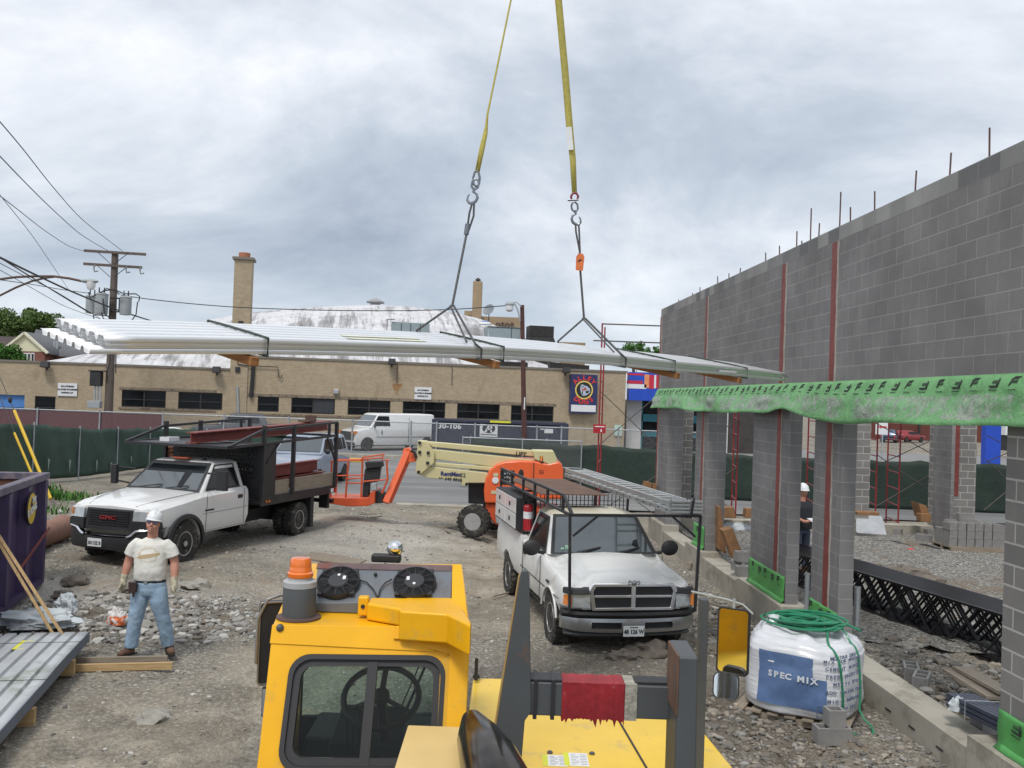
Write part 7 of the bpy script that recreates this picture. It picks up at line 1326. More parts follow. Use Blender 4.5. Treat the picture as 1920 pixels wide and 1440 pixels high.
# beacon can
c = G(560, 1158, ztp+.002); mb = MB(); mb.lathe([(.105, 0), (.105, .008), (.08, .010), (.079, .012)], c, n=32); mb.build('beacon_flange', mat('rusty_flange', (.10, .06, .05), .6, var=.2), yc)
mb = MB(); mb.lathe([(.078, .010), (.078, .165), (.074, .172), (.05, .174)], c, n=32); bc_ = mb.build('beacon_stand', m_grey, yc); mb = MB(); mb.lathe([(.079, .150), (.079, .175), (.072, .180), (.058, .182), (.056, .20), (.05, .20)], c, n=32); mb.build('beacon_collar', mat('pale_collar', (.38, .39, .40), .5, var=.15, dirt=(.2, .17, .14), ds=12), bc_)
mb = MB(); mb.lathe([(.059, .195), (.061, .20), (.061, .215), (.053, .222), (.053, .235), (.051, .238), (.051, .25), (.049, .275), (.044, .285), (.02, .288), (.001, .288)], c, n=32); mb.build('orange_beacon', mat('orange_beacon_lens', (.80, .17, .01), .25, var=.06, vs=20, coat=1), bc_)
# yellow cover over the hinge
zc_ = ztp+.003
def cov(nm, pts, z0, z1, bev=.012):
    mb = MB(); P = [G(x, y, z1) for x, y in pts]; mb.plate([V((p.x, p.y, z0)) for p in P], (0, 0, z1-z0)); return mb.build(nm, m_yel, yc, bev=bev, seg=3)
cov('hinge_cover', [(688, 1131), (748, 1141), (752, 1146), (846, 1152), (846, 1122), (695, 1120)], zc_, ztp+.085); cov('corner_cover', [(749, 1145), (838, 1151), (882, 1172), (884, 1166), (868, 1140), (848, 1120), (760, 1120)], ztp-.05, ztp+.088)
mb = MB(); mb.plate([RW(wd_*.62, -.0, -.02), RW(wd_+.004, -.0, -.02), RW(wd_+.006, .062, -.02), RW(wd_*.615, .058, -.02)], V((0, .02, 0))); mb.plate([RW(wd_*.62, .058, -.0125), RW(wd_+.006, .062, -.0125), RW(wd_+.006, .9, -.0125), RW(wd_-.075, .9, -.0125), RW(wd_-.085, .125, -.0125)], V((0, .012, 0))); mb.build('corner_fascia', m_yel, yc, bev=.004)
mb = MB(); mb.plate([RW(wd_-.125, .15, -.008), RW(wd_-.085, .128, -.008), RW(wd_-.075, .9, -.008), RW(wd_-.115, .9, -.008)], V((0, .008, 0))); mb.build('corner_pillar', mat('shaded_yellow_pillar', (.62, .34, .01), .4), yc)  # yellow pillar standing in shade; the shade is put into its darker colour
mb = MB()
for px, py in ((777, 1172), (844, 1172)): p = RW(*uv_of(px, py), -.028); mb.sph(p, .014, 12, 8)
mb.build('fascia_bolt', m_grey, yc); mb = MB(); p = G(682, 1135, ztp+.06); mb.cbox(p, (.05, .05, .09)); bk_ = mb.build('hinge_lug', m_yel, yc, bev=.008); mb = MB(); mb.cyl(p-V((0, .02, 0)), p-V((0, .03, 0)), .01, n=12); mb.build('lug_hole', m_black, bk_)
mb = MB(); P = [W(847, 1131, 4.50), W(877, 1160, 4.42), W(864, 1058, 4.79), W(848, 1058, 4.79)]; mb.plate(P, (0, 0, -.10)); mb.build('roof_side_strip', m_yel, yc)
# work lamp on the roof front
c = W(741, 1028, 6.0); mb = MB(); mb.sph(c, .052, 24, 16); wl = mb.build('chrome_lamp', m_chrome, yc); mb = MB(); mb.cbox(c+V((-.055, -.0, -.065)), (.19, .08, .05)); mb.build('lamp_bracket', m_black, wl, bev=.012)
# lower tan box and exhaust
a = G(765, 1359, 2.2); b_ = G(884, 1362, 2.2); mb = MB(); mb.box(a.x, b_.x+.02, a.y-.6, a.y, 1.5, 2.2); mb.build('step_box', mat('faded_yellow_box', (.66, .48, .20), .5, var=.06), yc, bev=.006)
mb = MB(); pts = [W(x, y, Y) for x, y, Y in ((885, 1350, 3.75), (897, 1385, 3.6), (918, 1430, 3.4), (940, 1490, 3.2), (955, 1580, 3.0))]; mb.tube(pts, [.045, .085, .11, .125, .13], 24); mb.build('exhaust_elbow', mat('burnt_chrome', (.07, .065, .06), .18, .9, var=.6, vs=6, dirt=(.28, .14, .05), ds=3, dt=.6), yc)
# hood to the right
zh = 1.5; h0, h1, h2, h3 = G(887, 1271, zh), G(1240, 1275, zh), G(1376, 1440, zh), G(880, 1440, zh); dd = (h2-h1).normalized(); h2 = h1+dd*3.0; h3 = V((h0.x-.0, h2.y, zh))
m_yh = mat('faded_yellow_hood', (.80, .53, .045), .42, var=.08, vs=1.5, coat=.2, dirt=(.58, .42, .14), ds=5, dt=.55)
mb = MB(); mb.plate([h0, h1, h2, h3], (0, 0, -.5)); ho = mb.build('hood', m_yh, yc, bev=.015)
sm = lambda px, py, dz=.003: G(px, py, zh+dz)
mb = MB(); mb.bar(sm(1148, 1330), sm(1216, 1446), .012, .006); mb.bar(sm(1190, 1445), sm(1215, 1443), .01, .005); mb.build('hood_seam', m_black, ho); mb = MB(); mb.lathe([(.045, 0), (.035, .02), (.018, .03), (.001, .032)], sm(1135, 1339), n=20); mb.build('rubber_stop', m_black, ho)
mb = MB(); mb.cbox(sm(1155, 1336, .006), (.03, .10, .012)); mb.build('hood_hinge', m_yh, ho)
for px, py in ((1031, 1411), (1110, 1413)): mb = MB(); mb.sph(sm(px, py), .018, 12, 8, (1, 1, .7)); mb.build('hood_bolt', m_grey, ho)
m_lab = mat('caution_yellow', (.62, .66, .05), .6, var=.08)
for x0, y0, x1, y1 in ((1018, 1417, 1062, 1436), (1059, 1413, 1100, 1436)):
    a, b_ = sm(x0, y1, .001), sm(x1, y0, .001); mb = MB(); mb.box(a.x, b_.x, a.y, b_.y, zh+.001, zh+.003); lbl = mb.build('warning_label', m_sign, ho); mb = MB(); wq = b_.x-a.x; mb.box(a.x, a.x+wq*.22, a.y, b_.y, zh+.0031, zh+.004); mb.build('label_header', m_lab, lbl); mb = MB()
    for k in range(7): yy = a.y+(b_.y-a.y)*(.12+.12*k); mb.box(a.x+wq*.3, a.x+wq*(.62 if k % 3 else .5), yy, yy+.003, zh+.0031, zh+.0036); mb.box(a.x+wq*.68, a.x+wq*.95, yy, yy+.003, zh+.0031, zh+.0036)
    mb.build('label_print', m_text, lbl)
mb = MB(); mb.cbox(G(893, 1255, zh+.1), (.025, .025, .16)); mb.cbox(G(893, 1268, zh+.02), (.05, .04, .02)); mb.build('latch_post', m_black, ho)
# boom rest
YR = 3.9
def plateY(nm, pts, Y, th, m=m_grey, par=yc, bev=.004): mb = MB(); mb.plate([W(x, y, Y) for x, y in pts], (0, th, 0)); return mb.build(nm, m, par, bev=bev)
rs = plateY('boom_rest_plate', [(976, 1077), (980, 1070), (988, 1071), (993, 1080), (996, 1335), (984, 1352), (962, 1620), (880, 1620), (931, 1360)], YR, .03)
plateY('plate_edge', [(972, 1082), (976, 1077), (931, 1360), (880, 1620), (876, 1620), (927, 1360)], YR+.002, .05, mat('bare_yellow_edge', (.34, .22, .08), .6, var=.2))
a0 = W(990, 1303, YR+.06); a1 = W(1275, 1303, YR+.06); mb = MB(); mb.box(a0.x, a1.x, YR+.01, YR+.13, a0.z-.070, a0.z+.070); cbm = mb.build('cross_beam', m_grey, yc, bev=.006)
mb = MB(); mb.box(a0.x, W(1054, 1300, YR).x, YR+.02, YR+.12, a0.z+.0705, a0.z+.082); mb.build('wear_pad', m_black, cbm, bev=.003); mb = MB(); mb.box(W(1192, 1300, YR).x, W(1258, 1300, YR).x, YR+.03, YR+.12, a0.z+.0705, a0.z+.082); mb.build('wear_pad', m_black, cbm, bev=.003)
m_tape = mat('torn_red_tape', (.27, .012, .018), .6, var=.3, vs=7, dirt=(.36, .31, .29), ds=7, dt=.585, bump=.6, bs=16)
xa, xb = W(1054, 1300, YR).x, W(1172, 1300, YR).x; mb = MB(); n = 40
ring = [(0, -.004), (0, .135), (1, .135), (1, -.004)]
rings = []
rnd = random.Random(4)
for k in range(n+1):
    x = xa+(xb-xa)*k/n; j = rnd.uniform(0, .004); e = .074+j; rings.append([V((x, YR+.01-j-.003, a0.z-e-(.035*rnd.random() if rnd.random() < .4 else 0))), V((x, YR+.133+j, a0.z-e)), V((x, YR+.133+j, a0.z+e)), V((x, YR+.01-j-.003, a0.z+e))])
mb.rings(rings); mb.build('red_tape_wrap', m_tape, cbm, angle=70)
mb = MB(); mb.box(xb+.001, xb+.052, YR+.004, YR+.136, a0.z-.076, a0.z+.076); mb.build('frayed_cloth', mat('frayed_grey_cloth', (.33, .31, .26), .9, var=.4, vs=30, bump=.6, bs=60), cbm)
for px in (1004, 1037): x = W(px, 1300, YR).x; mb = MB(); mb.box(x-.008, x+.008, YR+.0, YR+.14, a0.z-.082, a0.z+.085); mb.build('cable_tie', m_black, cbm)
mb = MB()
x = W(1272, 1330, 3.75); p0, p1 = W(1272, 1222, 3.72), W(1311, 1222, 3.72); zt = W(1285, 1224, 3.78).z
mb.hexa([(p0.x, 3.72, 1.3), (p1.x+.01, 3.72, 1.3), (p1.x+.01, 3.95, 1.3), (p0.x, 3.95, 1.3), (p0.x, 3.72, zt), (p1.x, 3.72, zt), (p1.x, 3.95, zt+.01), (p0.x, 3.95, zt+.01)]); rp = mb.build('boom_rest_post', m_grey, yc, bev=.012, seg=3)
mb = MB(); mb.box(p0.x-.003, p0.x+.006, 3.717, 3.953, zt-.24, zt+.005); mb.build('rust_patch', mat('rusty_edge', (.13, .075, .05), .75, var=.35, vs=5, dirt=(.10, .10, .10), ds=4, dt=.55), rp, bev=.01)
f0 = W(1313, 1123, 4.9); f1 = W(1328, 1126, 4.9); mb = MB(); mb.box(f0.x, f1.x, 4.88, 4.95, 1.4, f0.z); mb.build('outer_post', m_grey, yc, bev=.004)
plateY('gusset', [(1250, 1337), (1274, 1337), (1274, 1365), (1262, 1352)], YR+.03, .03)
# mirrors
m_mir = mat('mirror_glass', (.85, .87, .88), .015, 1, var=0)
def mirror(px0, py0, px1, py1, Y, nv, name, back=False, rc=.25, convex=False, lab=None):
    c = W((px0+px1)/2, (py0+py1)/2, Y); hw = (px1-px0)/2*Y/1720/abs(max(.6, nv[1]*-1)); hh = (py1-py0)/2*Y/1720; n_ = V(nv).normalized(); r = V((0, 0, 1)).cross(n_).normalized(); u = V((0, 0, 1)); u = (u-n_*u.dot(n_)).normalized()
    o = rrect(0, 0, hw, hh, min(hw, hh)*rc, 5); P = lambda x, z, d: c+r*x+u*z+n_*d
    mb = MB(); mb.plate([P(x, z, -.03) for x, z in o], n_*.028); sh = mb.build(name, m_black, yc, bev=.006)
    mb = MB(); mb.ring_plate([P(x, z, -.004) for x, z in o], [P(x*.90, z*.95, -.004) for x, z in o], n_*.01); mb.build('mirror_rim', m_black if not back else m_dchrome, sh, bev=.003)
    if not back:
        mb = MB(); mb.plate([P(x*.91, z*.955, -.002) for x, z in o], n_*.003); mb.build('mirror_glass', m_mir, sh)
    return sh, c, r, u, hw, hh
sh, c, r, u, hw, hh = mirror(1348, 1141, 1400, 1264, 6.0, (-.50, -.86, .02), 'right_mirror'); mb = MB(); mb.tube([c+u*(hh+.06)-r*.28+V((0, .05, 0)), c+u*(hh+.05)-r*.05, c+u*(hh+.03)+r*.06, c+u*(hh-.02)+r*(hw+.02)], .007, 8); mb.cyl(c+u*hh, c+u*(hh+.06), .010, n=8); mb.build('mirror_arm', m_can, sh)
sh2, *_ = mirror(1338, 1262, 1384, 1310, 5.9, (-.28, -.95, .18), 'convex_mirror', rc=.5)
sh3, c, r, u, hw, hh = mirror(487, 1128, 530, 1284, 4.75, (.35, -.93, 0), 'left_mirror', back=True, rc=.3); mb = MB(); mb.tube([c+u*x+r*y for x, y in ((-.1, -hw-.008), (hh*.6, -hw-.008), (hh+.01, -hw*.4), (hh+.03, hw*.6), (hh+.02, hw+.08))], .009, 8); mb.build('mirror_arm', m_dchrome, sh3)
mirror(491, 1290, 505, 1343, 4.7, (.2, -.97, 0), 'small_mirror', rc=.4)
# chassis hint under the camera
mb = MB(); mb.box(-1.0, 1.05, 1.0, 6.6, .55, .87); mb.build('chassis', m_grey, yc)
for x in (-1.1, 1.15):
    for y in (2.2, 5.9): 
        mb = MB(); mb.lathe([(.3, -.16), (.5, -.17), (.56, -.1), (.56, .1), (.5, .17), (.3, .16)], (x, y, .5), (1 if x > 0 else -1, 0, 0), 28); wh = mb.build('wheel', m_rub, yc); mb = MB(); mb.lathe([(.01, .05), (.3, .08), (.31, .12)], (x, y, .5), (1 if x > 0 else -1, 0, 0), 20); mb.build('rim', m_rim, wh)
# ------------------------------------------------------------------ people
m_skin = mat('sunburnt_skin', (.50, .24, .17), .55, var=.1, vs=14); m_shirt = None
def shirtm():
    m, N, L, b = newmat('cream_tee_shirt'); t = N.new('ShaderNodeTexCoord'); s = N.new('ShaderNodeSeparateXYZ'); L.new(t.outputs['Object'], s.inputs[0]); vec = t.outputs['Object']
    c = rampn(N, L, noise(N, L, vec, 5, 5, .6), [(.3, (.64, .63, .58)), (.7, (.73, .72, .67))])
    # printed faded ochre oval swoosh on the chest front
    x = mth(N, L, 'DIVIDE', mth(N, L, 'ADD', s.outputs[0], -.01), .15); z = mth(N, L, 'DIVIDE', mth(N, L, 'ADD', mth(N, L, 'SUBTRACT', s.outputs[2], 1.285), mth(N, L, 'MULTIPLY', s.outputs[0], -.18)), .028)
    r2 = mth(N, L, 'ADD', mth(N, L, 'MULTIPLY', x, x), mth(N, L, 'MULTIPLY', z, z)); band = mth(N, L, 'LESS_THAN', mth(N, L, 'ADD', r2, mth(N, L, 'MULTIPLY', noise(N, L, vec, 30, 3, .6), .5)), 1.2)
    front = mth(N, L, 'LESS_THAN', s.outputs[1], 0); c = mixc(N, L, mth(N, L, 'MULTIPLY', mth(N, L, 'MULTIPLY', band, front), .75), c, (.42, .27, .08))
    z2 = mth(N, L, 'DIVIDE', mth(N, L, 'SUBTRACT', s.outputs[2], 1.30), .095); x2 = mth(N, L, 'DIVIDE', mth(N, L, 'ADD', s.outputs[0], -.01), .14); rr = mth(N, L, 'ADD', mth(N, L, 'MULTIPLY', x2, x2), mth(N, L, 'MULTIPLY', z2, z2)); w_ = mth(N, L, 'LESS_THAN', mth(N, L, 'ABSOLUTE', mth(N, L, 'SUBTRACT', mth(N, L, 'ADD', rr, mth(N, L, 'MULTIPLY', mth(N, L, 'SUBTRACT', noise(N, L, vec, 16, 3, .6), .5), 1.6)), .8)), .13)
    c = mixc(N, L, mth(N, L, 'MULTIPLY', mth(N, L, 'MULTIPLY', w_, front), .45), c, (.40, .28, .12))
    L.new(c, b.inputs['Base Color']); b.inputs['Roughness'].default_value = .85; bumpn(N, L, b, noise(N, L, vec, 11, 5, .6, .8), .5, .02); return m
m_jean = mat('pale_blue_denim', (.27, .38, .50), .85, var=.22, vs=7, bump=.5, bs=26, dirt=(.36, .44, .52), ds=4, dt=.56); m_glove = mat('dirty_work_glove', (.50, .46, .34), .9, var=.2, vs=20, dirt=(.22, .18, .12), ds=22, dt=.5); m_boot = mat('brown_boot_leather', (.13, .07, .045), .75, var=.25, vs=14); m_hat = mat('white_hard_hat', (.72, .74, .76), .35, var=.02, coat=.3)
def er(mb, secs, n=20):
    mb.rings([[V((c[0]+rx*cos(2*pi*k/n), c[1]+ry*sin(2*pi*k/n), c[2]+(c[3]*cos(2*pi*k/n) if len(c) > 3 else 0))) for k in range(n)] for c, rx, ry in secs])
def fingers(mb, wr, d, side, curl=.5, sc=1.0):
    # palm then four fingers and a thumb; d = direction of the hand, side = +-1 towards thumb (body side, forwards)
    wr = V(wr); d = V(d).normalized(); fwd = V((0, -1, 0)); fwd = (fwd-d*fwd.dot(d)).normalized(); inn = d.cross(fwd).normalized()*side
    mb.tube([wr-d*.03, wr+d*.02, wr+d*.06, wr+d*.095], [.034*sc, .040*sc, .044*sc, .036*sc], 12)
    for k, (o, ln) in enumerate(((-.030, .062), (-.010, .074), (.011, .070), (.030, .056))):
        b = wr+d*.085+fwd*(-o)*1.0; c1 = b+(d*cos(curl*.4)+inn*sin(curl*.4))*ln*.5*sc; c2 = c1+(d*cos(curl*1.4)+inn*sin(curl*1.4))*ln*.42*sc; c3 = c2+(d*cos(curl*2.3)+inn*sin(curl*2.3))*ln*.36*sc
        mb.tube([b-d*.02, b, c1, c2, c3], [.0125*sc, .0125*sc, .0118*sc, .011*sc, .008*sc], 8)
    b = wr+d*.03+fwd*.030; mb.tube([b-fwd*.01, b+fwd*.02+d*.025, b+fwd*.025+d*.06+inn*.012, b+fwd*.015+d*.088+inn*.025], [.016*sc, .0155*sc, .013*sc, .009*sc], 8)
pw = G(276, 1228, .0); pz = pw.z
pw = W(276, 1229, 12.1)
pt_ = thing('person', 'worker in white hard hat, sunglasses, cream tee and jeans standing with gloved hands', 'person', pw, R(-1), local=True); pt_.scale = (1.03, 1.03, 1.03)
LS, LE, LW = V((-.210, .01, 1.445)), V((-.300, .03, 1.19)), V((-.335, -.02, .955)); RS, RE, RW_ = V((.210, .01, 1.445)), V((.292, .03, 1.19)), V((.322, -.03, .945))
HC = V((.015, -.015, 1.695)); ht = Matrix.Rotation(.16, 3, 'Y') @ Matrix.Rotation(.20, 3, 'Z') @ Matrix.Rotation(-.22, 3, 'X')     # head looks up to his left
def H(x, y, z): return HC+ht @ V((x, y, z))
def eh(mb, secs, n=20): mb.rings([[H(x+rx*cos(2*pi*k/n), y+ry*sin(2*pi*k/n), z) for k in range(n)] for x, y, z, rx, ry in secs])
mb = MB(); er(mb, [((0, 0, .93), .15, .10), ((0, 0, 1.1), .16, .11), ((0, 0, 1.3), .17, .11), ((0, .01, 1.43), .12, .08), ((0, .012, 1.48), .07, .06)])
mb.tube([(0, .015, 1.44), (.005, .01, 1.55), tuple(HC+V((0, .02, -.04)))], [.068, .062, .062], 14)
eh(mb, [(0, -.035, -.125, .022, .018), (0, -.03, -.105, .048, .052), (0, -.015, -.07, .066, .080), (0, -.005, -.02, .074, .094), (0, 0, .03, .076, .098), (0, .005, .08, .070, .090), (0, .008, .11, .045, .06)])
mb.tube([H(0, -.095, .005), H(0, -.108, -.018), H(0, -.122, -.038), H(0, -.100, -.048)], [.008, .011, .015, .010], 8); mb.tube([H(-.017, -.100, -.042), H(.017, -.100, -.042)], .011, 8); mb.sph(H(0, -.088, -.100), .022, 10, 8)
for s in (-1, 1): mb.sph(H(s*.078, .005, -.015), .020, 8, 8, (.45, .8, 1.4)); mb.sph(H(s*.036, -.070, -.052), .028, 10, 8)
mb.tube([LS-V((-.03, 0, .05)), LS.lerp(LE, .5)+V((-.005, 0, 0)), LE, LE.lerp(LW, .35), LW, LW+V((-.004, -.004, -.05))], [.045, .058, .052, .055, .036, .03], 14); mb.tube([RS-V((.03, 0, .05)), RS.lerp(RE, .5)+V((.005, 0, 0)), RE, RE.lerp(RW_, .35), RW_, RW_+V((.004, -.004, -.05))], [.045, .058, .052, .055, .036, .03], 14)
for x, kx, ax, y, yk, ya in ((-.10, -.155, -.215, 0, -.01, 0), (.10, .165, .205, 0, .05, .15)): mb.tube([(x, 0, .92), (kx, yk, .50), (ax, ya, .09)], [.08, .055, .04], 12); 
blob('body', mb, m_skin, pt_, .0085, 4)
mb = MB(); mb.tube([H(-.026, -.1005, -.074), H(-.012, -.109, -.077), H(.012, -.109, -.077), H(.026, -.1005, -.073)], [.003, .006, .006, .003], 6); mb.build('mouth', mat('lips', (.42, .15, .12), .5), pt_)
mb = MB(); mb.tube([H(-.020, -.1055, -.0755), H(0, -.1145, -.0775), H(.020, -.1055, -.075)], [.0015, .003, .0015], 6); mb.build('teeth', m_sign, pt_)
mb = MB()
for s in (-1, 1): mb.sph(H(s*.032, -.078, -.004), .011, 8, 6)
mb.build('eyes', m_sign, pt_)
mb = MB()
for s in (-1, 1): mb.plate([H(s*.008, -.100, .010), H(s*.062, -.088, .012), H(s*.064, -.086, -.012), H(s*.045, -.097, -.022), H(s*.014, -.103, -.016)], H(0, -.006, 0)-HC); mb.tube([H(s*.062, -.09, .006), H(s*.078, -.03, .006), H(s*.080, .02, 0)], .0035, 6)
mb.tube([H(-.012, -.106, .006), H(.012, -.106, .006)], .003, 6); mb.build('sunglasses', mat('mirrored_sunglasses', (.07, .08, .13), .08, .6, var=.3), pt_)
mb = MB(); mb.rings([[H(x+rx*cos(2*pi*k/24), y+ry*sin(2*pi*k/24), z) for k in range(24)] for x, y, z, rx, ry in ((0, .02, -.05, .079, .085), (0, .015, .03, .082, .098))], caps=False); mb.v = [p for p in mb.v]
mb.build('hair', mat('brown_hair', (.06, .035, .022), .8), pt_) if False else None
mb = MB(); hr = [(0, .02, .028, .098, .120), (0, .02, .045, .099, .121), (0, .018, .085, .093, .112), (0, .018, .125, .074, .090), (0, .018, .148, .045, .055), (0, .018, .155, .01, .012)]
eh(mb, hr, 28); mb.tube([H(0, -.098, .06), H(0, -.070, .128), H(0, .018, .160), H(0, .10, .128), H(0, .13, .06)], [.006, .012, .014, .012, .006], 8); hh_ = mb.build('hard_hat', m_hat, pt_, angle=50)
mb = MB(); nb_ = 32; o1 = []; i1 = []
for k in range(nb_):
    a = 2*pi*k/nb_; f = max(0, -sin(a)); o1.append(H(.110*cos(a), .02+(.128+.028*f)*sin(a), .030-.012*f)); i1.append(H(.092*cos(a), .02+.112*sin(a), .032))
mb.ring_plate(o1, i1, H(0, 0, .006)-HC); mb.build('brim', m_hat, hh_)
mb = MB(); er(mb, [((0, 0, .955), .195, .135), ((-.005, 0, .99), .205, .145), ((0, -.01, 1.08), .205, .158), ((0, -.008, 1.2), .208, .15), ((0, 0, 1.32), .215, .14), ((0, .005, 1.42), .205, .115), ((0, .012, 1.475), .125, .085), ((0, .012, 1.50), .082, .072)], 28)
for s, S_, E_ in ((-1, LS, LE), (1, RS, RE)): d = (E_-S_).normalized(); mb.tube([S_-V((s*.10, 0, .03)), S_-V((s*.02, 0, .02)), S_+d*.07, S_+d*.19+V((s*.004, 0, 0))], [.05, .066, .075, .084], 18)
sh_ = blob('tee_shirt', mb, shirtm(), pt_, .010, 3)
dt_ = bpy.data.textures.new('fold', 'CLOUDS'); dt_.noise_scale = .10
for o_ in (sh_,): md = o_.modifiers.new('d', 'DISPLACE'); md.texture = dt_; md.strength = .014; md.mid_level = .5
mb = MB(); er(mb, [((0, 0, .985), .185, .128), ((0, 0, .93), .205, .142), ((0, 0, .84), .205, .142), ((0, .0, .78), .17, .12)], 24)
for pts, rr_ in (([(-.10, 0, .86), (-.125, -.01, .70), (-.155, -.02, .50), (-.185, -.01, .32), (-.215, .0, .10)], [.118, .112, .092, .085, .082]), ([(.10, 0, .86), (.125, .0, .70), (.16, .03, .50), (.19, .08, .32), (.21, .14, .11)], [.118, .112, .092, .085, .082])): mb.tube(pts, rr_, 18)
jn = blob('jeans', mb, m_jean, pt_, .011, 3); md = jn.modifiers.new('d', 'DISPLACE'); md.texture = dt_; md.strength = .02; md.mid_level = .5
mb = MB(); mb.rings([[V((.2*cos(2*pi*k/28), .140*sin(2*pi*k/28), z)) for k in range(28)] for z in (.945, .98)], caps=False); mb.build('belt', m_black, pt_, solid=.008); mb = MB(); mb.cbox((0, -.146, .962), (.05, .01, .04)); mb.build('belt_buckle', m_dchrome, pt_)
mb = MB(); mb.hexa([(-.20, -.175, .83), (-.11, -.185, .83), (-.11, -.135, .83), (-.20, -.12, .83), (-.21, -.17, .955), (-.10, -.18, .955), (-.10, -.135, .955), (-.21, -.12, .955)]); mb.tube([(-.145, -.16, .84), (-.14, -.165, .775)], [.018, .012], 8); mb.build('tool_holster', mat('dark_leather', (.035, .018, .015), .7, var=.3), pt_, bev=.012)
for s, Wp, El in ((-1, LW, LE), (1, RW_, RE)):
    d = (Wp-El).normalized(); mb = MB(); mb.tube([Wp-d*.07, Wp-d*.03, Wp], [.047, .043, .038], 14); fingers(mb, Wp, V((-s*-.04, -.12, -1)), -s, .55, 1.08); blob('glove', mb, m_glove, pt_, .0048, 2)
for (x, y, z, a) in ((-.225, 0, 0, -.45), (.22, .16, .0, .55)):
    M = Matrix.Rotation(a, 3, 'Z'); P = lambda u, v, w_: V((x, y, z))+M @ V((u, v, w_)); mb = MB(); mb.tube([P(0, .0, .19), P(0, .005, .09), P(0, 0, .05)], [.054, .056, .058], 14); mb.tube([P(0, .045, .045), P(0, -.04, .05), P(0, -.12, .045), P(0, -.175, .035)], [.045, .050, .046, .030], 14); blob('boot', mb, m_boot, pt_, .008, 3)
    mb = MB(); o_ = [P(u, v, 0) for u, v in ((-.042, .085), (.042, .085), (.046, .0), (.055, -.11), (.035, -.20), (-.035, -.20), (-.055, -.11), (-.046, 0))]; mb.plate(o_, (0, 0, .022)); mb.build('boot_sole', m_black, pt_)
# second worker, mostly behind the pier
p2 = thing('person', 'worker in dark shirt and white hard hat reading a paper behind a block pier', 'person', (W(1510, 900, 19.4).x-.04, 19.4, .17), R(20), local=True)
mb = MB(); mb.tube([(0, 0, .95), (0, 0, 1.2), (0, 0, 1.42)], [.12, .13, .11], 14); mb.tube([(0, 0, 1.4), (0, 0, 1.6)], [.06, .055], 12); mb.sph((0, -.01, 1.67), .10, 14, 10, (.78, .95, 1.15)); mb.sph((0, -.105, 1.645), .018, 8, 6)
for s in (-1, 1):
    mb.tube([(s*.20, 0, 1.42), (s*.27, -.03, 1.16), (s*.15, -.27, 1.08)], [.055, .045, .032], 12); mb.tube([(s*.10, 0, .92), (s*.11, 0, .5), (s*.12, .02, .08)], [.08, .06, .045], 12); mb.sph((s*.085, 0, 1.66), .02, 8, 6, (.5, .8, 1.4))
    fingers(mb, (s*.15, -.27, 1.08), (-s*.5, -.8, .05), s, .4, .95)
blob('body', mb, m_skin, p2, .008, 3)
mb = MB(); er(mb, [((0, 0, .90), .21, .185), ((0, 0, 1.1), .215, .19), ((0, 0, 1.35), .225, .18), ((0, 0, 1.47), .15, .12)], 20)
for s in (-1, 1): mb.tube([(s*.17, 0, 1.42), (s*.27, -.02, 1.17), (s*.22, -.14, 1.12)], [.07, .062, .055], 14)
blob('shirt', mb, mat('black_shirt', (.02, .022, .028), .85), p2, .012, 3)
mb = MB(); er(mb, [((0, 0, .95), .18, .13), ((0, 0, .80), .18, .13)], 18)
for s in (-1, 1): mb.tube([(s*.10, 0, .85), (s*.11, 0, .5), (s*.12, .02, .06)], [.10, .08, .07], 14)
blob('trousers', mb, mat('dark_denim', (.05, .065, .10), .85, var=.2), p2, .014, 3)
mb = MB(); mb.rings([[V((rx*cos(2*pi*k/24), .01+ry*sin(2*pi*k/24), z)) for k in range(24)] for z, rx, ry in ((1.70, .125, .16), (1.715, .122, .15), (1.74, .118, .14), (1.80, .10, .12), (1.845, .06, .07), (1.86, .01, .01))]); mb.build('hard_hat', m_hat, p2, angle=60)
mb = MB(); mb.cbox((.0, -.42, 1.11), (.22, .28, .004), Matrix.Rotation(.3, 3, 'X')); mb.build('paper', m_sign, p2)
for s in (-1, 1): mb = MB(); mb.cbox((s*.12, -.06, .05), (.10, .28, .10)); mb.build('boot', m_boot, p2, bev=.03)
# ------------------------------------------------------------------ lower left: deck stack, timbers, bags
c0 = G(168, 1181, .34); dS = V((.8, -3.54, 0)).normalized(); nS = V((-dS.y, dS.x, 0))*-1
m_deck2 = mat('dull_galvanised_deck', (.50, .52, .53), .42, .25, var=.12, vs=2.5, dirt=(.30, .32, .27), ds=1.6, dt=.55)
st = thing('steel_deck_stack', 'stack of grey ribbed steel deck sheets lying at the lower left', 'steel deck', (c0.x, c0.y, 0)); Ls_ = 5.2
def dpt(t, w_, z): return V((c0.x, c0.y, 0))+dS*t+nS*w_+V((0, 0, z+.02*sin(t*1.2)))
def dprof():
    P = []; n = 6; p = 1.06/n
    for k in range(n): x = k*p; P += [(x, .04), (x+p*.70, .04), (x+p*.76, 0), (x+p*.94, 0)]
    return P+[(1.06, .04)]
for k in range(5):
    mb = MB(); P = dprof(); z0 = .19+.022*k; t0 = .05*((k*3) % 4)*.4; mb.add([dpt(t0+(Ls_)*i/20, x-.0+.004*(k % 2), z0+z) for i in range(21) for x, z in P], [(i*len(P)+j, i*len(P)+j+1, (i+1)*len(P)+j+1, (i+1)*len(P)+j) for i in range(20) for j in range(len(P)-1)], False)
    mb.build('deck_sheet', m_deck2, st, angle=20, recalc=False, solid=.002)
mb = MB(); mb.plate([dpt(.0, -.004, .20), dpt(Ls_, -.004, .20), dpt(Ls_, -.004, .325), dpt(.0, -.004, .325)], tuple(nS*.01)); mb.build('edge_sheet', mat('blue_grey_edge', (.15, .18, .24), .5, .5, var=.15), st)
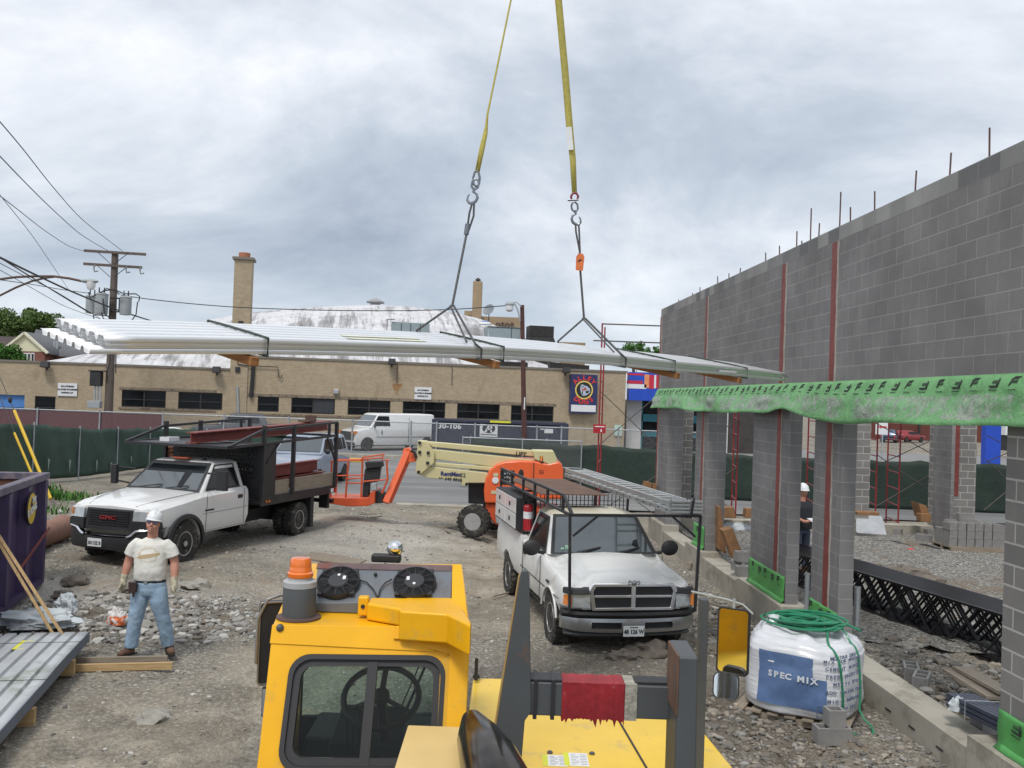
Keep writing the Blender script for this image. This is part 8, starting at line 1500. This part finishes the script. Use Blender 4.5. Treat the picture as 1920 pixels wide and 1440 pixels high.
for t in (.55, 2.1, 3.8): mb = MB(); mb.plate([dpt(t, -.01, .318), dpt(t+.015, -.01, .318), dpt(t+.015, 1.06, .318), dpt(t, 1.06, .318)], (0, 0, .003)); mb.build('banding_strap', m_strap, st)
mb = MB(); mb.plate([dpt(.42, .56, .316), dpt(.85, .56, .316), dpt(.85, .70, .316), dpt(.42, .70, .316)], (0, 0, .002)); mb.build('yellow_tag', MC['yellow_label'], st)
for t, lab in ((.9, 'short timber block under the deck stack nearer the worker'), (2.6, 'short timber block under the deck stack nearer the camera')):
    tb = thing('timber_block', lab, 'timber', dpt(t, .5, 0), group='blocks under the deck stack'); mb = MB(); a, b_ = dpt(t, -.03, .095), dpt(t, 1.05, .095); mb.bar(a, b_, .09, .18); mb.build('beam', m_wood, tb, uvlong=True)
for (x0, y0, x1, y1, z, m, lab) in ((112, 1253, 323, 1248, .045, m_wood, 'fresh pale timber lying in front of worker, lower of two'), (105, 1240, 314, 1236, .05, m_woodd, 'brown weathered timber lying against a pale one by the boots')):
    a, b_ = G(x0, y0, z), G(x1, y1, z); tb = thing('timber', lab, 'timber', (a.x, a.y, 0)); mb = MB(); mb.bar(a+(a-b_).normalized()*.8, b_, .045, .09); mb.build('beam', m, tb, uvlong=True, bev=.003)
for dx, lab, z1 in ((0, 'long pale timber leaning on the purple dumpster, left of the pair', 0), (13, 'long pale timber leaning on the purple dumpster, right of the pair', .02)):
    a = W(98+dx*1.3, 1186, 12.55); b_ = W(-18+dx*.5, 990, 12.9); d = (b_-a).normalized(); tb = thing('leaning_timber', lab, 'timber', (a.x, a.y, 0)); mb = MB(); mb.bar(a-d*.35, b_+d*.55, .04, .085, up=(.4, -1, .3)); mb.build('beam', m_wood, tb, uvlong=True, bev=.003)
    mb = MB()
    for k in range(7): p = a.lerp(b_, .04+.06*k+.01*(k % 3))+V((.0, -.03, 0)); mb.cyl(p, p+V((.03, -.05, .01)), .0035, n=5)
    mb.build('bent_nails', m_black, tb) if dx == 0 else None
def lumpy(nm, lab, cat, c, r, m, seed, sub=3, amp=.35, sq=(1, 1, 1), f=2.2, group=None):
    bm = bmesh.new(); bmesh.ops.create_icosphere(bm, subdivisions=sub, radius=1)
    for v in bm.verts:
        n = v.co.normalized(); k = 1+amp*mnoise.noise(n*f+V((seed*3.1, 0, 0)))+amp*.5*mnoise.noise(n*f*2.7+V((0, seed*2.3, 0)))-amp*.35*abs(mnoise.noise(n*f*5+V((seed, seed, 0)))); v.co = V((n.x*k*r[0]*sq[0], n.y*k*r[1], max(-.25*r[2], n.z*k*r[2])))+V(c)
    me = bpy.data.meshes.new(nm); bm.to_mesh(me); bm.free(); me.materials.append(m); me.polygons.foreach_set('use_smooth', [True]*len(me.polygons)); me.set_sharp_from_angle(angle=R(45)); o = bpy.data.objects.new(nm, me); C.objects.link(o)
    return tag(o, lab, cat, group)
m_plas = mat('white_plastic_sheet', (.50, .54, .56), .4, var=.12, vs=4, bump=.7, bs=9); m_rock = mat('pale_rock', (.30, .285, .25), .95, var=.25, vs=7, bump=.8, bs=22); m_clod = mat('dark_clod', (.17, .145, .12), .95, var=.3, vs=8, bump=.8, bs=20)
c = G(62, 1168, .1); lumpy('plastic_sheet', 'crumpled clear white plastic sheet beside the leaning timbers', 'plastic sheet', c+V((0, 0, .02)), (.62, .30, .17), m_plas, 1, 4, .5, f=1.8)
c = G(117, 1150, .1); lumpy('plastic_bag', 'small crumpled white plastic bag behind the leaning timbers', 'plastic bag', c+V((0, .1, .06)), (.16, .14, .20), m_plas, 2, 4, .45)
def bagm():
    m, N, L, b = newmat('orange_printed_bag'); vec = N.new('ShaderNodeTexCoord').outputs['Object']; n = noise(N, L, vec, 13, 3, .5); s = N.new('ShaderNodeSeparateXYZ'); L.new(vec, s.inputs[0])
    z = mth(N, L, 'LESS_THAN', s.outputs[2], .18); f = mth(N, L, 'MULTIPLY', rampn(N, L, n, [(.46, 0), (.5, 1)]), z); L.new(mixc(N, L, f, (.66, .64, .62), (.75, .18, .06)), b.inputs['Base Color']); b.inputs['Roughness'].default_value = .5; bumpn(N, L, b, noise(N, L, vec, 12, 4, .6), .7, .03); return m
c = G(219, 1176, .0); lumpy('shopping_bag', 'white plastic bag with orange print lying behind the worker boots', 'plastic bag', c+V((0, 0, .1)), (.15, .12, .19), bagm(), 3, 4, .35)
for i, (px, py, r, m, lab) in enumerate(((370, 1105, .20, m_rock, 'pale concrete lump right of worker beneath the flatbed wheel'), (272, 1178, .17, m_rock, 'flat grey stone just behind the worker'), (185, 1152, .17, m_clod, 'dark clod left of the orange printed bag'), (292, 1345, .16, m_rock, 'pale broken stone on bare dirt in front of worker'), (246, 1112, .14, m_clod, 'dark clod right behind the worker legs'),
                                    (1215, 1225, .26, m_clod, 'large brown clod below the pickup number plate'), (1165, 1235, .18, m_clod, 'brown clod left of the large one below the pickup'), (1710, 1232, .15, m_rock, 'smooth pale stone before the black joists'), (1672, 1222, .13, m_clod, 'brown clod between the pipe stub and pale stone'), (1290, 1098, .12, m_clod, 'reddish broken block beside the pickup rack post'), (140, 1100, .20, m_clod, 'dark clod between the dumpster and the flatbed'), (118, 1120, .16, m_clod, 'dark clod next to the dumpster foot'), (1290, 1420, .10, m_rock, 'small pale stone right of the yellow hood'), (1195, 1100, .1, m_rock, 'unseen stone'))):
    if lab.startswith('unseen'): continue
    c = G(px, py, .02); c.z = gz(c.x, c.y)+.02; lumpy('stone' if m is m_rock else 'dirt_clod', lab, 'stone' if m is m_rock else 'clod', c, (r*1.2, r*.9, r*.62), m, i+10, 3, .55, f=1.6)
# clay pipe by the dumpster
a = W(66, 1008, 18.6); b_ = W(116, 990, 20.2); t = thing('clay_pipe', 'large brown clay pipe lying behind the purple dumpster', 'pipe', (a.x, a.y, 0)); d = (b_-a).normalized(); m_clay = mat('clay_pipe_brown', (.26, .135, .095), .75, var=.15, vs=4, dirt=(.14, .12, .10), ds=4, dt=.58)
mb = MB(); mb.lathe([(.19, -.9), (.25, -.9), (.26, 1.55), (.275, 1.56), (.275, 1.75), (.20, 1.75), (.19, 1.3)], a, d, 32); mb.build('pipe_body', m_clay, t); mb = MB(); mb.lathe([(.001, 1.5), (.195, 1.5)], a, d, 24); mb.build('pipe_bore', m_black, t)
# weeds on the bank
r = random.Random(8)
def weeds(lab, c, n, rad, h_, name='weeds'):
    mb = MB()
    for k in range(n):
        p = V((c.x+r.gauss(0, rad), c.y+r.gauss(0, rad), 0)); p.z = gz(p.x, p.y); a = r.random()*6.28; l_ = h_*r.uniform(.4, 1); q = p+V((cos(a)*l_*.5, sin(a)*l_*.5, l_)); s_ = V((-sin(a), cos(a), 0))*.02; mb.add([p-s_, p+s_, p.lerp(q, .6)+s_*1.3, q, p.lerp(q, .6)-s_*1.3], [(0, 1, 2, 3, 4)], False)
    o = mb.build(name, m_leaf2, recalc=False); return tag(o, lab, kind='stuff')
weeds('green weeds growing at the foot of the screen fence', G(110, 935, .2), 260, .45, .28); weeds('few weeds on the bank behind the clay pipe', G(80, 960, .2), 120, .4, .22)
# shipping pallet and lathe strips behind the crane cab
c = G(605, 1046, .1); t = thing('wood_lath_mat', 'fan of thin wooden laths lying flat just beyond the cab fans', 'lath mat', (c.x, c.y, 0)); mb = MB()
for k in range(16): a = G(550+k*3.2, 1044-k*.5, .14+.008*(k % 2)); b_ = G(668+k*1.2, 1060-k*.6, .14+.008*(k % 2)); mb = MB() if k == 0 else mb; mb.bar(a, b_, .06, .02)
mb.build('laths', m_woodd, t)
# sticks and debris
for i, (x0, y0, x1, y1, w_, h_, m, lab) in enumerate(((1292, 1058, 1332, 1042, .10, .05, m_woodd, 'short brown board leaning beside the pickup and footing'), (1352, 1068, 1385, 1102, .07, .04, m_woodd, 'dark stick lying along the footing behind pickup'), (1712, 1262, 1783, 1275, .06, .03, m_woodo, 'thin orange lath lying before the joists'), (925, 1118, 958, 1110, .03, .02, m_woodd, 'thin dark stick beside the rear wheel of pickup'), (1322, 1128, 1392, 1150, .05, .04, m_woodd, 'grey stick lying behind the crane mirror'), (1360, 1145, 1410, 1128, .05, .04, m_woodd, 'short stick against footing above crane mirror'))):
    a, b_ = G(x0, y0, .06), G(x1, y1, .06); t = thing('loose_board', lab, 'board', (a.x, a.y, 0)); mb = MB(); mb.bar(a, b_, w_, h_); mb.build('board', m, t, uvlong=True)
for i, (px, py, rz_) in enumerate(((690, 972, .3), (705, 978, 1.1), (823, 984, .1), (838, 990, 2.0), (848, 980, .8))): 
    c = G(px, py, .03); t = thing('scrap_board', ('small scrap board in the dug earth left of lift wheel, ' + ('furthest left', 'second from left', 'middle one', 'nearest the wheel', 'topmost')[i]), 'board', (c.x, c.y, gz(c.x, c.y)), group='scrap boards in the dug earth'); mb = MB(); mb.cbox(V((c.x, c.y, gz(c.x, c.y)+.04)), (.5, .07, .03), Matrix.Rotation(rz_, 3, 'Z')); mb.build('board', m_woodd, t)
# ------------------------------------------------------------------ mortar bag, hose, blocks
zg = -.12; pc = G(1545, 1378, zg)
pa = thing('pallet', 'grey wooden pallet tilted under the big mortar bag', 'pallet', (W(1500, 1260, 11.3).x, 11.3, zg), R(-28), local=True); pa.scale = (1.05, 1.05, 1)
for y in (-.5, 0, .5): mb = MB(); mb.box(-.62, .62, y-.05, y+.05, .02, .10); mb.build('bearer', m_woodd, pa)
for k in range(7): x = -.62+k*.19; mb = MB(); mb.box(x, x+.12, -.6, .6, .101, .122); mb.build('deck_board', m_woodd, pa)
bc = V(pa.location)+V((.04, -.02, .122))
def sackm():
    m, N, L, b = newmat('white_woven_sack'); vec = N.new('ShaderNodeTexCoord').outputs['Object']; mp = N.new('ShaderNodeMapping'); mp.inputs['Scale'].default_value = (1.2, 1.2, 16); L.new(vec, mp.inputs[0]); n = noise(N, L, mp.outputs[0], 1.6, 6, .7, .4)
    c = rampn(N, L, n, [(.25, (.52, .54, .58)), (.7, (.74, .75, .77))]); L.new(c, b.inputs['Base Color']); b.inputs['Roughness'].default_value = .35; b.inputs['Coat Weight'].default_value = .3; bumpn(N, L, b, n, .6, .02); return m
sk = thing('mortar_bag', 'huge white shrink wrapped mortar bag with blue print and green hose on top', 'bag', bc, R(-28), local=True); sk.scale = (1.08, 1.08, .95)
def sp_(u, v):   # u angle 0..1, v 0..1 bottom to top
    a = 2*pi*u; e = 3.2; ca, sa = cos(a), sin(a); r0 = (abs(ca)**e+abs(sa)**e)**(-1/e)
    prof = [(0, .52), (.04, .58), (.15, .61), (.5, .62), (.8, .60), (.93, .55), (1.0, .44), (1.03, .25), (1.035, .02)]; f = v*(len(prof)-1); i = min(len(prof)-2, int(f)); t = f-i; z = prof[i][0]+(prof[i+1][0]-prof[i][0])*t; rr = prof[i][1]+(prof[i+1][1]-prof[i][1])*t
    k = (1-v)*.45+.0; r_ = rr*(r0**(1.0-.6*v)); r_ *= 1+.05*mnoise.noise(V((ca*2, sa*2, z*3)))+.022*mnoise.noise(V((ca*7, sa*7, z*4)))+.005*sin(z*70+3*ca)*(1 if v < .6 else 0)-.03*abs(mnoise.noise(V((ca*5, sa*5, z*2+4))))*(v > .45)
    z2 = z*.94+.05*mnoise.noise(V((ca*1.5, sa*1.5, 7)))*min(1, v*2) + (.07 if v > .7 else 0)*mnoise.noise(V((r_*ca*5, r_*sa*5, 2)))-.04*ca*v
    return V((r_*ca, r_*sa, z2))
mb = MB(); nu, nv = 120, 60; mb.add([sp_(i/nu, j/nv) for j in range(nv+1) for i in range(nu)], [(j*nu+i, j*nu+(i+1) % nu, (j+1)*nu+(i+1) % nu, (j+1)*nu+i) for j in range(nv) for i in range(nu)], True); sko = mb.build('sack', sackm(), sk, angle=180)
mb = MB(); mb.tube([sp_(.60, .80)+V((0, 0, -.03)), sp_(.60, .83)+V((-.03, 0, .06)), sp_(.60, .84)+V((-.05, .02, .11))], [.09, .055, .07], 12); mb.build('sack_ear', sackm(), sko)
def patch(nm, uvp, m, off=.009):           # print laid over the sack skin
    mb = MB(); (ua, ub), (va, vb_) = uvp; n1, n2 = 14, 10
    def q(i, j): p = sp_(ua+(ub-ua)*i/n1, va+(vb_-va)*j/n2); d = V((p.x, p.y, 0)).normalized(); return p+d*off
    mb.add([q(i, j) for j in range(n2+1) for i in range(n1+1)], [(j*(n1+1)+i, j*(n1+1)+i+1, (j+1)*(n1+1)+i+1, (j+1)*(n1+1)+i) for j in range(n2) for i in range(n1)], True); return mb.build(nm, m, sko, angle=180, recalc=False)
m_sb = mat('faded_blue_print', (.10, .17, .33), .4, var=.15, vs=9, coat=.3); patch('blue_print', ((.655, .80), (.235, .505)), m_sb); patch('blue_print', ((.79, .835), (.235, .40)), m_sb)
def on_sack(u, v, off=.01): p = sp_(u, v); d = V((p.x, p.y, 0)).normalized(); return p+d*off, d
def stext(s_, u, v, size, m, nm='lettering', **k): p, d = on_sack(u, v, .022); xd = V((-d.y, d.x, 0)); return text(nm, s_, size, m, sko, p, xd, (0, 0, 1), .001, **k)
m_sw = mat('pale_print', (.62, .66, .72), .5); m_st = mat('grey_blue_print', (.12, .15, .24), .5)
for k, ch_ in enumerate('SPEC MIX'): stext(ch_, .688+k*.0165, .385, .10, m_sw, bold=.004)
for j, ln in enumerate(('MORTAR SAND', 'MIX FOR MASONRY', 'CEMENT BLENDED', 'PREBLENDED DRY', 'MEETS SPEC', 'ADD WATER ONLY', 'MIX 5 MINUTES', 'KEEP DRY')):
    for k, ch_ in enumerate(ln):
        if ch_ != ' ': stext(ch_, .898+(k-len(ln)/2)*.0090, .545-.040*j, .054, m_st, 'printed_text', bold=.002)
mb = MB(); p, d = on_sack(.825, .245, .01); xd = V((-d.y, d.x, 0)); 
mb.ring_plate([p+xd*x+V((0, 0, z)) for x, z in ((-.06, -.07), (.06, -.07), (.06, .08), (-.06, .08))], [p+xd*x+V((0, 0, z)) for x, z in ((-.052, -.062), (.052, -.062), (.052, .072), (-.052, .072))], d*.002); mb.build('logo_box', m_st, sko)
# hose
hs = thing('garden_hose', 'coiled green hose lying on top of the mortar bag and trailing down', 'hose', bc, R(-28), local=True); hs.scale = (1.08, 1.08, .95); m_hose = mat('green_hose', (.015, .20, .10), .4, var=.2, vs=6, coat=.2)
rr = random.Random(11); mb = MB(); pts = []; turns = 15
for k in range(turns*20):
    a = 2*pi*k/20; n_ = k/20; rad = .27+.09*sin(n_*2.4)+.06*sin(n_*5.1+1); pts.append(V((rad*cos(a)*1.15+.04*sin(n_*1.7), rad*sin(a)*.9+.05*cos(n_*2.9), 1.01+.022*(n_ % 4)+.012*sin(a*2+n_))))
mb.tube(pts, .016, 7); mb.build('coil', m_hose, hs)
def sv_(u, v, o=.02): p = sp_(u, v); d = V((p.x, p.y, 0)).normalized(); return p+d*o
mb = MB(); tr_ = [pts[-1], V((.28, -.28, 1.04))]+[sv_(.855+.004*k, v) for k, v in enumerate((.74, .66, .58, .5, .4, .3, .2, .12))]; e = tr_[-1]; tr_ += [e+V((.10, -.06, -.12)), e+V((.22, -.02, -.16)), e+V((.34, .10, -.10)), sv_(.94, .16, .06), sv_(.955, .3, .03), sv_(.96, .45), sv_(.962, .6), sv_(.96, .70), V((.42, -.05, 1.04)), V((.2, .1, 1.06))]
for _ in range(1): tr_ = [tr_[0]]+[q for a, b in zip(tr_, tr_[1:]) for q in (a.lerp(b, .3), a.lerp(b, .7))]+[tr_[-1]]
mb.tube(tr_, .013, 7); mb.build('trailing_loop', m_hose, hs)
mb = MB(); mb.tube([V((.22, .1, 1.08)), V((.45, .02, 1.07)), V((.60, -.06, 1.04))], [.013, .014, .018], 8); mb.build('loose_end', m_hose, hs)
# blocks
def cmu(lab, loc, rz, rx=0, half_=False, group=None, notch=True, M=None):
    t = thing('concrete_block', lab, 'concrete block', loc, rz, group=group, local=True); l_ = .195 if half_ else .39; w_, h_ = .19, .19; mb = MB(); e = .032
    if rx: mb.T = Matrix.Translation((0, 0, w_/2)) @ Matrix.Rotation(rx, 4, 'X') @ Matrix.Translation((0, 0, -h_/2))
    mb.box(-l_/2, l_/2, -w_/2, -w_/2+e, 0, h_); mb.box(-l_/2, l_/2, w_/2-e, w_/2, 0, h_); n = 2 if half_ else 3
    for k in range(n): x = -l_/2+(l_-e)*k/(n-1); mb.box(x, x+e, -w_/2+e, w_/2-e, .0005, h_-.0005)
    mb.box(-l_/2+e, l_/2-e, -w_/2+e, w_/2-e, .0, .02); mb.build('block_shell', m_cmus, t, bev=.004); return t
g0 = G(1564, 1398, -.14); cmu('grey block standing on ground before the mortar bag pallet', (g0.x, g0.y+.08, -.14), R(4)); cmu('short grey block on top of another before the mortar bag', (g0.x+.03, g0.y+.1, .052), R(4), half_=True)
for i, (px, py, z, rz_, lab) in enumerate(((1394, 1080, .45, 5, 'lower grey block set on footing left of pier base'), (1392, 1052, .64, 12, 'upper grey block of two on footing left of pier base'), (1375, 1068, .45, 80, 'end grey block on footing beside the stacked two'))):
    p = G(px, py, z); cmu(lab, (p.x+.05, p.y, z), R(rz_), half_=(i == 2))
# CMU pallet stack inside
p = G(1812, 1030, .2); t = thing('pallet', 'low wooden pallet carrying the block stack inside building', 'pallet', (p.x, p.y, .2), R(2), local=True); mb = MB(); mb.box(-.65, .65, -.5, .5, .09, .12); [mb.box(-.65, .65, y, y+.09, 0, .089) for y in (-.5, -.05, .41)]; mb.build('pallet_boards', m_woodd, t)
k = 0; rr = random.Random(3)
for row in range(3):
    for dep in range(2):
        for col in range(6):
            if row == 2 and (col in (0,) and dep == 1): continue
            cmu(f'grey block in the pallet stack, row {("bottom", "middle", "top")[row]}, {("front", "back")[dep]} column {("far left", "second", "third", "fourth", "fifth", "far right")[col]}', (p.x-.53+col*.213+rr.uniform(-.008, .008), p.y-.22+dep*.42, .321+row*.195), R(90), group='blocks stacked on the pallet inside')
cmu('single grey block laid on top of the pallet stack', (p.x+.0, p.y+.1, .321+.585), R(0))
for i, (px, py, n, lab) in enumerate(((1868, 1026, 3, 'right of the pallet stack'), (1684, 1004, 1, 'left of the two fallen ones'), (1740, 1004, 1, 'lying behind the fallen one'), (1732, 1015, 1, 'fallen on its side left of pallet'), (1752, 1000, 1, 'half hidden left of pallet top'))):
    for k in range(n): q = G(px, py, .2); cmu(f'loose grey block {lab}' + (', ' + ('lowest', 'middle', 'topmost')[k] + ' of three' if n > 1 else ''), (q.x, q.y, .2+.195*k), R(15+i*37+k*8), half_=(i == 1))
# pale slab, plastic, form pieces
q = G(1635, 1003, .2); t = thing('concrete_slab', 'pale blue grey slab leaning on rubble inside the far pier', 'slab', (q.x, q.y, .2)); mb = MB(); y = q.y; mb.plate([W(1607, 1000, y), W(1663, 1003, y), W(1655, 972, y+.5), W(1607, 967, y+.5)], (0, .08, .05)); mb.build('slab_body', mat('pale_slab', (.40, .42, .44), .85, var=.12, vs=4), t, bev=.01)
m_frm = mat('rusty_plywood_form', (.26, .135, .06), .8, var=.2, vs=5, dirt=(.12, .08, .05), ds=4, dt=.55)
def wedge(lab, pts, Y, th, dy=.0, m=m_frm, nm='wood_form', cat='wood form'):
    t = thing(nm, lab, cat, W(*pts[0], Y)); mb = MB(); mb.plate([W(x, y, Y+dy*(i % 2)) for i, (x, y) in enumerate(pts)], (0, th, 0)); mb.build('form_board', m, t, bev=.01); return t
wedge('brown plywood form leaning beside the second pier base', [(1355, 995), (1374, 990), (1391, 1034), (1375, 1048)], 19.0, .35); wedge('tall dark brown board standing against the pier edge', [(1347, 950), (1352, 950), (1362, 1040), (1347, 1030)], 19.6, .3)
for i, (x0, x1, y0, y1, lab) in enumerate(((1204, 1217, 902, 922, 'short brown board leaning outside the wall end, leftmost'), (1213, 1222, 904, 928, 'short brown board leaning outside the wall end, middle'), (1221, 1231, 906, 926, 'short brown board leaning outside the wall end, rightmost'), (1251, 1262, 907, 935, 'short brown board standing right of the corner pier'))): wedge(lab, [(x0, y1), (x1-3, y1+2), (x1+1, y0+2), (x0+4, y0)], 25.0, .15)
wedge('brown wood block on the far footing left of the wide pier', [(1350, 953), (1376, 951), (1380, 972), (1352, 971)], 24.9, .4); wedge('small brown wood block tight against the wide pier', [(1399, 954), (1411, 954), (1411, 972), (1397, 971)], 24.9, .3)
wedge('brown board slanting on the far footing beside scaffold', [(1722, 943), (1737, 948), (1745, 966), (1730, 972)], 24.8, .5); wedge('brown board end lying on footing under the steel post', [(1727, 964), (1746, 964), (1746, 980), (1727, 978)], 24.6, .3); wedge('short brown board on the inner ledge above the pale slab', [(1608, 960), (1650, 961), (1648, 967), (1608, 966)], 24.4, .4)
q = G(1385, 990, .2); lumpy('plastic_sheet', 'pale plastic sheet heaped on gravel behind the brown plywood form', 'plastic sheet', q, (1.0, .5, .22), m_plas, 6, 4, .4)
for i, (x0, y0, x1, y1) in enumerate(((1640, 1015, 1700, 1018), (1681, 1020, 1705, 1024), (1725, 1022, 1762, 1031))): a, b_ = G(x0, y0, .21), G(x1, y1, .21); t = thing('dark_strap', ('thin dark strap lying on the gravel floor, ' + ('left one', 'middle one', 'nearest the pallet')[i]), 'strap', a); mb = MB(); mb.tube([a, a.lerp(b_, .4)+V((0, .1, .02)), b_], .02+.012*i, 5); mb.build('strap', m_black, t)
q = G(1708, 1031, .2); lumpy('litter', 'tiny bright orange red scrap on the gravel floor', 'litter', q, (.09, .06, .05), m_rl, 4, 2)
for i, (px, py) in enumerate(((1700, 1083), (1728, 1090), (1712, 1078), (1745, 1098), (1675, 1073))): q = G(px, py, .2); lumpy('dirt_clod', ('dark clod heaped behind the joists, ' + ('lower left', 'middle', 'upper', 'right end', 'far left')[i]), 'clod', q, (.34, .26, .17), m_clod, 30+i, 3, .6, f=1.8)
# joists
jt0 = V((5.3, 18.6, 0)); jt1 = V((8.6, 7.2, 0)); jd = (jt1-jt0).normalized(); jn_ = V((-jd.y, jd.x, 0)); m_j = mat('black_joist_paint', (.018, .018, .022), .38, var=.25, vs=6, dirt=(.10, .08, .06), ds=5, dt=.66)
jlen = (jt1-jt0).length
JL = ('nearest', 'second', 'third', 'fourth', 'fifth', 'sixth', 'seventh', 'eighth', 'ninth', 'tenth', 'farthest')
def joist(off, lab):
    o_ = jt0+jn_*off+V((0, 0, .17)); t = thing('steel_joist', lab, 'steel joist', o_, group='black joists laid side by side'); h_ = .66; n = 22
    mb = MB(); 
    for z, s in ((h_, 1), (0, -1)): 
        for q in (-1, 1): a = o_+jn_*(.028*q)+V((0, 0, z)); mb.bar(a, a+jd*jlen, .042, .006); a2 = a+jn_*(-.018*q)+V((0, 0, -.02*s)); mb.bar(a2, a2+jd*jlen, .006, .045)
    mb.build('chords', m_j, t); mb = MB()
    ph = (off*37) % 1-.5
    for k in range(1, n-1): a = o_+jd*(jlen*(k+ph)/n)+V((0, 0, .03 if k % 2 else h_-.03)); b_ = o_+jd*(jlen*(k+1+ph)/n)+V((0, 0, h_-.03 if k % 2 else .03)); mb.bar(a, b_, .026, .026)
    mb.build('web_bars', m_j, t)
for k in range(11): joist(.0+k*.072, f'black open web steel joist, {JL[k]} of the row to the pier side')
# pipe stubs
for px, y0, y1, Y, r_, lab in ((1608, 1100, 1160, 12.9, .045, 'grey pipe stub standing right of the fourth pier base'), (1514, 1074, 1135, 14.6, .038, 'grey pipe stub standing between the two stone piers with paper worker behind')):
    a, b_ = W(px, y0, Y), W(px-1, y1, Y); t = thing('pipe_stub', lab, 'pipe', (a.x, Y, .1)); mb = MB(); mb.lathe([(r_, b_.z-.1), (r_, a.z), (r_*.85, a.z), (r_*.85, a.z-.2)], (a.x, Y, 0), n=20); mb.build('pipe_body', m_galv, t)
# conduit bundle, planks, blocks at lower right
t = thing('conduit_bundle', 'bundle of dark blue grey metal studs tied with white plastic', 'conduit bundle', G(1835, 1330, .2)); m_cdt = mat('blue_grey_stud', (.055, .065, .10), .4, .5, var=.2)
a, b_ = W(1800, 1312, 9.9), W(1885, 1352, 9.0); d = (b_-a).normalized(); sd = d.cross(V((0, 0, 1))).normalized()
for i in range(5):
    for j in range(3): mb = MB(); o_ = sd*(.062*(i-2))+V((0, 0, .05*(1-j))); mb.bar(a+o_, a+o_+d*1.9, .055, .04); mb.build('stud', m_cdt, t, bev=.004)
mb = MB(); mb.tube([a+d*.45+sd*.17+V((0, 0, -.1)), a+d*.45+sd*.17+V((0, 0, .09)), a+d*.47-sd*.17+V((0, 0, .09)), a+d*.47-sd*.17-V((0, 0, .08))], .006, 5); mb.build('tie', m_galv, t)
lumpy('plastic_scrap', 'torn white plastic scrap hanging on the stud bundle', 'plastic', a+d*.25+sd*.16+V((0, 0, -.03)), (.07, .05, .11), m_plas, 9, 3, .6)
for x0, y0, x1, y1, lab in ((1783, 1257, 1868, 1310, 'weathered plank lying left of the pair by the near pier'), (1801, 1252, 1890, 1300, 'weathered plank lying right of the pair by the near pier')): a, b_ = W(x0, y0, 11.3), W(x1, y1, 9.7); t = thing('plank', lab, 'plank', a); mb = MB(); mb.bar(a, b_, .20, .035); mb.build('board', m_woodd, t, uvlong=True)
p = W(1866, 1265, 9.75); t = thing('concrete_block', 'tall grey block stack part beside near pier with paper on top', 'concrete block', (p.x, p.y, .2)); mb = MB(); mb.T = Matrix.Translation((p.x, p.y+.1, .17)) @ Matrix.Rotation(R(12), 4, 'Z'); mb.box(-.16, .25, -.1, .1, 0, .4); mb.build('block_shell', m_cmus, t, bev=.004)
q = V((p.x+.02, p.y+.1, .575)); t = thing('paper', 'torn white paper on the grey block beside the near pier', 'paper', q); mb = MB(); mb.plate([q+V(v_) for v_ in ((-.05, -.06, 0), (.12, -.1, .01), (.17, -.13, -.07), (.18, -.04, .0), (.06, .05, .015))], (0, 0, .002)); mb.build('sheet', m_sign, t)
for px, py, rz_, lab in ((1708, 1262, 70, 'grey block half buried in stones behind the footing, upper'), (1728, 1280, 60, 'grey block half buried in stones behind the footing, lower')): q = G(px, py, .2); cmu(lab, (q.x, q.y, .12), R(rz_))
